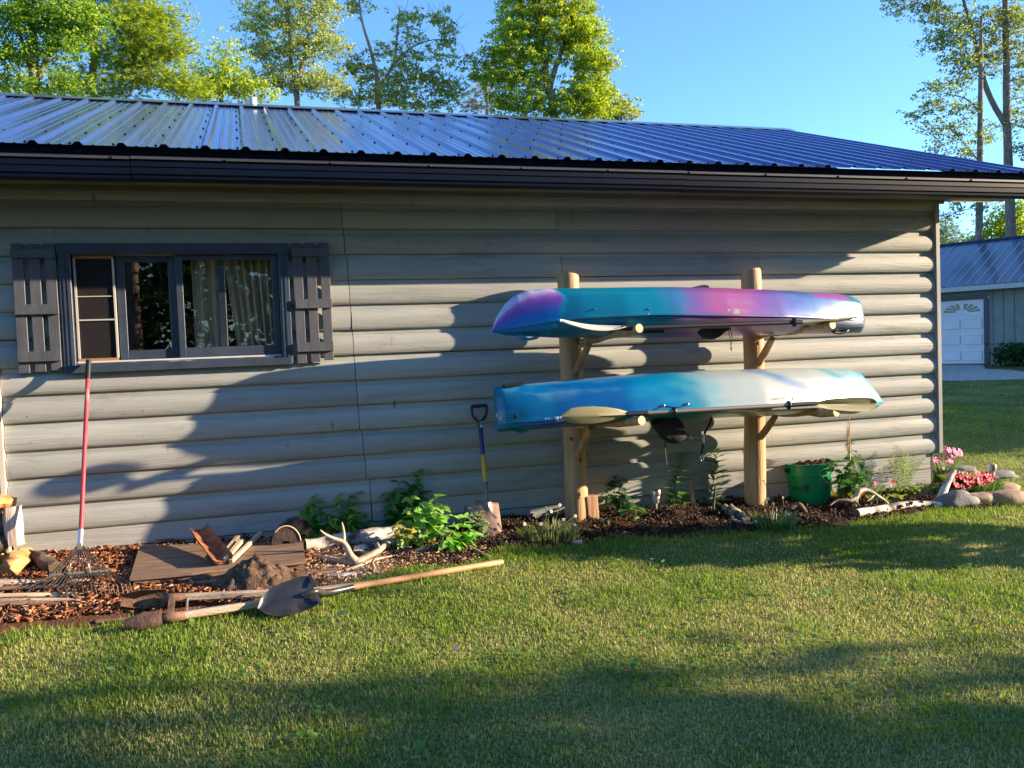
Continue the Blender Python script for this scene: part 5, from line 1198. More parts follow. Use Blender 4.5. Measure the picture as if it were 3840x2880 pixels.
b, s_ = stems_px((1500, 1990), [(1568, 1765), (1500, 1810), (1450, 1850), (1540, 1820), (1470, 1900), (1590, 1850)], .05); leafy('mint_plant', 'tallest dark green mint plant against the siding', 'mint plant', b, s_, 'mint', rg, 'mint plants by the birch log', lsize=.072, nper=11, cols=((.07, .20, .04), (.10, .26, .055)))
b, s_ = stems_px((1368, 1985), [(1366, 1935), (1372, 1928)], .05, .01); leafy('mint_plant', 'tiny sprig of mint alone at the wall joint', 'mint plant', b, s_, 'mint', rg, 'mint plants by the birch log', lsize=.040, nper=4, cols=MC)
b, s_ = stems_px((1565, 2050), [(1540, 1870), (1590, 1885), (1640, 1865), (1575, 1930), (1620, 1930), (1660, 1900), (1520, 1960)], 0); leafy('broadleaf_plant', 'sunlit broad-leaved light green plant over the birch log', 'leafy plant', b, s_, 'broad', rg, None, lsize=.075, nper=6, cols=((.18, .38, .08), (.28, .48, .12)), shape='lobed', W=.95, first=.3)
b, s_ = stems_px((1510, 2060), [(1480, 1975), (1530, 1990), (1560, 1985), (1590, 1995)], -.02); leafy('broadleaf_plant', 'wilting yellow plant in front of the tallest mint', 'leafy plant', b, s_, 'broad', rg, None, lsize=.055, nper=5, cols=((.30, .32, .07), (.38, .34, .10)), shape='lobed', W=.9)
b, s_ = stems_px((1715, 2070), [(1700, 1935), (1745, 1940), (1670, 1985), (1770, 1975), (1690, 2020), (1740, 2010)], -.02); leafy('broadleaf_plant', 'bright green oval-leaved plant left of the spade', 'leafy plant', b, s_, 'oval', rg, None, lsize=.070, nper=5, cols=((.20, .44, .07), (.28, .52, .10)), W=.55, first=.35)
b, s_ = stems_px((1790, 2030), [(1770, 1905), (1800, 1920), (1820, 1950), (1780, 1960), (1815, 1985)], 0); leafy('catmint_plant', 'pale grey-green bushy plant touching the spade blade', 'leafy plant', b, s_, 'pale', rg, None, False, lsize=.042, nper=14, cols=((.20, .27, .14), (.28, .34, .20)), shape='lobed', W=.8)
b, s_ = stems_px((2300, 1925), [(2308, 1785), (2285, 1810), (2335, 1800), (2290, 1860), (2330, 1870), (2270, 1850), (2345, 1840)], .02); leafy('columbine_plant', 'dark columbine plant right of the left rack post', 'columbine', b, s_, 'colu', rg, None, lsize=.052, nper=5, cols=((.035, .10, .035), (.06, .14, .05)), shape='lobed', W=.9, first=.5, stemmat=STEMR)
b, s_ = stems_px((2380, 1960), [(2360, 1912), (2385, 1905)], 0, .01); leafy('sprout', 'low heart-leaved sprout in front of the columbine', 'seedling', b, s_, 'sprout', rg, 'small sprouts in the soil', lsize=.095, nper=2, cols=((.10, .22, .05),), W=.8)
b, s_ = stems_px((2275, 1985), [(2270, 1950), (2285, 1955)], 0, .01); leafy('sprout', 'small dark lobed seedling below the columbine at the grass edge', 'seedling', b, s_, 'colu', rg, 'small sprouts in the soil', lsize=.05, nper=2, cols=((.035, .10, .035),), shape='lobed', W=.9)
b, s_ = stems_px((2525, 1905), [(2530, 1860), (2545, 1850)], 0, .01); leafy('sprout', 'green trefoil seedling beside the narrow-leaved lily', 'seedling', b, s_, 'sprout', rg, 'small sprouts in the soil', lsize=.060, nper=2, cols=((.10, .22, .05),), W=.8)
b, s_ = stems_px((2480, 1905), [(2560, 1712)], .02, .0); leafy('lily_plant', 'leaning narrow-leaved lily stem left of the hanging buckle', 'lily', b, s_, 'lily', rg, 'narrow-leaved lilies under the kayaks', lsize=.10, nper=17, cols=((.18, .32, .08), (.12, .25, .06)), shape='narrow', W=.15, whorl=4, stemr=.004, first=.12, droop=.35, upang=.5)
b, s_ = stems_px((2600, 1895), [(2690, 1690)], .02, .0); leafy('lily_plant', 'leaning narrow-leaved lily stem right of the hanging buckle', 'lily', b, s_, 'lily', rg, 'narrow-leaved lilies under the kayaks', lsize=.105, nper=17, cols=((.16, .30, .08), (.10, .22, .06)), shape='narrow', W=.15, whorl=4, stemr=.004, first=.12, droop=.35, upang=.5)
b, s_ = stems_px((3185, 1895), [(3190, 1660), (3130, 1730), (3165, 1760), (3225, 1710), (3245, 1760), (3150, 1800), (3215, 1800), (3120, 1745), (3200, 1720)], .02); leafy('columbine_plant', 'dark green columbine climbing the bamboo stake by the bucket', 'columbine', b, s_, 'colu', rg, None, lsize=.068, nper=5, cols=((.05, .13, .035), (.10, .20, .05)), shape='lobed', W=.95, first=.45, stemmat=STEMR)
def plume(name, label, cat, b, fronds, rg, cols, fl=.055, group=None, mat=None):
    """feathery plants: arching stems with paired small leaflets, joined"""
    th = thing(name, label, cat, b, group); mb = MB(); V = []; F = []; C = []; n0 = 0
    for p0, p1, p2 in fronds:
        cv = catmull([p0, p1, p2], 12); mb.tube(cv, [.0022*(1-.7*i/len(cv)) for i in range(len(cv))], 4)
        for i in range(5, len(cv)):
            u = i/len(cv); d = (cv[min(i+1, len(cv)-1)]-cv[i-1]).normalized(); sd = d.cross(Vector((0, 0, 1))).normalized()
            for sg in (-1, 1):
                L_ = fl*math.sin(math.pi*min(1, u*.9+.12))*rg.uniform(.8, 1.2)
                for k in range(3):
                    o_ = cv[i]+sd*sg*L_*(.15+.3*k)+d*L_*.2*k; q_ = o_+sd*sg*L_*.35+d*L_*(.45 if k % 2 else .1)+Vector((0, 0, rg.uniform(-.01, .006))); w_ = d*L_*.10
                    c = np.array(cols[rg.randrange(len(cols))])*rg.uniform(.7, 1.3)
                    V += [o_-w_, o_+w_, q_]; C += [c]*3; F.append((n0, n0+1, n0+2)); n0 += 3
    mb.build('stem', STEMR, th); B_ = np.array(b); o = link('foliage', npmesh('foliage', np.array(V)-B_, F, C), th, LEAF); o['kind'] = 'stuff'; return th
def fr_px(base, tips, arch, Yo=0):
    b = g(*base); out = []
    for x, y in tips: t_ = at(x, y, b.y+Yo+rg.uniform(-.06, .06)); out.append((b+Vector((rg.uniform(-.03, .03), rg.uniform(-.02, .02), 0)), (b+t_)/2+Vector((0, 0, arch)), t_))
    return b, out
b, f = fr_px((3375, 1862), [(3345, 1685), (3360, 1665), (3420, 1700), (3485, 1682), (3400, 1690), (3330, 1720), (3460, 1720)], .06, .03); plume('astilbe_plant', 'tall feathery green plant against the lit siding near the corner', 'astilbe', b, f, rg, ((.13, .22, .05), (.20, .28, .06)), .055)
b, f = fr_px((3440, 1868), [(3540, 1840), (3520, 1822), (3360, 1830), (3480, 1815), (3400, 1818), (3560, 1850)], .04, -.03); plume('fern_clump', 'low spreading fern under the tall feathery plant', 'fern', b, f, rg, ((.17, .28, .05), (.26, .36, .07)), .06)
b, f = fr_px((3380, 1885), [(3460, 1912), (3440, 1895), (3370, 1868), (3420, 1905), (3340, 1860)], .03, -.06); plume('fern_clump', 'bright yellow-green fern drooping over the birch log', 'fern', b, f, rg, ((.26, .38, .07), (.34, .44, .10)), .055)
b, f = fr_px((3190, 1720), [(3175, 1590), (3200, 1575), (3185, 1620), (3170, 1650)], .0, .0)
bs = at(3186, 1720, g(3192, 1890).y); plume('dried_vine', 'dry brown vine twisted round the top of the bamboo stake', 'dried vine', bs, [(bs, at(3178+6*math.sin(k), 1650, bs.y+.01*k), at(3180+8*math.cos(k*2), 1575+k*10, bs.y)) for k in range(5)], rg, ((.22, .15, .07), (.28, .22, .10)), .022)
def tuft(name, label, cat, b, n, h, spread, cols, rg, w_=.003, group=None, lean=.5, yoff=1.0, kind=None):
    V = []; F = []; C = []; n0 = 0
    for i in range(n):
        a = rg.uniform(0, 6.28); r_ = spread*math.sqrt(rg.random()); o_ = Vector((r_*math.cos(a), r_*math.sin(a)*yoff, 0)); hh = h*rg.uniform(.5, 1.1); ln = Vector((math.cos(a), math.sin(a), 0))*lean*hh*rg.uniform(.2, 1); sd = Vector((-math.sin(a+1), math.cos(a+1), 0))*w_
        m1 = o_+ln*.35+Vector((0, 0, hh*.6)); t_ = o_+ln+Vector((0, 0, hh)); c = np.array(cols[rg.randrange(len(cols))])*rg.uniform(.75, 1.25)
        V += [o_-sd, o_+sd, m1+sd*.8, m1-sd*.8, t_, t_+sd*.1]; F += [(n0, n0+1, n0+2, n0+3), (n0+3, n0+2, n0+5, n0+4)]; C += [c]*6; n0 += 6
    return npmesh(name, V, F, C)
def flowers(th, pts, r_, col, ctr=None, petals=7, rg=rg, stem=None, name='flower_head'):
    mc = pm('petal_%02d%02d%02d' % tuple(int(x*99) for x in col), col, rough=.6)
    for p in pts:
        m_ = MB(); n_ = Vector((rg.uniform(-.5, .5), -1, rg.uniform(.2, 1.1))).normalized(); u = n_.orthogonal().normalized(); v = n_.cross(u)
        for k in range(petals):
            a = 2*math.pi*k/petals; d = u*math.cos(a)+v*math.sin(a); s2 = u*-math.sin(a)+v*math.cos(a); w2 = r_*1.6/petals*1.6
            m_.add([p, p+d*r_*.6+s2*w2+n_*r_*.12, p+d*r_, p+d*r_*.6-s2*w2+n_*r_*.12], [(0, 1, 2, 3)])
        m_.build(name, mc, th, recalc=False)
        if ctr: MB().rock(p+n_*r_*.1, r_*.28, (1, 1, .8), 1, 4).build('flower_centre', ctr, th)
YC = pm('flower_yellow', (.55, .38, .04), rough=.7); WHF = (.70, .70, .62)
def daisy(base, label, tops, nf, h, sp, cols, group):
    b = g(*base); th = thing('daisy_clump', label, 'daisies', b, group)
    o = link('foliage', tuft('foliage', '', '', b, nf, h, sp, cols, rg, .0035, lean=.9), th, LEAF); o['kind'] = 'stuff'
    m_ = MB(); pts = []
    for x, y in tops:
        t_ = at(x, y, b.y+rg.uniform(-.08, .05)); m_.tube(catmull([b+Vector((rg.uniform(-sp, sp)*.5, rg.uniform(-.05, .05), 0)), (b+t_)/2+Vector((rg.uniform(-.04, .04), 0, .02)), t_], 5), .0022, 5); pts.append(t_)
    m_.build('stem', STEM, th); flowers(th, pts, .013, WHF, YC, 8); return th
daisy((2060, 2020), 'white yarrow flowers on curling stems at the foot of the left rack post', [(2048, 1905), (2100, 1894), (2068, 1918), (2113, 1948), (2158, 1935), (2128, 1988), (2155, 1968), (2190, 2003), (1968, 1965), (2010, 1998), (2028, 1965)], 380, .10, .20, ((.10, .17, .05), (.18, .24, .08), (.26, .30, .12)), 'white-flowered clumps at the grass edge')
daisy((2905, 1985), 'spent white daisies in a green clump left of the bucket', [(2863, 1803), (2935, 1866), (2972, 1905), (2945, 1935), (2835, 1955), (2900, 1890), (2880, 1870), (2960, 1930)], 300, .12, .13, ((.10, .20, .06), (.17, .26, .09)), 'white-flowered clumps at the grass edge')
b = g(3155, 1852); o = link('moss_clump', tuft('moss_clump', '', '', b, 1600, .07, .16, ((.32, .19, .035), (.40, .26, .05), (.22, .20, .04)), rg, .002, lean=1.0, yoff=.6), None, LEAF, loc=tuple(b)); tag(o, 'low orange-brown creeping plant along the wall behind the bucket', 'ground cover plant')
# pink phlox, red impatiens, yellow-green coleus
b = g(3545, 1815); th = thing('phlox_plant', 'tall pink phlox flowering at the corner of the shed', 'phlox', b)
o = link('foliage', tuft('foliage', '', '', b, 300, .20, .09, ((.05, .11, .04), (.08, .14, .05)), rg, .003, lean=.4), th, LEAF); o['kind'] = 'stuff'
m_ = MB(); pts = []
for x, y in [(3545, 1682), (3560, 1688), (3552, 1700), (3585, 1695), (3600, 1692), (3572, 1706), (3560, 1712), (3590, 1704), (3605, 1700), (3550, 1725), (3565, 1730), (3520, 1722), (3508, 1724), (3578, 1690)]:
    t_ = at(x, y, b.y+rg.uniform(-.06, .06)); m_.tube(catmull([b+Vector((rg.uniform(-.05, .05), 0, 0)), (b+t_)/2, t_], 4), .0025, 5); pts.append(t_)
m_.build('stem', STEM, th); flowers(th, pts, .034, (.62, .17, .34), None, 6)
b = g(3660, 1868); b.y += .10; th = thing('impatiens_plant', 'red-pink impatiens spilling over the corner stones', 'impatiens', b)
o = link('foliage', tuft('foliage', '', '', b, 600, .13, .34, ((.05, .12, .03), (.08, .16, .04)), rg, .006, lean=.7, yoff=.4), th, LEAF); o['kind'] = 'stuff'
flowers(th, [at(rg.uniform(3568, 3725), 1775+rg.uniform(0, 62), b.y+rg.uniform(-.12, .12)) for _ in range(80)], .032, (.55, .01, .06), None, 5)
b = g(3605, 1862); b.y += .03; o = link('coleus_clump', tuft('coleus_clump', '', '', b, 500, .09, .14, ((.22, .26, .05), (.16, .22, .04), (.30, .30, .08)), rg, .006, lean=.8, yoff=.5), None, LEAF, loc=tuple(b+Vector((0, 0, .10)))); tag(o, 'yellow-green leafy clump on the stones below the red flowers', 'coleus')
for i, (x, y, lb_) in enumerate([(3268, 1850, 'small red-flowered begonia between the bamboo stake and the tall feathery plant'), (3345, 1858, 'small red-flowered begonia at the foot of the tall feathery plant'), (3290, 1900, 'pale green seedlings under the arch of the antler')]):
    b = g(x, y); th = thing('begonia_plant', lb_, 'begonia' if i < 2 else 'seedlings', b, 'little bedding plants'); o = link('foliage', tuft('foliage', '', '', b, 130, .09, .06, ((.16, .26, .06), (.26, .32, .10)), rg, .008, lean=.8), th, LEAF); o['kind'] = 'stuff'
    if i < 2: flowers(th, [b+Vector((rg.uniform(-.03, .03), -.02, .10+rg.uniform(0, .04))) for _ in range(3)], .018, (.62, .03, .08), None, 5)

# ---- loose stuff on the bed: bark mulch, soil crumbs, dry needles
def scatter_boxes(name, n, region, size, cols, seed, flat=.25, up=.004, tilt=.35, kindlabel=None, round_=False):
    r = RS(seed); V = []; F = []; C = []; cnt = 0; tries = 0
    cube = np.array([(x, y, z) for x in (-.5, .5) for y in (-.5, .5) for z in (-.5, .5)]); f0 = np.array([(0, 1, 3, 2), (4, 6, 7, 5), (0, 4, 5, 1), (2, 3, 7, 6), (0, 2, 6, 4), (1, 5, 7, 3)])
    while cnt < n and tries < n*8:
        tries += 1; x = r.uniform(region[0], region[1]); y = r.uniform(region[2], region[3])
        if not is_bed(x, y) or y > -.01: continue
        if len(region) > 4 and not region[4](x, y, r): continue
        L_ = size*r.uniform(.4, 1.6); s = np.array([L_, L_*(r.uniform(.08, .22) if not round_ else r.uniform(.6, 1)), L_*flat*r.uniform(.4, 1)])
        eu = Matrix.Rotation(r.uniform(0, 6.28), 3, 'Z') @ Matrix.Rotation(r.normal(0, tilt), 3, 'Y') @ Matrix.Rotation(r.normal(0, tilt), 3, 'X')
        v = (cube*(1+.25*r.randn(8, 3)*(1 if round_ else .3)))*s; v = v @ np.array(eu).T+np.array([x, y, bedz(x, y)+up+r.uniform(0, 1)**2*up*4]); V.append(v); F.append(f0+cnt*8); c = np.array(cols[r.randint(len(cols))])*r.uniform(.65, 1.3); C.append(np.tile(c, (8, 1))); cnt += 1
    o = link(name, npmesh(name, np.vstack(V), np.vstack(F), np.vstack(C)), None, LOOSE); o['kind'] = 'stuff'; return o
LOOSE = colmat('loose_ground', .9, spec=.15)
scatter_boxes('bark_mulch', 19000, (-2.3, .35, -1.3, 0, lambda x, y, r: r.rand() < 1-max(0, (x+.55)/.9)), .040, ((.30, .115, .05), (.22, .08, .035), (.38, .17, .08), (.13, .055, .03), (.42, .22, .12), (.08, .04, .025)), 1, .18, .006)
scatter_boxes('wood_litter', 3500, (-.3, 1.6, -1.2, 0), .024, ((.36, .22, .13), (.44, .30, .18), (.24, .13, .08), (.52, .42, .28)), 2, .2, .003)
scatter_boxes('soil_crumbs', 12000, (.8, 6.3, -1.3, 0), .008, ((.045, .025, .017), (.065, .037, .025), (.09, .052, .036), (.03, .018, .013)), 3, .7, .004, .8, None, True)
scatter_boxes('soil_clods', 700, (1.1, 5.0, -1.1, 0), .020, ((.045, .026, .018), (.075, .042, .028), (.11, .065, .045)), 4, .7, .006, .8, None, True)
scatter_boxes('bed_litter', 900, (1.0, 6.2, -1.2, 0), .020, ((.26, .20, .12), (.20, .13, .08), (.12, .14, .05), (.3, .24, .17)), 5, .15, .006)
# ================================================================== FAR GARAGE, drive
LD = Vector((-.446, .895, 0)).normalized(); BD = Vector((LD.y, -LD.x, 0))     # along the front to the left, and back
q0 = atd(3710, 1363, 27.3); GZ = q0.z; GO = Vector((q0.x, q0.y, GZ))
ga = thing('far_garage', 'long grey garage with white sectional door and blue metal roof across the drive', 'garage', GO)
GM = Matrix((LD, BD, Vector((0, 0, 1)))).transposed().to_4x4(); GM.translation = GO       # x left, y back, z up; origin = lower right corner of the door trim
def gbox(lo, hi, name, mat, par=None, bev=0):
    return MB().box(lo, hi, GM, bev).build(name, mat, par or ga)
GW = pm('garage_siding', (.18, .21, .19), (.23, .26, .235), rough=.7, scale=3); GN_ = pm('garage_trim_blue', (.020, .028, .070), (.03, .04, .09), rough=.4); GWH = pm('garage_white', (.62, .63, .66), (.70, .71, .73), rough=.4, scale=2)
gbox((-11, .02, -.1), (-.006, .12, 2.62), 'wall', GW)
gbox((-.004, .02, 2.205), (9, .12, 2.62), 'wall', GW); gbox((2.96, .02, -.1), (9, .12, 2.2), 'wall', GW)
m_ = MB()
for x in np.arange(-10.8, 0, .305): m_.box((x, .005, .15), (x+.012, .022, 2.55), GM)
m_.build('batten_strips', pm('groove', (.13, .15, .14), rough=.8), ga, kind='stuff')
gbox((-11, .0, -.15), (-.2, .02, .14), 'foundation', pm('concrete', (.22, .21, .20), (.30, .29, .27), rough=.9, scale=8))
gbox((-.0, -.03, -.02), (.14, .03, 2.20), 'door_trim', GN_); gbox((2.82, -.03, -.02), (2.96, .03, 2.20), 'door_trim', GN_); gbox((.14, -.03, 2.07), (2.82, .03, 2.20), 'door_trim', GN_)
dr = gbox((.14, .035, .0), (2.82, .05, 2.07), 'garage_door', GWH)
for j in range(4):
    gbox((.142, .020, .018+j*.515), (2.818, .034, .507+j*.515), 'door_section', GWH, dr)
    for i in range(4):
        x0 = .20+i*.655; 
        if j < 3:
            gbox((x0, -.004, .10+j*.515), (x0+.55, .0195, .42+j*.515), 'door_panel', GWH, dr, .018)
        else:
            cx = x0+(.56 if i % 2 == 0 else 0); sg = -1 if i % 2 == 0 else 1; m_ = MB(); z0 = 1.66
            for k in range(4):
                a0, a1 = rad(6+k*22), rad(6+k*22+15); 
                P_ = [(cx+sg*.16*math.cos(a0), z0+.10*math.sin(a0)), (cx+sg*.52*math.cos(a0), z0+.29*math.sin(a0)), (cx+sg*.52*math.cos(a1), z0+.29*math.sin(a1)), (cx+sg*.16*math.cos(a1), z0+.10*math.sin(a1))]
                m_.prism([GM @ Vector((x, .018, z)) for x, z in P_], BD*-.006)
            m_.build('door_window', pm('door_glass', (.10, .11, .10), rough=.15), dr)
m_ = MB(); RUN, RISE = 4.0, 1.72; ez = 2.50
pr = []
for i in range(0, 62):
    x = -9.5+i*.305; pr += [(x-.03, 0), (x-.012, .03), (x+.012, .03), (x+.03, 0)]
rings = [[GM @ Vector((x, y, ez+RISE/RUN*(y+.45)+z)) for x, z in pr] for y in (-.45, 3.55)]
m_.loft(rings, False, False); rings = [[GM @ Vector((x, 7.1-y, ez+RISE/RUN*(y+.45)+z)) for x, z in pr] for y in (-.45, 3.55)]; m_.loft(rings, False, False)
m2, t, N, L, P = newmat('garage_roof'); P.inputs['Base Color'].default_value = (.05, .07, .13, 1); P.inputs['Roughness'].default_value = .28; P.inputs['Specular IOR Level'].default_value = .8; P.inputs['Coat Weight'].default_value = .4
m_.build('ribbed_roof', m2, ga)
gbox((-9.6, -.47, 2.34), (9.2, -.44, 2.49), 'fascia', pm('fascia_pale', (.42, .42, .40), (.5, .5, .48), rough=.5)); gbox((-9.6, -.44, 2.44), (9.2, .02, 2.46), 'soffit', SOF)
MB().tube([GM @ Vector((-9.6, 3.55, ez+RISE+.03)), GM @ Vector((9.3, 3.55, ez+RISE+.03))], .05, 8).build('ridge_cap', GN_, ga)
MB().prism([GM @ Vector((9.0, .02, -.1)), GM @ Vector((9.0, 7.1, -.1)), GM @ Vector((9, 7.1, 2.5)), GM @ Vector((9, 3.55, 4.1)), GM @ Vector((9, .02, 2.5))], LD*.1).build('end_wall', GW, ga)
# gravel drive: a sheet 4 mm above the lawn, between the lawn and the garage
e1 = [gp(x, y) for x, y in ((3300, 1432), (3560, 1430), (3700, 1428), (3840, 1424), (4300, 1415), (5200, 1400))]
e2 = [GM @ Vector((x, -.0, 0)) for x in (6, 3, .2)]+[gp(x, y) for x, y in ((3700, 1386), (3780, 1388), (3860, 1398), (4300, 1392), (5200, 1380))]
V = []; F = []; nX = 40; nY = 10
def polyat(p, u):
    u *= len(p)-1; i = min(int(u), len(p)-2); return p[i].lerp(p[i+1], u-i)
for i in range(nX+1):
    a, b_ = polyat(e1, i/nX), polyat(e2, i/nX)
    for j in range(nY+1):
        p = a.lerp(b_, j/nY); V.append((p.x, p.y, max(gz(p.x, p.y)+.012, GZ-.03 if j > 8 and i < 15 else -9)))
F = [(i*(nY+1)+j, i*(nY+1)+j+1, (i+1)*(nY+1)+j+1, (i+1)*(nY+1)+j) for i in range(nX) for j in range(nY)]
drv = link('gravel_drive', npmesh('gravel_drive', V, F, None, True), None, gv); drv['kind'] = 'structure'
# shrub beside the garage
def leaves(cen, size, r, flat=.5, aspect=.62, up=.3):
    """cen (n,3): one folded leaf quad at every point"""
    n = len(cen); nrm = r.randn(n, 3); nrm[:, 2] = np.abs(nrm[:, 2])+up; nrm /= np.linalg.norm(nrm, axis=1)[:, None]
    a = r.randn(n, 3); u = np.cross(nrm, a); u /= np.linalg.norm(u, axis=1)[:, None]; v = np.cross(nrm, u)
    s = (size*r.uniform(.6, 1.35, n))[:, None]
    V = np.stack([cen-u*s*.5, cen+v*s*aspect*.5+nrm*s*.08, cen+u*s*.5, cen-v*s*aspect*.5+nrm*s*.08], 1).reshape(-1, 3)
    return V, np.arange(n*4).reshape(-1, 4)
def colors(n, cols, r, k=4, clumpv=None):
    c = np.array(cols)[r.randint(len(cols), size=n)]*r.uniform(.7, 1.3, (n, 1))
    if clumpv is not None: c = c*clumpv[:, None]
    return np.repeat(c, k, 0)
CROWN = colmat('crown_leaves', .55, .42, spec=.25)
BARKG = pm('tree_bark', (.10, .075, .055), (.22, .17, .13), c3=(.30, .25, .20), lo=.3, hi=.7, rough=.9, scale=9, stretch=(2, 2, .5), bump=.8, bscale=22)
BARKP = pm('pine_bark', (.16, .10, .075), (.30, .20, .15), c3=(.38, .28, .22), lo=.3, hi=.7, rough=.9, scale=9, stretch=(2, 2, .5), bump=.8, bscale=22)
def tree(name, label, cat, dist, stems, blobs, seed, lsize=.085, lpc=46, crad=.30, cols=((.10, .20, .03), (.15, .26, .04), (.07, .15, .03)), group=None, bark=None, pine=False, density=1.0, bare=0, flat=.55, base_px=None, absolute=None):
    """stems: pixel polylines with radii [(x, y, r)...], first one goes down to the ground; blobs: (x, y, rx, ry, clumps) in pixels at this distance"""
    r = RS(seed); rr = random.Random(seed); conv = (lambda x, y, d=0: atd(x, y, dist+d)) if absolute is None else absolute
    paths = []
    for i, st in enumerate(stems):
        pts = [(conv(x, y), q) for x, y, q in st]
        if i == 0:
            p = pts[0][0]; zg = gz(p.x, min(p.y, 18)); pts = [(Vector((p.x, p.y, zg-.2)), pts[0][1]*1.25)]+pts
        paths.append(pts)
    root = paths[0][0][0]; th = thing(name, label, cat, root, group)
    mb = MB(); nodes = []
    for k, pts in enumerate(paths):
        cv = catmull([p for p, _ in pts], 6); R_ = [float(np.interp(i/(len(cv)-1), np.linspace(0, 1, len(pts)), [q for _, q in pts])) for i in range(len(cv))]
        mb.tube(cv, R_, 9, True, .06, k)
        for c, q in zip(cv, R_): nodes.append((c, q))
    cl = []
    for bx, by, rx, ry, n in blobs:
        for _ in range(max(1, int(n*density))):
            while True:
                a, b_, c = rr.uniform(-1, 1), rr.uniform(-1, 1), rr.uniform(-1, 1); s = a*a+b_*b_+c*c
                if .12 < s < 1: break
            dd = (rx+ry)/2/CF*dist if absolute is None else rx
            cl.append(conv(bx+a*rx, by+b_*ry, c*dd))
    base = Vector(root)
    P = np.array([n_[0][:] for n_ in nodes]); Rn = [n_[1] for n_ in nodes]
    ax = P[:len(P)]; order = sorted(cl, key=lambda c: float(np.min(np.linalg.norm(ax-np.array(c), axis=1))))
    for c in order:
        cc = np.array(c); d = np.linalg.norm(P-cc, axis=1)+np.maximum(0, P[:, 2]-cc[2]+(.1 if not pine else -.3))*1.6; i = int(np.argmin(d)); a = Vector(P[i]); L_ = (c-a).length
        if L_ < .05: continue
        mid = (a+c)/2+Vector((rr.uniform(-.08, .08), rr.uniform(-.08, .08), (.04 if not pine else -.04)+rr.uniform(-.06, .06)))*L_
        r0 = min(Rn[i]*.7, .010+.012*L_); cv = catmull([a, mid, c], 4); mb.tube(cv, [r0*(1-.75*k/(len(cv)-1)) for k in range(len(cv))], 4, False)
        for k in range(2, len(cv)): P = np.vstack([P, np.array(cv[k])[None]]); Rn.append(r0*(1-.7*k/len(cv)))
        for _ in range(bare):
            e = c+Vector((rr.uniform(-1, 1), rr.uniform(-1, 1), rr.uniform(.1, 1.2)))*.5; mb.tube([c, (c+e)/2+Vector((.03, 0, 0)), e], [.008, .006, .002], 3, False)
    mb.build('trunk', bark or BARKG, th, smooth=True)
    cl = np.array([c[:] for c in order]); n = len(cl)
    if pine:
        nt_ = lpc; cen = np.repeat(cl, nt_, 0)+r.randn(n*nt_, 3)*np.array([crad, crad, crad*.32]); k = 16
        d = r.randn(len(cen)*k, 3); d[:, 2] = d[:, 2]*.6+.35; d /= np.linalg.norm(d, axis=1)[:, None]; c_ = np.repeat(cen, k, 0); s = (lsize*r.uniform(.7, 1.2, len(c_)))[:, None]
        sd = np.cross(d, r.randn(len(c_), 3)); sd /= np.linalg.norm(sd, axis=1)[:, None]; w_ = .0085*lsize/.13
        V = np.stack([c_-sd*w_, c_+sd*w_, c_+d*s], 1).reshape(-1, 3); F = np.arange(len(V)).reshape(-1, 3)
        tv = np.repeat(r.uniform(.7, 1.3, len(cen)), k); C = colors(len(c_), cols, r, 3, tv)
    else:
        m = lpc; sub = r.randn(n*5, 3)*np.array([crad, crad, crad*flat])*.8; subc = np.repeat(cl, 5, 0)+sub
        cen = np.repeat(subc, max(1, m//5), 0); cen = cen+r.randn(*cen.shape)*crad*np.array([.26, .26, .13])
        V, F = leaves(cen, lsize, r); tv = np.repeat(np.repeat(r.uniform(.72, 1.25, n), 5), max(1, m//5)); C = colors(len(cen), cols, r, 4, tv)
    o = link('crown', npmesh('crown', V-np.array(base[:]), F, np.clip(C, 0, .9)), th, CROWN); o['kind'] = 'stuff'
    return th
G1 = ((.17, .30, .040), (.25, .38, .055), (.11, .22, .035), (.32, .42, .07)); G2 = ((.32, .42, .05), (.42, .48, .07), (.20, .34, .045), (.48, .50, .09)); G3 = ((.36, .42, .12), (.46, .48, .16), (.24, .32, .09)); GP_ = ((.26, .36, .04), (.38, .46, .05), (.14, .25, .04), (.46, .50, .07)); GS = ((.10, .17, .07), (.15, .22, .09))
tree('maple_tree', 'forked maple behind the left end of the roof, three dark limbs', 'maple tree', 16, [[(132, 370, .085), (128, 260, .08), (125, 120, .065), (108, -60, .05), (100, -300, .03)], [(138, 300, .05), (165, 240, .045), (205, 160, .04), (232, 40, .03), (250, -80, .02)], [(125, 320, .04), (100, 220, .035), (65, 100, .03), (20, 20, .02)]],
     [(60, 60, 130, 70, 60), (220, 40, 150, 80, 70), (60, 200, 110, 80, 50), (230, 150, 110, 60, 40), (120, -110, 260, 110, 110), (60, 330, 120, 50, 36), (240, 320, 80, 40, 26), (-120, 150, 100, 160, 50), (330, 90, 60, 60, 20)], 1, cols=G1, lsize=.062, crad=.22, lpc=60)
tree('pine_tree', 'white pine with long yellow-green boughs, second tree from the left', 'pine tree', 18, [[(352, 380, .075), (352, 250, .07), (352, 120, .06), (350, -60, .05), (348, -300, .03)]],
     [(470, 40, 170, 50, 60), (590, 70, 90, 40, 30), (520, 120, 170, 45, 60), (600, 170, 110, 32, 36), (430, 210, 120, 45, 36), (560, 225, 100, 32, 26), (650, 200, 40, 22, 10), (480, 290, 140, 38, 40), (640, 305, 110, 34, 30), (720, 330, 90, 30, 20), (290, 160, 60, 60, 14), (280, 300, 70, 50, 18), (430, -70, 220, 70, 70), (400, 345, 110, 26, 22)], 2, cols=GP_, lsize=.095, lpc=15, crad=.22, pine=True, density=.9, bark=BARKP, bare=0)
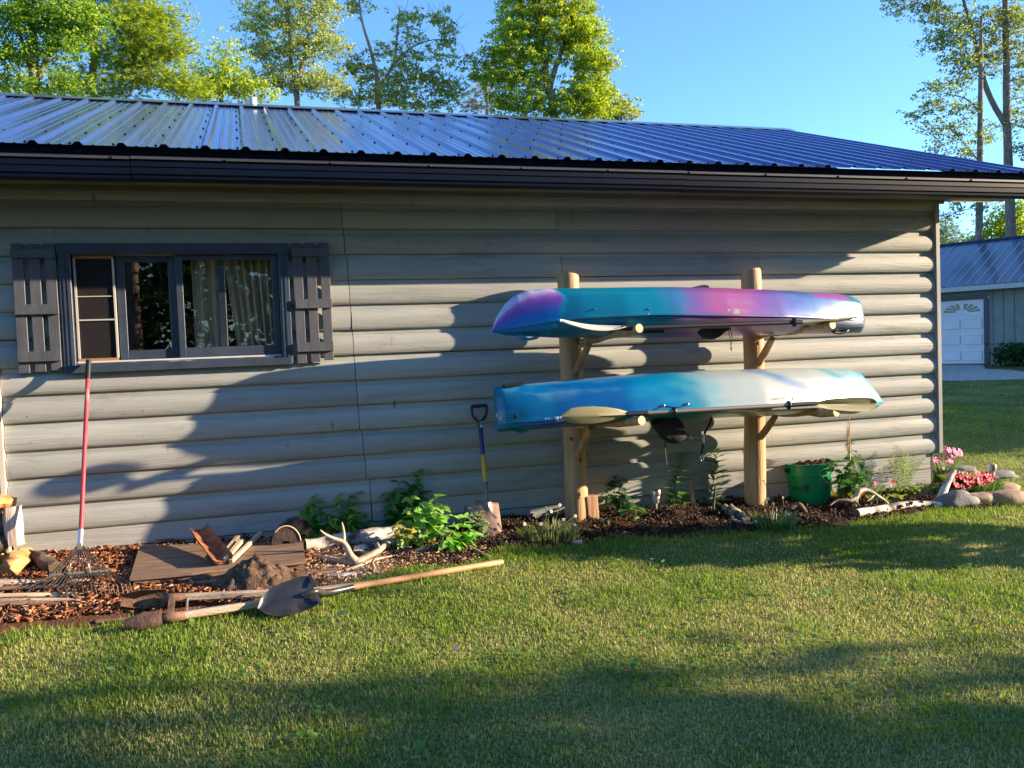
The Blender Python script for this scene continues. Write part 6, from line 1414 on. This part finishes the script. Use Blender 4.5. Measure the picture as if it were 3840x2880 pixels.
tree('maple_tree', 'low young maples between the pine and the vent pipe', 'maple tree', 21, [[(830, 400, .05), (835, 300, .045), (850, 180, .02)]], [(850, 220, 34, 70, 18), (800, 300, 70, 55, 34), (890, 320, 60, 45, 30), (740, 345, 70, 30, 24), (960, 345, 60, 34, 20)], 3, cols=G2, lsize=.08, crad=.26)
tree('birch_tree', 'tall airy green tree behind the vent pipe, pale forked stems', 'birch tree', 22, [[(1115, 400, .075), (1108, 320, .06), (1090, 220, .05), (1085, 120, .035), (1075, -40, .02)], [(1110, 325, .05), (1135, 230, .045), (1160, 110, .03), (1185, 10, .02)], [(1060, 330, .03), (1000, 260, .02), (960, 200, .012)]],
     [(1010, 30, 110, 50, 44), (1160, 20, 130, 60, 60), (990, 100, 90, 36, 26), (1130, 110, 140, 50, 56), (980, 190, 70, 36, 22), (1080, 200, 110, 50, 46), (1220, 190, 90, 60, 38), (1000, 280, 90, 45, 34), (1130, 300, 110, 50, 46), (1230, 310, 70, 50, 34), (1100, -90, 220, 70, 90)], 4, cols=G3, lsize=.068, crad=.21, lpc=62, density=.8)
tree('sparse_tree', 'thin tree with bare upper twigs and hanging leaf bunches', 'tree', 24, [[(1420, 410, .08), (1415, 300, .06), (1390, 190, .045), (1360, 90, .035), (1345, -10, .02)], [(1415, 330, .05), (1475, 240, .04), (1490, 120, .03), (1500, 20, .01)], [(1475, 245, .035), (1540, 180, .03), (1620, 150, .015), (1690, 150, .006)], [(1440, 320, .03), (1560, 290, .02), (1640, 240, .01)]],
     [(1330, 20, 40, 40, 12), (1530, 75, 70, 22, 16), (1640, 65, 36, 26, 10), (1690, 110, 26, 30, 8), (1680, 160, 36, 18, 8), (1540, 140, 36, 24, 8), (1450, 190, 50, 30, 12), (1590, 210, 60, 30, 14), (1690, 230, 36, 30, 8), (1360, 260, 80, 50, 30), (1500, 280, 80, 40, 26), (1620, 310, 80, 36, 26), (1700, 340, 50, 40, 18), (1430, 350, 110, 40, 40), (1580, 380, 120, 34, 34), (1320, 370, 60, 30, 16), (1760, 240, 40, 26, 8)], 5, cols=G3, lsize=.080, crad=.20, lpc=55, density=.85, bare=1, bark=pm('pale_bark', (.26, .18, .14), (.40, .30, .24), rough=.9))
tree('big_maple_tree', 'largest bright maple standing alone above the middle of the roof', 'maple tree', 24, [[(2078, 470, .12), (2055, 330, .11), (2035, 180, .09), (2018, 40, .07), (2010, -120, .05), (2000, -340, .03)], [(2062, 330, .08), (2085, 250, .07), (2112, 180, .05), (2130, 110, .03)], [(2020, 230, .05), (2012, 150, .05), (2012, 90, .03)]],
     [(1960, 30, 100, 50, 44), (2120, 30, 100, 60, 50), (1940, 110, 90, 60, 46), (2070, 120, 90, 60, 44), (2190, 110, 80, 60, 50), (1900, 200, 90, 50, 44), (2030, 210, 80, 50, 34), (2200, 190, 90, 60, 54), (1870, 280, 90, 40, 36), (1970, 310, 80, 60, 38), (2230, 250, 70, 40, 34), (2210, 340, 90, 50, 54), (2130, 390, 120, 50, 56), (1990, 400, 110, 36, 30), (2050, -90, 190, 90, 130), (2040, -260, 140, 90, 70), (1890, 380, 70, 34, 18), (2240, 410, 60, 34, 24)], 6, cols=G2, lsize=.078, crad=.23, lpc=84)
tree('spruce_tree', 'small greyish spruce top left of the big maple', 'spruce tree', 30, [[(1828, 450, .05), (1826, 340, .035), (1824, 230, .01)]], [(1824, 260, 14, 26, 8), (1822, 310, 36, 18, 12), (1815, 350, 60, 16, 18), (1820, 400, 80, 20, 26), (1740, 400, 60, 26, 16)], 7, cols=((.20, .20, .12), (.26, .24, .14), (.14, .17, .08)), lsize=.13, lpc=5, crad=.22, pine=True)
tree('small_tree', 'small olive tree top just right of the big maple', 'tree', 26, [[(2330, 470, .04), (2325, 420, .03), (2315, 370, .015)]], [(2310, 380, 26, 30, 9), (2350, 410, 50, 32, 20), (2300, 430, 60, 26, 16)], 8, cols=G3, lsize=.09, crad=.22, lpc=46)
tree('tall_maple_tree', 'tall maple rising behind the garage at the right edge, limb leaning left', 'maple tree', 32, [[(3792, 900, .18), (3782, 640, .16), (3776, 420, .14), (3774, 200, .12), (3770, 0, .10), (3766, -200, .05)], [(3768, 465, .11), (3715, 370, .10), (3680, 270, .085), (3655, 150, .07), (3615, 10, .05), (3580, -120, .03)]],
     [(3380, 15, 80, 34, 26), (3500, 40, 90, 44, 40), (3580, 120, 90, 60, 50), (3510, 165, 60, 34, 20), (3610, 230, 90, 50, 40), (3700, 90, 90, 80, 60), (3800, 60, 60, 90, 44), (3720, 220, 60, 70, 36), (3830, 200, 50, 80, 34), (3600, 300, 50, 30, 14), (3560, -80, 220, 90, 100), (3780, -90, 140, 90, 60), (3840, 330, 40, 80, 26), (3900, 100, 90, 200, 60), (3820, 450, 50, 50, 18), (3850, 560, 50, 40, 12)], 9, cols=((.24, .30, .09), (.32, .37, .10), (.40, .40, .09), (.17, .22, .08)), lsize=.10, crad=.25, lpc=42, density=.8)
tree('slim_maple_tree', 'slimmer maple just left of the tallest one behind the garage', 'maple tree', 31, [[(3672, 920, .125), (3674, 700, .115), (3676, 480, .10), (3678, 260, .08), (3680, 60, .05)], [(3674, 420, .03), (3620, 370, .025), (3540, 350, .01)], [(3674, 610, .03), (3600, 520, .02), (3500, 420, .008)]],
     [(3490, 330, 50, 16, 12), (3560, 330, 60, 20, 14), (3480, 380, 50, 18, 12), (3440, 425, 40, 24, 12), (3540, 410, 50, 26, 14), (3500, 470, 50, 26, 12), (3620, 400, 50, 40, 18), (3560, 500, 60, 30, 16), (3520, 560, 44, 26, 12), (3620, 560, 60, 40, 18), (3700, 500, 50, 50, 18), (3600, 470, 40, 30, 10), (3580, 785, 46, 20, 10), (3660, 770, 40, 22, 8), (3530, 800, 20, 8, 3), (3640, 150, 50, 100, 20)], 10, cols=((.26, .34, .09), (.36, .40, .10), (.18, .25, .08)), lsize=.10, crad=.24, lpc=34, density=.8)
tree('far_conifer', 'distant pale conifer between the shed corner and the garage roof', 'conifer', 48, [[(3548, 940, .06), (3548, 880, .05), (3545, 815, .01)]], [(3546, 830, 12, 12, 5), (3545, 862, 34, 16, 16), (3540, 895, 56, 22, 30), (3580, 915, 50, 12, 16)], 11, cols=((.16, .22, .10), (.22, .27, .12)), lsize=.20, lpc=6, crad=.34, pine=True)
tree('far_maple', 'distant yellow-green tree behind the garage ridge at the right edge', 'tree', 46, [[(3800, 940, .12), (3800, 860, .08), (3805, 800, .03)]], [(3760, 830, 60, 40, 30), (3820, 800, 50, 50, 36), (3700, 880, 50, 24, 18), (3790, 880, 60, 26, 26), (3850, 860, 60, 60, 30), (3640, 910, 40, 10, 8)], 12, cols=G2, lsize=.16, crad=.40, lpc=40)
# thicket behind the garage and far tree line
def woods(name, pts, h, n, seed, cols, ls=.35):
    r = RS(seed); c = []
    for x, y in pts:
        k = n//len(pts); hh = h*r.uniform(.6, 1.1); cc = r.randn(k, 3)*np.array([1.6, 1.6, hh*.28])+np.array([x, y, gz(x, min(y, 18))+hh*.5]); c.append(cc)
    c = np.vstack(c); V, F = leaves(c, ls, r); o = link(name, npmesh(name, V, F, colors(len(c), cols, r)), None, CROWN); o['kind'] = 'stuff'; return o
# shrub by the garage wall
sb_ = atd(3790, 1370, 26.3); rsh = RS(40); cen = np.clip(rsh.randn(2200, 3), -2, 2)*np.array([.42, .30, .17])+np.array([sb_.x+.55, sb_.y+.1, GZ+.28]); V, F = leaves(cen, .13, rsh)
sh_ = link('garage_shrub', npmesh('garage_shrub', V-np.array([sb_.x, sb_.y, GZ]), F, colors(len(cen), ((.03, .08, .025), (.05, .11, .03)), rsh)), None, CROWN, loc=(sb_.x, sb_.y, GZ)); tag(sh_, 'low dark green shrub against the garage foundation', 'shrub')
# power line
pa, pb_ = atd(3500, 816, 26), atd(3900, 715, 30)
tag(MB().tube(catmull([pa+(pa-pb_)*2, pa, (pa+pb_)/2+Vector((0, 0, -.05)), pb_, pb_+(pb_-pa)*2], 6), .012, 5).build('power_line', BLACK, None, loc=tuple(pa)), 'thin dark overhead cable crossing in front of the distant trees', 'cable')

# ---- trees out of the frame: they throw the shade on the lawn and stand in the window's reflection
def wtree(name, label, x, y, h, cr, seed, pine=False, n=90, low=.25, group='trees round the yard', cols=None, ls=.16):
    rr = random.Random(seed); z0 = gz(x, min(y, 18))
    conv = lambda a, b_, d=0: Vector((x+a, y+d, z0+b_))
    blobs = []
    for i in range(7):
        u = low+(1-low)*(i+.5)/7; rad_ = cr*(math.sin(math.pi*min(1, (u-low)/(1-low)*.8+.18)) if not pine else (1.12-u)); blobs.append((rr.uniform(-.2, .2)*cr, h*u, rad_, h*(1-low)/9, n//7))
    return tree(name, label, 'tree', 1, [[(0, .3, .02*h), (.05, h*.4, .015*h), (-.05, h*.97, .02)]], blobs, seed, lsize=ls, lpc=40 if not pine else 7, crad=cr*(.21 if not pine else .2), cols=cols or ((.07, .14, .03), (.10, .18, .035)), pine=pine, absolute=conv, group=group, bark=BARKP if pine else None)
sunv = Vector((KX, -1, 0)).normalized(); nv = Vector((1, KX, 0)).normalized()
def uv(u, v): p = sunv*u+nv*v; return p.x, p.y              # u towards the sun, v across
YT = []
A1 = wtree('yard_maple', 'broad maple standing out on the lawn to the right of the camera', *uv(15, -4.8), 7.5, 2.4, 51, n=300, low=.12, ls=.24)
A2 = wtree('yard_pine', 'pine standing in the yard behind the camera', -3.0, -19, 13, 2.6, 52, True, n=120, low=.12, ls=.30, cols=((.03, .07, .02), (.05, .10, .025)))
def place(src, x, y, rot, s, label):
    c = dup(src, (x, y, gz(x, min(y, 18))), rot, s); c['label'] = label; return c
for i, (u, v, s, rt) in enumerate([(18.5, -4.55, 1.0, 2.9), (21, -7.9, 1.25, 1), (14, -8.8, 1.1, 2.2), (27, -5.3, 1.3, 3), (25, -10.5, 1.5, 4), (20, -13.5, 1.4, 5), (33, -8, 1.6, .7)]):
    x, y = uv(u, v); place(A1, x, y, rt, s, ('second', 'third', 'fourth', 'fifth', 'sixth', 'seventh', 'eighth')[i]+' maple of the row out on the lawn towards the sun')
for i, (u, v, s, rt) in enumerate([(26, 5.9, 1.0, 1.4), (31, 9.6, 1.25, 2.5), (37, 13.5, 1.5, 3.6), (44, 17.5, 1.8, .4), (50, 22, 2.0, 5.2), (42, 27, 1.8, 2.0), (36, 33, 1.8, 4.0)]):
    x, y = uv(u, v); place(A1, x, y, rt, s, ('first', 'second', 'third', 'fourth', 'fifth', 'sixth', 'seventh')[i]+' maple of the line shading the far lawn and garage')
for i, (x, y, s, rt) in enumerate([(1.2, -23, 1.1, 1), (4.6, -19.5, .95, 2), (-7.5, -22, 1.2, 3), (-1, -28, 1.3, 4), (8, -26, 1.2, 5), (-12, -17, 1.0, .5), (-4.8, -25, 1.15, 1.8), (2.8, -28, 1.25, 2.9)]):
    place(A2, x, y, rt, s, ('second', 'third', 'fourth', 'fifth', 'sixth', 'seventh', 'eighth', 'ninth')[i]+' pine of the wood behind the camera')
# low bush added out of frame to shade the lawn strip before the bed
x, y = uv(6.9, -.20); rb_ = RS(60); cen = rb_.randn(1500, 3); cen /= np.linalg.norm(cen, axis=1)[:, None]; cen = cen*(rb_.uniform(.2, 1, (1500, 1))**.4)*np.array([.62, .56, .85])+np.array([x, y, gz(x, y)+.80]); V, F = leaves(cen, .14, rb_)
tag(link('shade_bush', npmesh('shade_bush', V-np.array([x, y, gz(x, y)]), F, colors(len(cen), ((.05, .12, .03), (.08, .16, .04)), rb_)), None, CROWN, loc=(x, y, gz(x, y))), 'low round bush out of frame, added to shade the lawn strip before the bed', 'bush')
woods('woods_behind_camera', [(-26+i*2.6, -33+(i%3)*1.5) for i in range(22)], 15, 26000, 62, ((.025, .06, .018), (.04, .085, .025)), .55)
woods('far_woods', [(45+i*5, 62-abs(i)*1.0+i*1.5) for i in range(-9, 12)], 8, 16000, 61, ((.06, .12, .03), (.10, .16, .05), (.14, .19, .06)), .45)

# ================================================================== GRASS
def grass():
    r = RS(77); X = []; W = []
    def cand(n, x0, x1, y0, y1): return r.uniform(x0, x1, n), r.uniform(y0, y1, n)
    out = []
    for n, x0, x1, y0, y1, hs in ((430000, -1.8, 6.6, -4.4, .2, 1.0), (60000, 5.6, 12, -1.5, 7, 1.7), (50000, 9, 24, 3, 17, 3.2)):
        x, y = cand(n, x0, x1, y0, y1); dx, dy = x, y+CD; fwd = dx*math.sin(CYAW)+dy*math.cos(CYAW); lat = dx*math.cos(CYAW)-dy*math.sin(CYAW)
        keep = (fwd > 1.6) & (np.abs(lat) < fwd*.66+.35)
        if hs == 1.0: keep &= r.rand(n) < np.clip(1.25-.10*fwd, .5, 1)
        x, y = x[keep], y[keep]; e = np.interp(x, LBX, LBY)+.05*np.sin(x*9)+r.normal(0, .035, len(x)); xe = XE-.35*np.maximum(0, y+.2)+r.normal(0, .05, len(x))
        ok = (y < e) | (x > xe); ok &= ~((x < 5.72) & (y > -.02))
        x, y = x[ok], y[ok]
        if hs > 3: 
            pr_ = np.array([(a-GO.x)*BD.x+(b-GO.y)*BD.y for a, b in zip(x, y)]); ok = np.array([True if (CF*(-(gz(a, b)-CH))/((a*math.sin(CYAW)+(b+CD)*math.cos(CYAW))) > 196+(a-18)*.0) else False for a, b in zip(x, y)]); x, y = x[ok], y[ok]
        out.append((x, y, np.full(len(x), hs)))
    x = np.concatenate([o[0] for o in out]); y = np.concatenate([o[1] for o in out]); hs = np.concatenate([o[2] for o in out]); n = len(x)
    z = np.array([gz(a, b)+(.018*noise.noise(Vector((a*1.7, b*1.7, 0)))+.008*noise.noise(Vector((a*7, b*7, 3))) if b < 3 else 0) for a, b in zip(x, y)])
    f1 = np.array([noise.noise(Vector((a*.9+3, b*1.4, 0)))+.5*noise.noise(Vector((a*3, b*3, 4)))+.35*noise.noise(Vector((a*9, b*9, 9))) for a, b in zip(x, y)])
    dry = np.clip(.56+.95*f1+.06*(-y-1.2)*(hs == 1)+r.normal(0, .20, n), 0, 1); dry = np.where(hs > 1, dry*.45, dry)
    edge = np.clip(1-np.abs(y-np.interp(x, LBX, LBY))/.35, 0, 1)*(hs == 1); dry = dry*(1-.6*edge)
    gr = np.array([.085, .175, .025]); gr2 = np.array([.30, .40, .06]); tan = np.array([.52, .46, .20]); k = r.rand(n)[:, None]
    c = gr*(1-k)+gr2*k; d2 = (np.clip((dry-.35)/.45, 0, 1)*(r.rand(n) < .58))[:, None]; c = c*(1-d2)+tan*d2*r.uniform(.7, 1.15, (n, 1)); c = c*r.uniform(.75, 1.25, (n, 1))
    h = (.016+.017*r.rand(n)**1.5)*(1-.35*dry)*(1+.75*edge)*np.where(hs > 1, .8, 1)*hs**.45; w_ = (.0013+.0009*r.rand(n))*hs**.9
    tf = np.array([noise.noise(Vector((a_*5, b_*5, 31))) for a_, b_ in zip(x, y)]); h = h*np.where((tf > .28) & (r.rand(n) < .4), 1.5, 1.0)
    a = r.uniform(0, 2*np.pi, n); ln = h*r.uniform(.15, 1.05, n); dirx, diry = np.cos(a), np.sin(a); b = a+r.uniform(-1, 1, n)+np.pi/2; sx, sy = np.cos(b)*w_, np.sin(b)*w_
    p0 = np.stack([x-sx, y-sy, z-.004], 1); p1 = np.stack([x+sx, y+sy, z-.004], 1); mx_, my_ = x+dirx*ln*.35, y+diry*ln*.35
    p2 = np.stack([mx_+sx*.8, my_+sy*.8, z+h*.62], 1); p3 = np.stack([mx_-sx*.8, my_-sy*.8, z+h*.62], 1); p4 = np.stack([x+dirx*ln, y+diry*ln, z+h*r.uniform(.7, 1, n)], 1)
    V = np.stack([p0, p1, p2, p3, p4], 1).reshape(-1, 3); i = np.arange(n)[:, None]*5
    F = np.concatenate([np.hstack([i, i+1, i+2]), np.hstack([i, i+2, i+3]), np.hstack([i+3, i+2, i+4])])
    me = npmesh('grass', V, F, np.repeat(c, 5, 0)); o = link('grass', me, None, colmat('grass_blades', .55, .35, spec=.25)); o['kind'] = 'stuff'
    print('grass blades', n)
grass()
# clover and a few fallen leaves on the lawn
r = RS(5); cen = []
for _ in range(110):
    cx, cy = r.uniform(-1.2, 4.5), r.uniform(-3.4, -.8)
    if not is_bed(cx, cy): cen.append(r.randn(r.randint(3, 9), 3)*np.array([.035, .035, .004])+np.array([cx, cy, gz(cx, cy)+.032]))
cen = np.vstack(cen); V, F = leaves(cen, .026, r, up=2.0, aspect=.9); link('clover_leaves', npmesh('clover_leaves', V, F, colors(len(cen), ((.12, .26, .05), (.18, .34, .08)), r)), None, LEAF)['kind'] = 'stuff'
for i, (px_, py_, lb_) in enumerate([(2620, 2560, 'curled brown fallen leaf in the shade near the middle of the lawn'), (1710, 2430, 'small tan fallen leaf on the lit lawn left of centre'), (3488, 2325, 'dry tan fallen leaf on the sunny lawn at the right'), (432, 2572, 'small dry fallen leaf on the shaded lawn at the left'), (2126, 2838, 'small dry fallen leaf at the bottom of the lawn'), (1280, 2300, 'pale curled fallen leaf near the shovel shaft')]):
    p = gp(px_, py_, .035); V, F = leaves(np.array([[0, 0, 0.0]]), .045, RS(90+i), up=1.2, aspect=.7); o = link('fallen_leaf', npmesh('fallen_leaf', V, F, None), None, pm('dry_leaf', (.42, .28, .14), (.52, .38, .2), rough=.8), loc=tuple(p)); tag(o, lb_, 'fallen leaf', 'fallen leaves on the lawn')
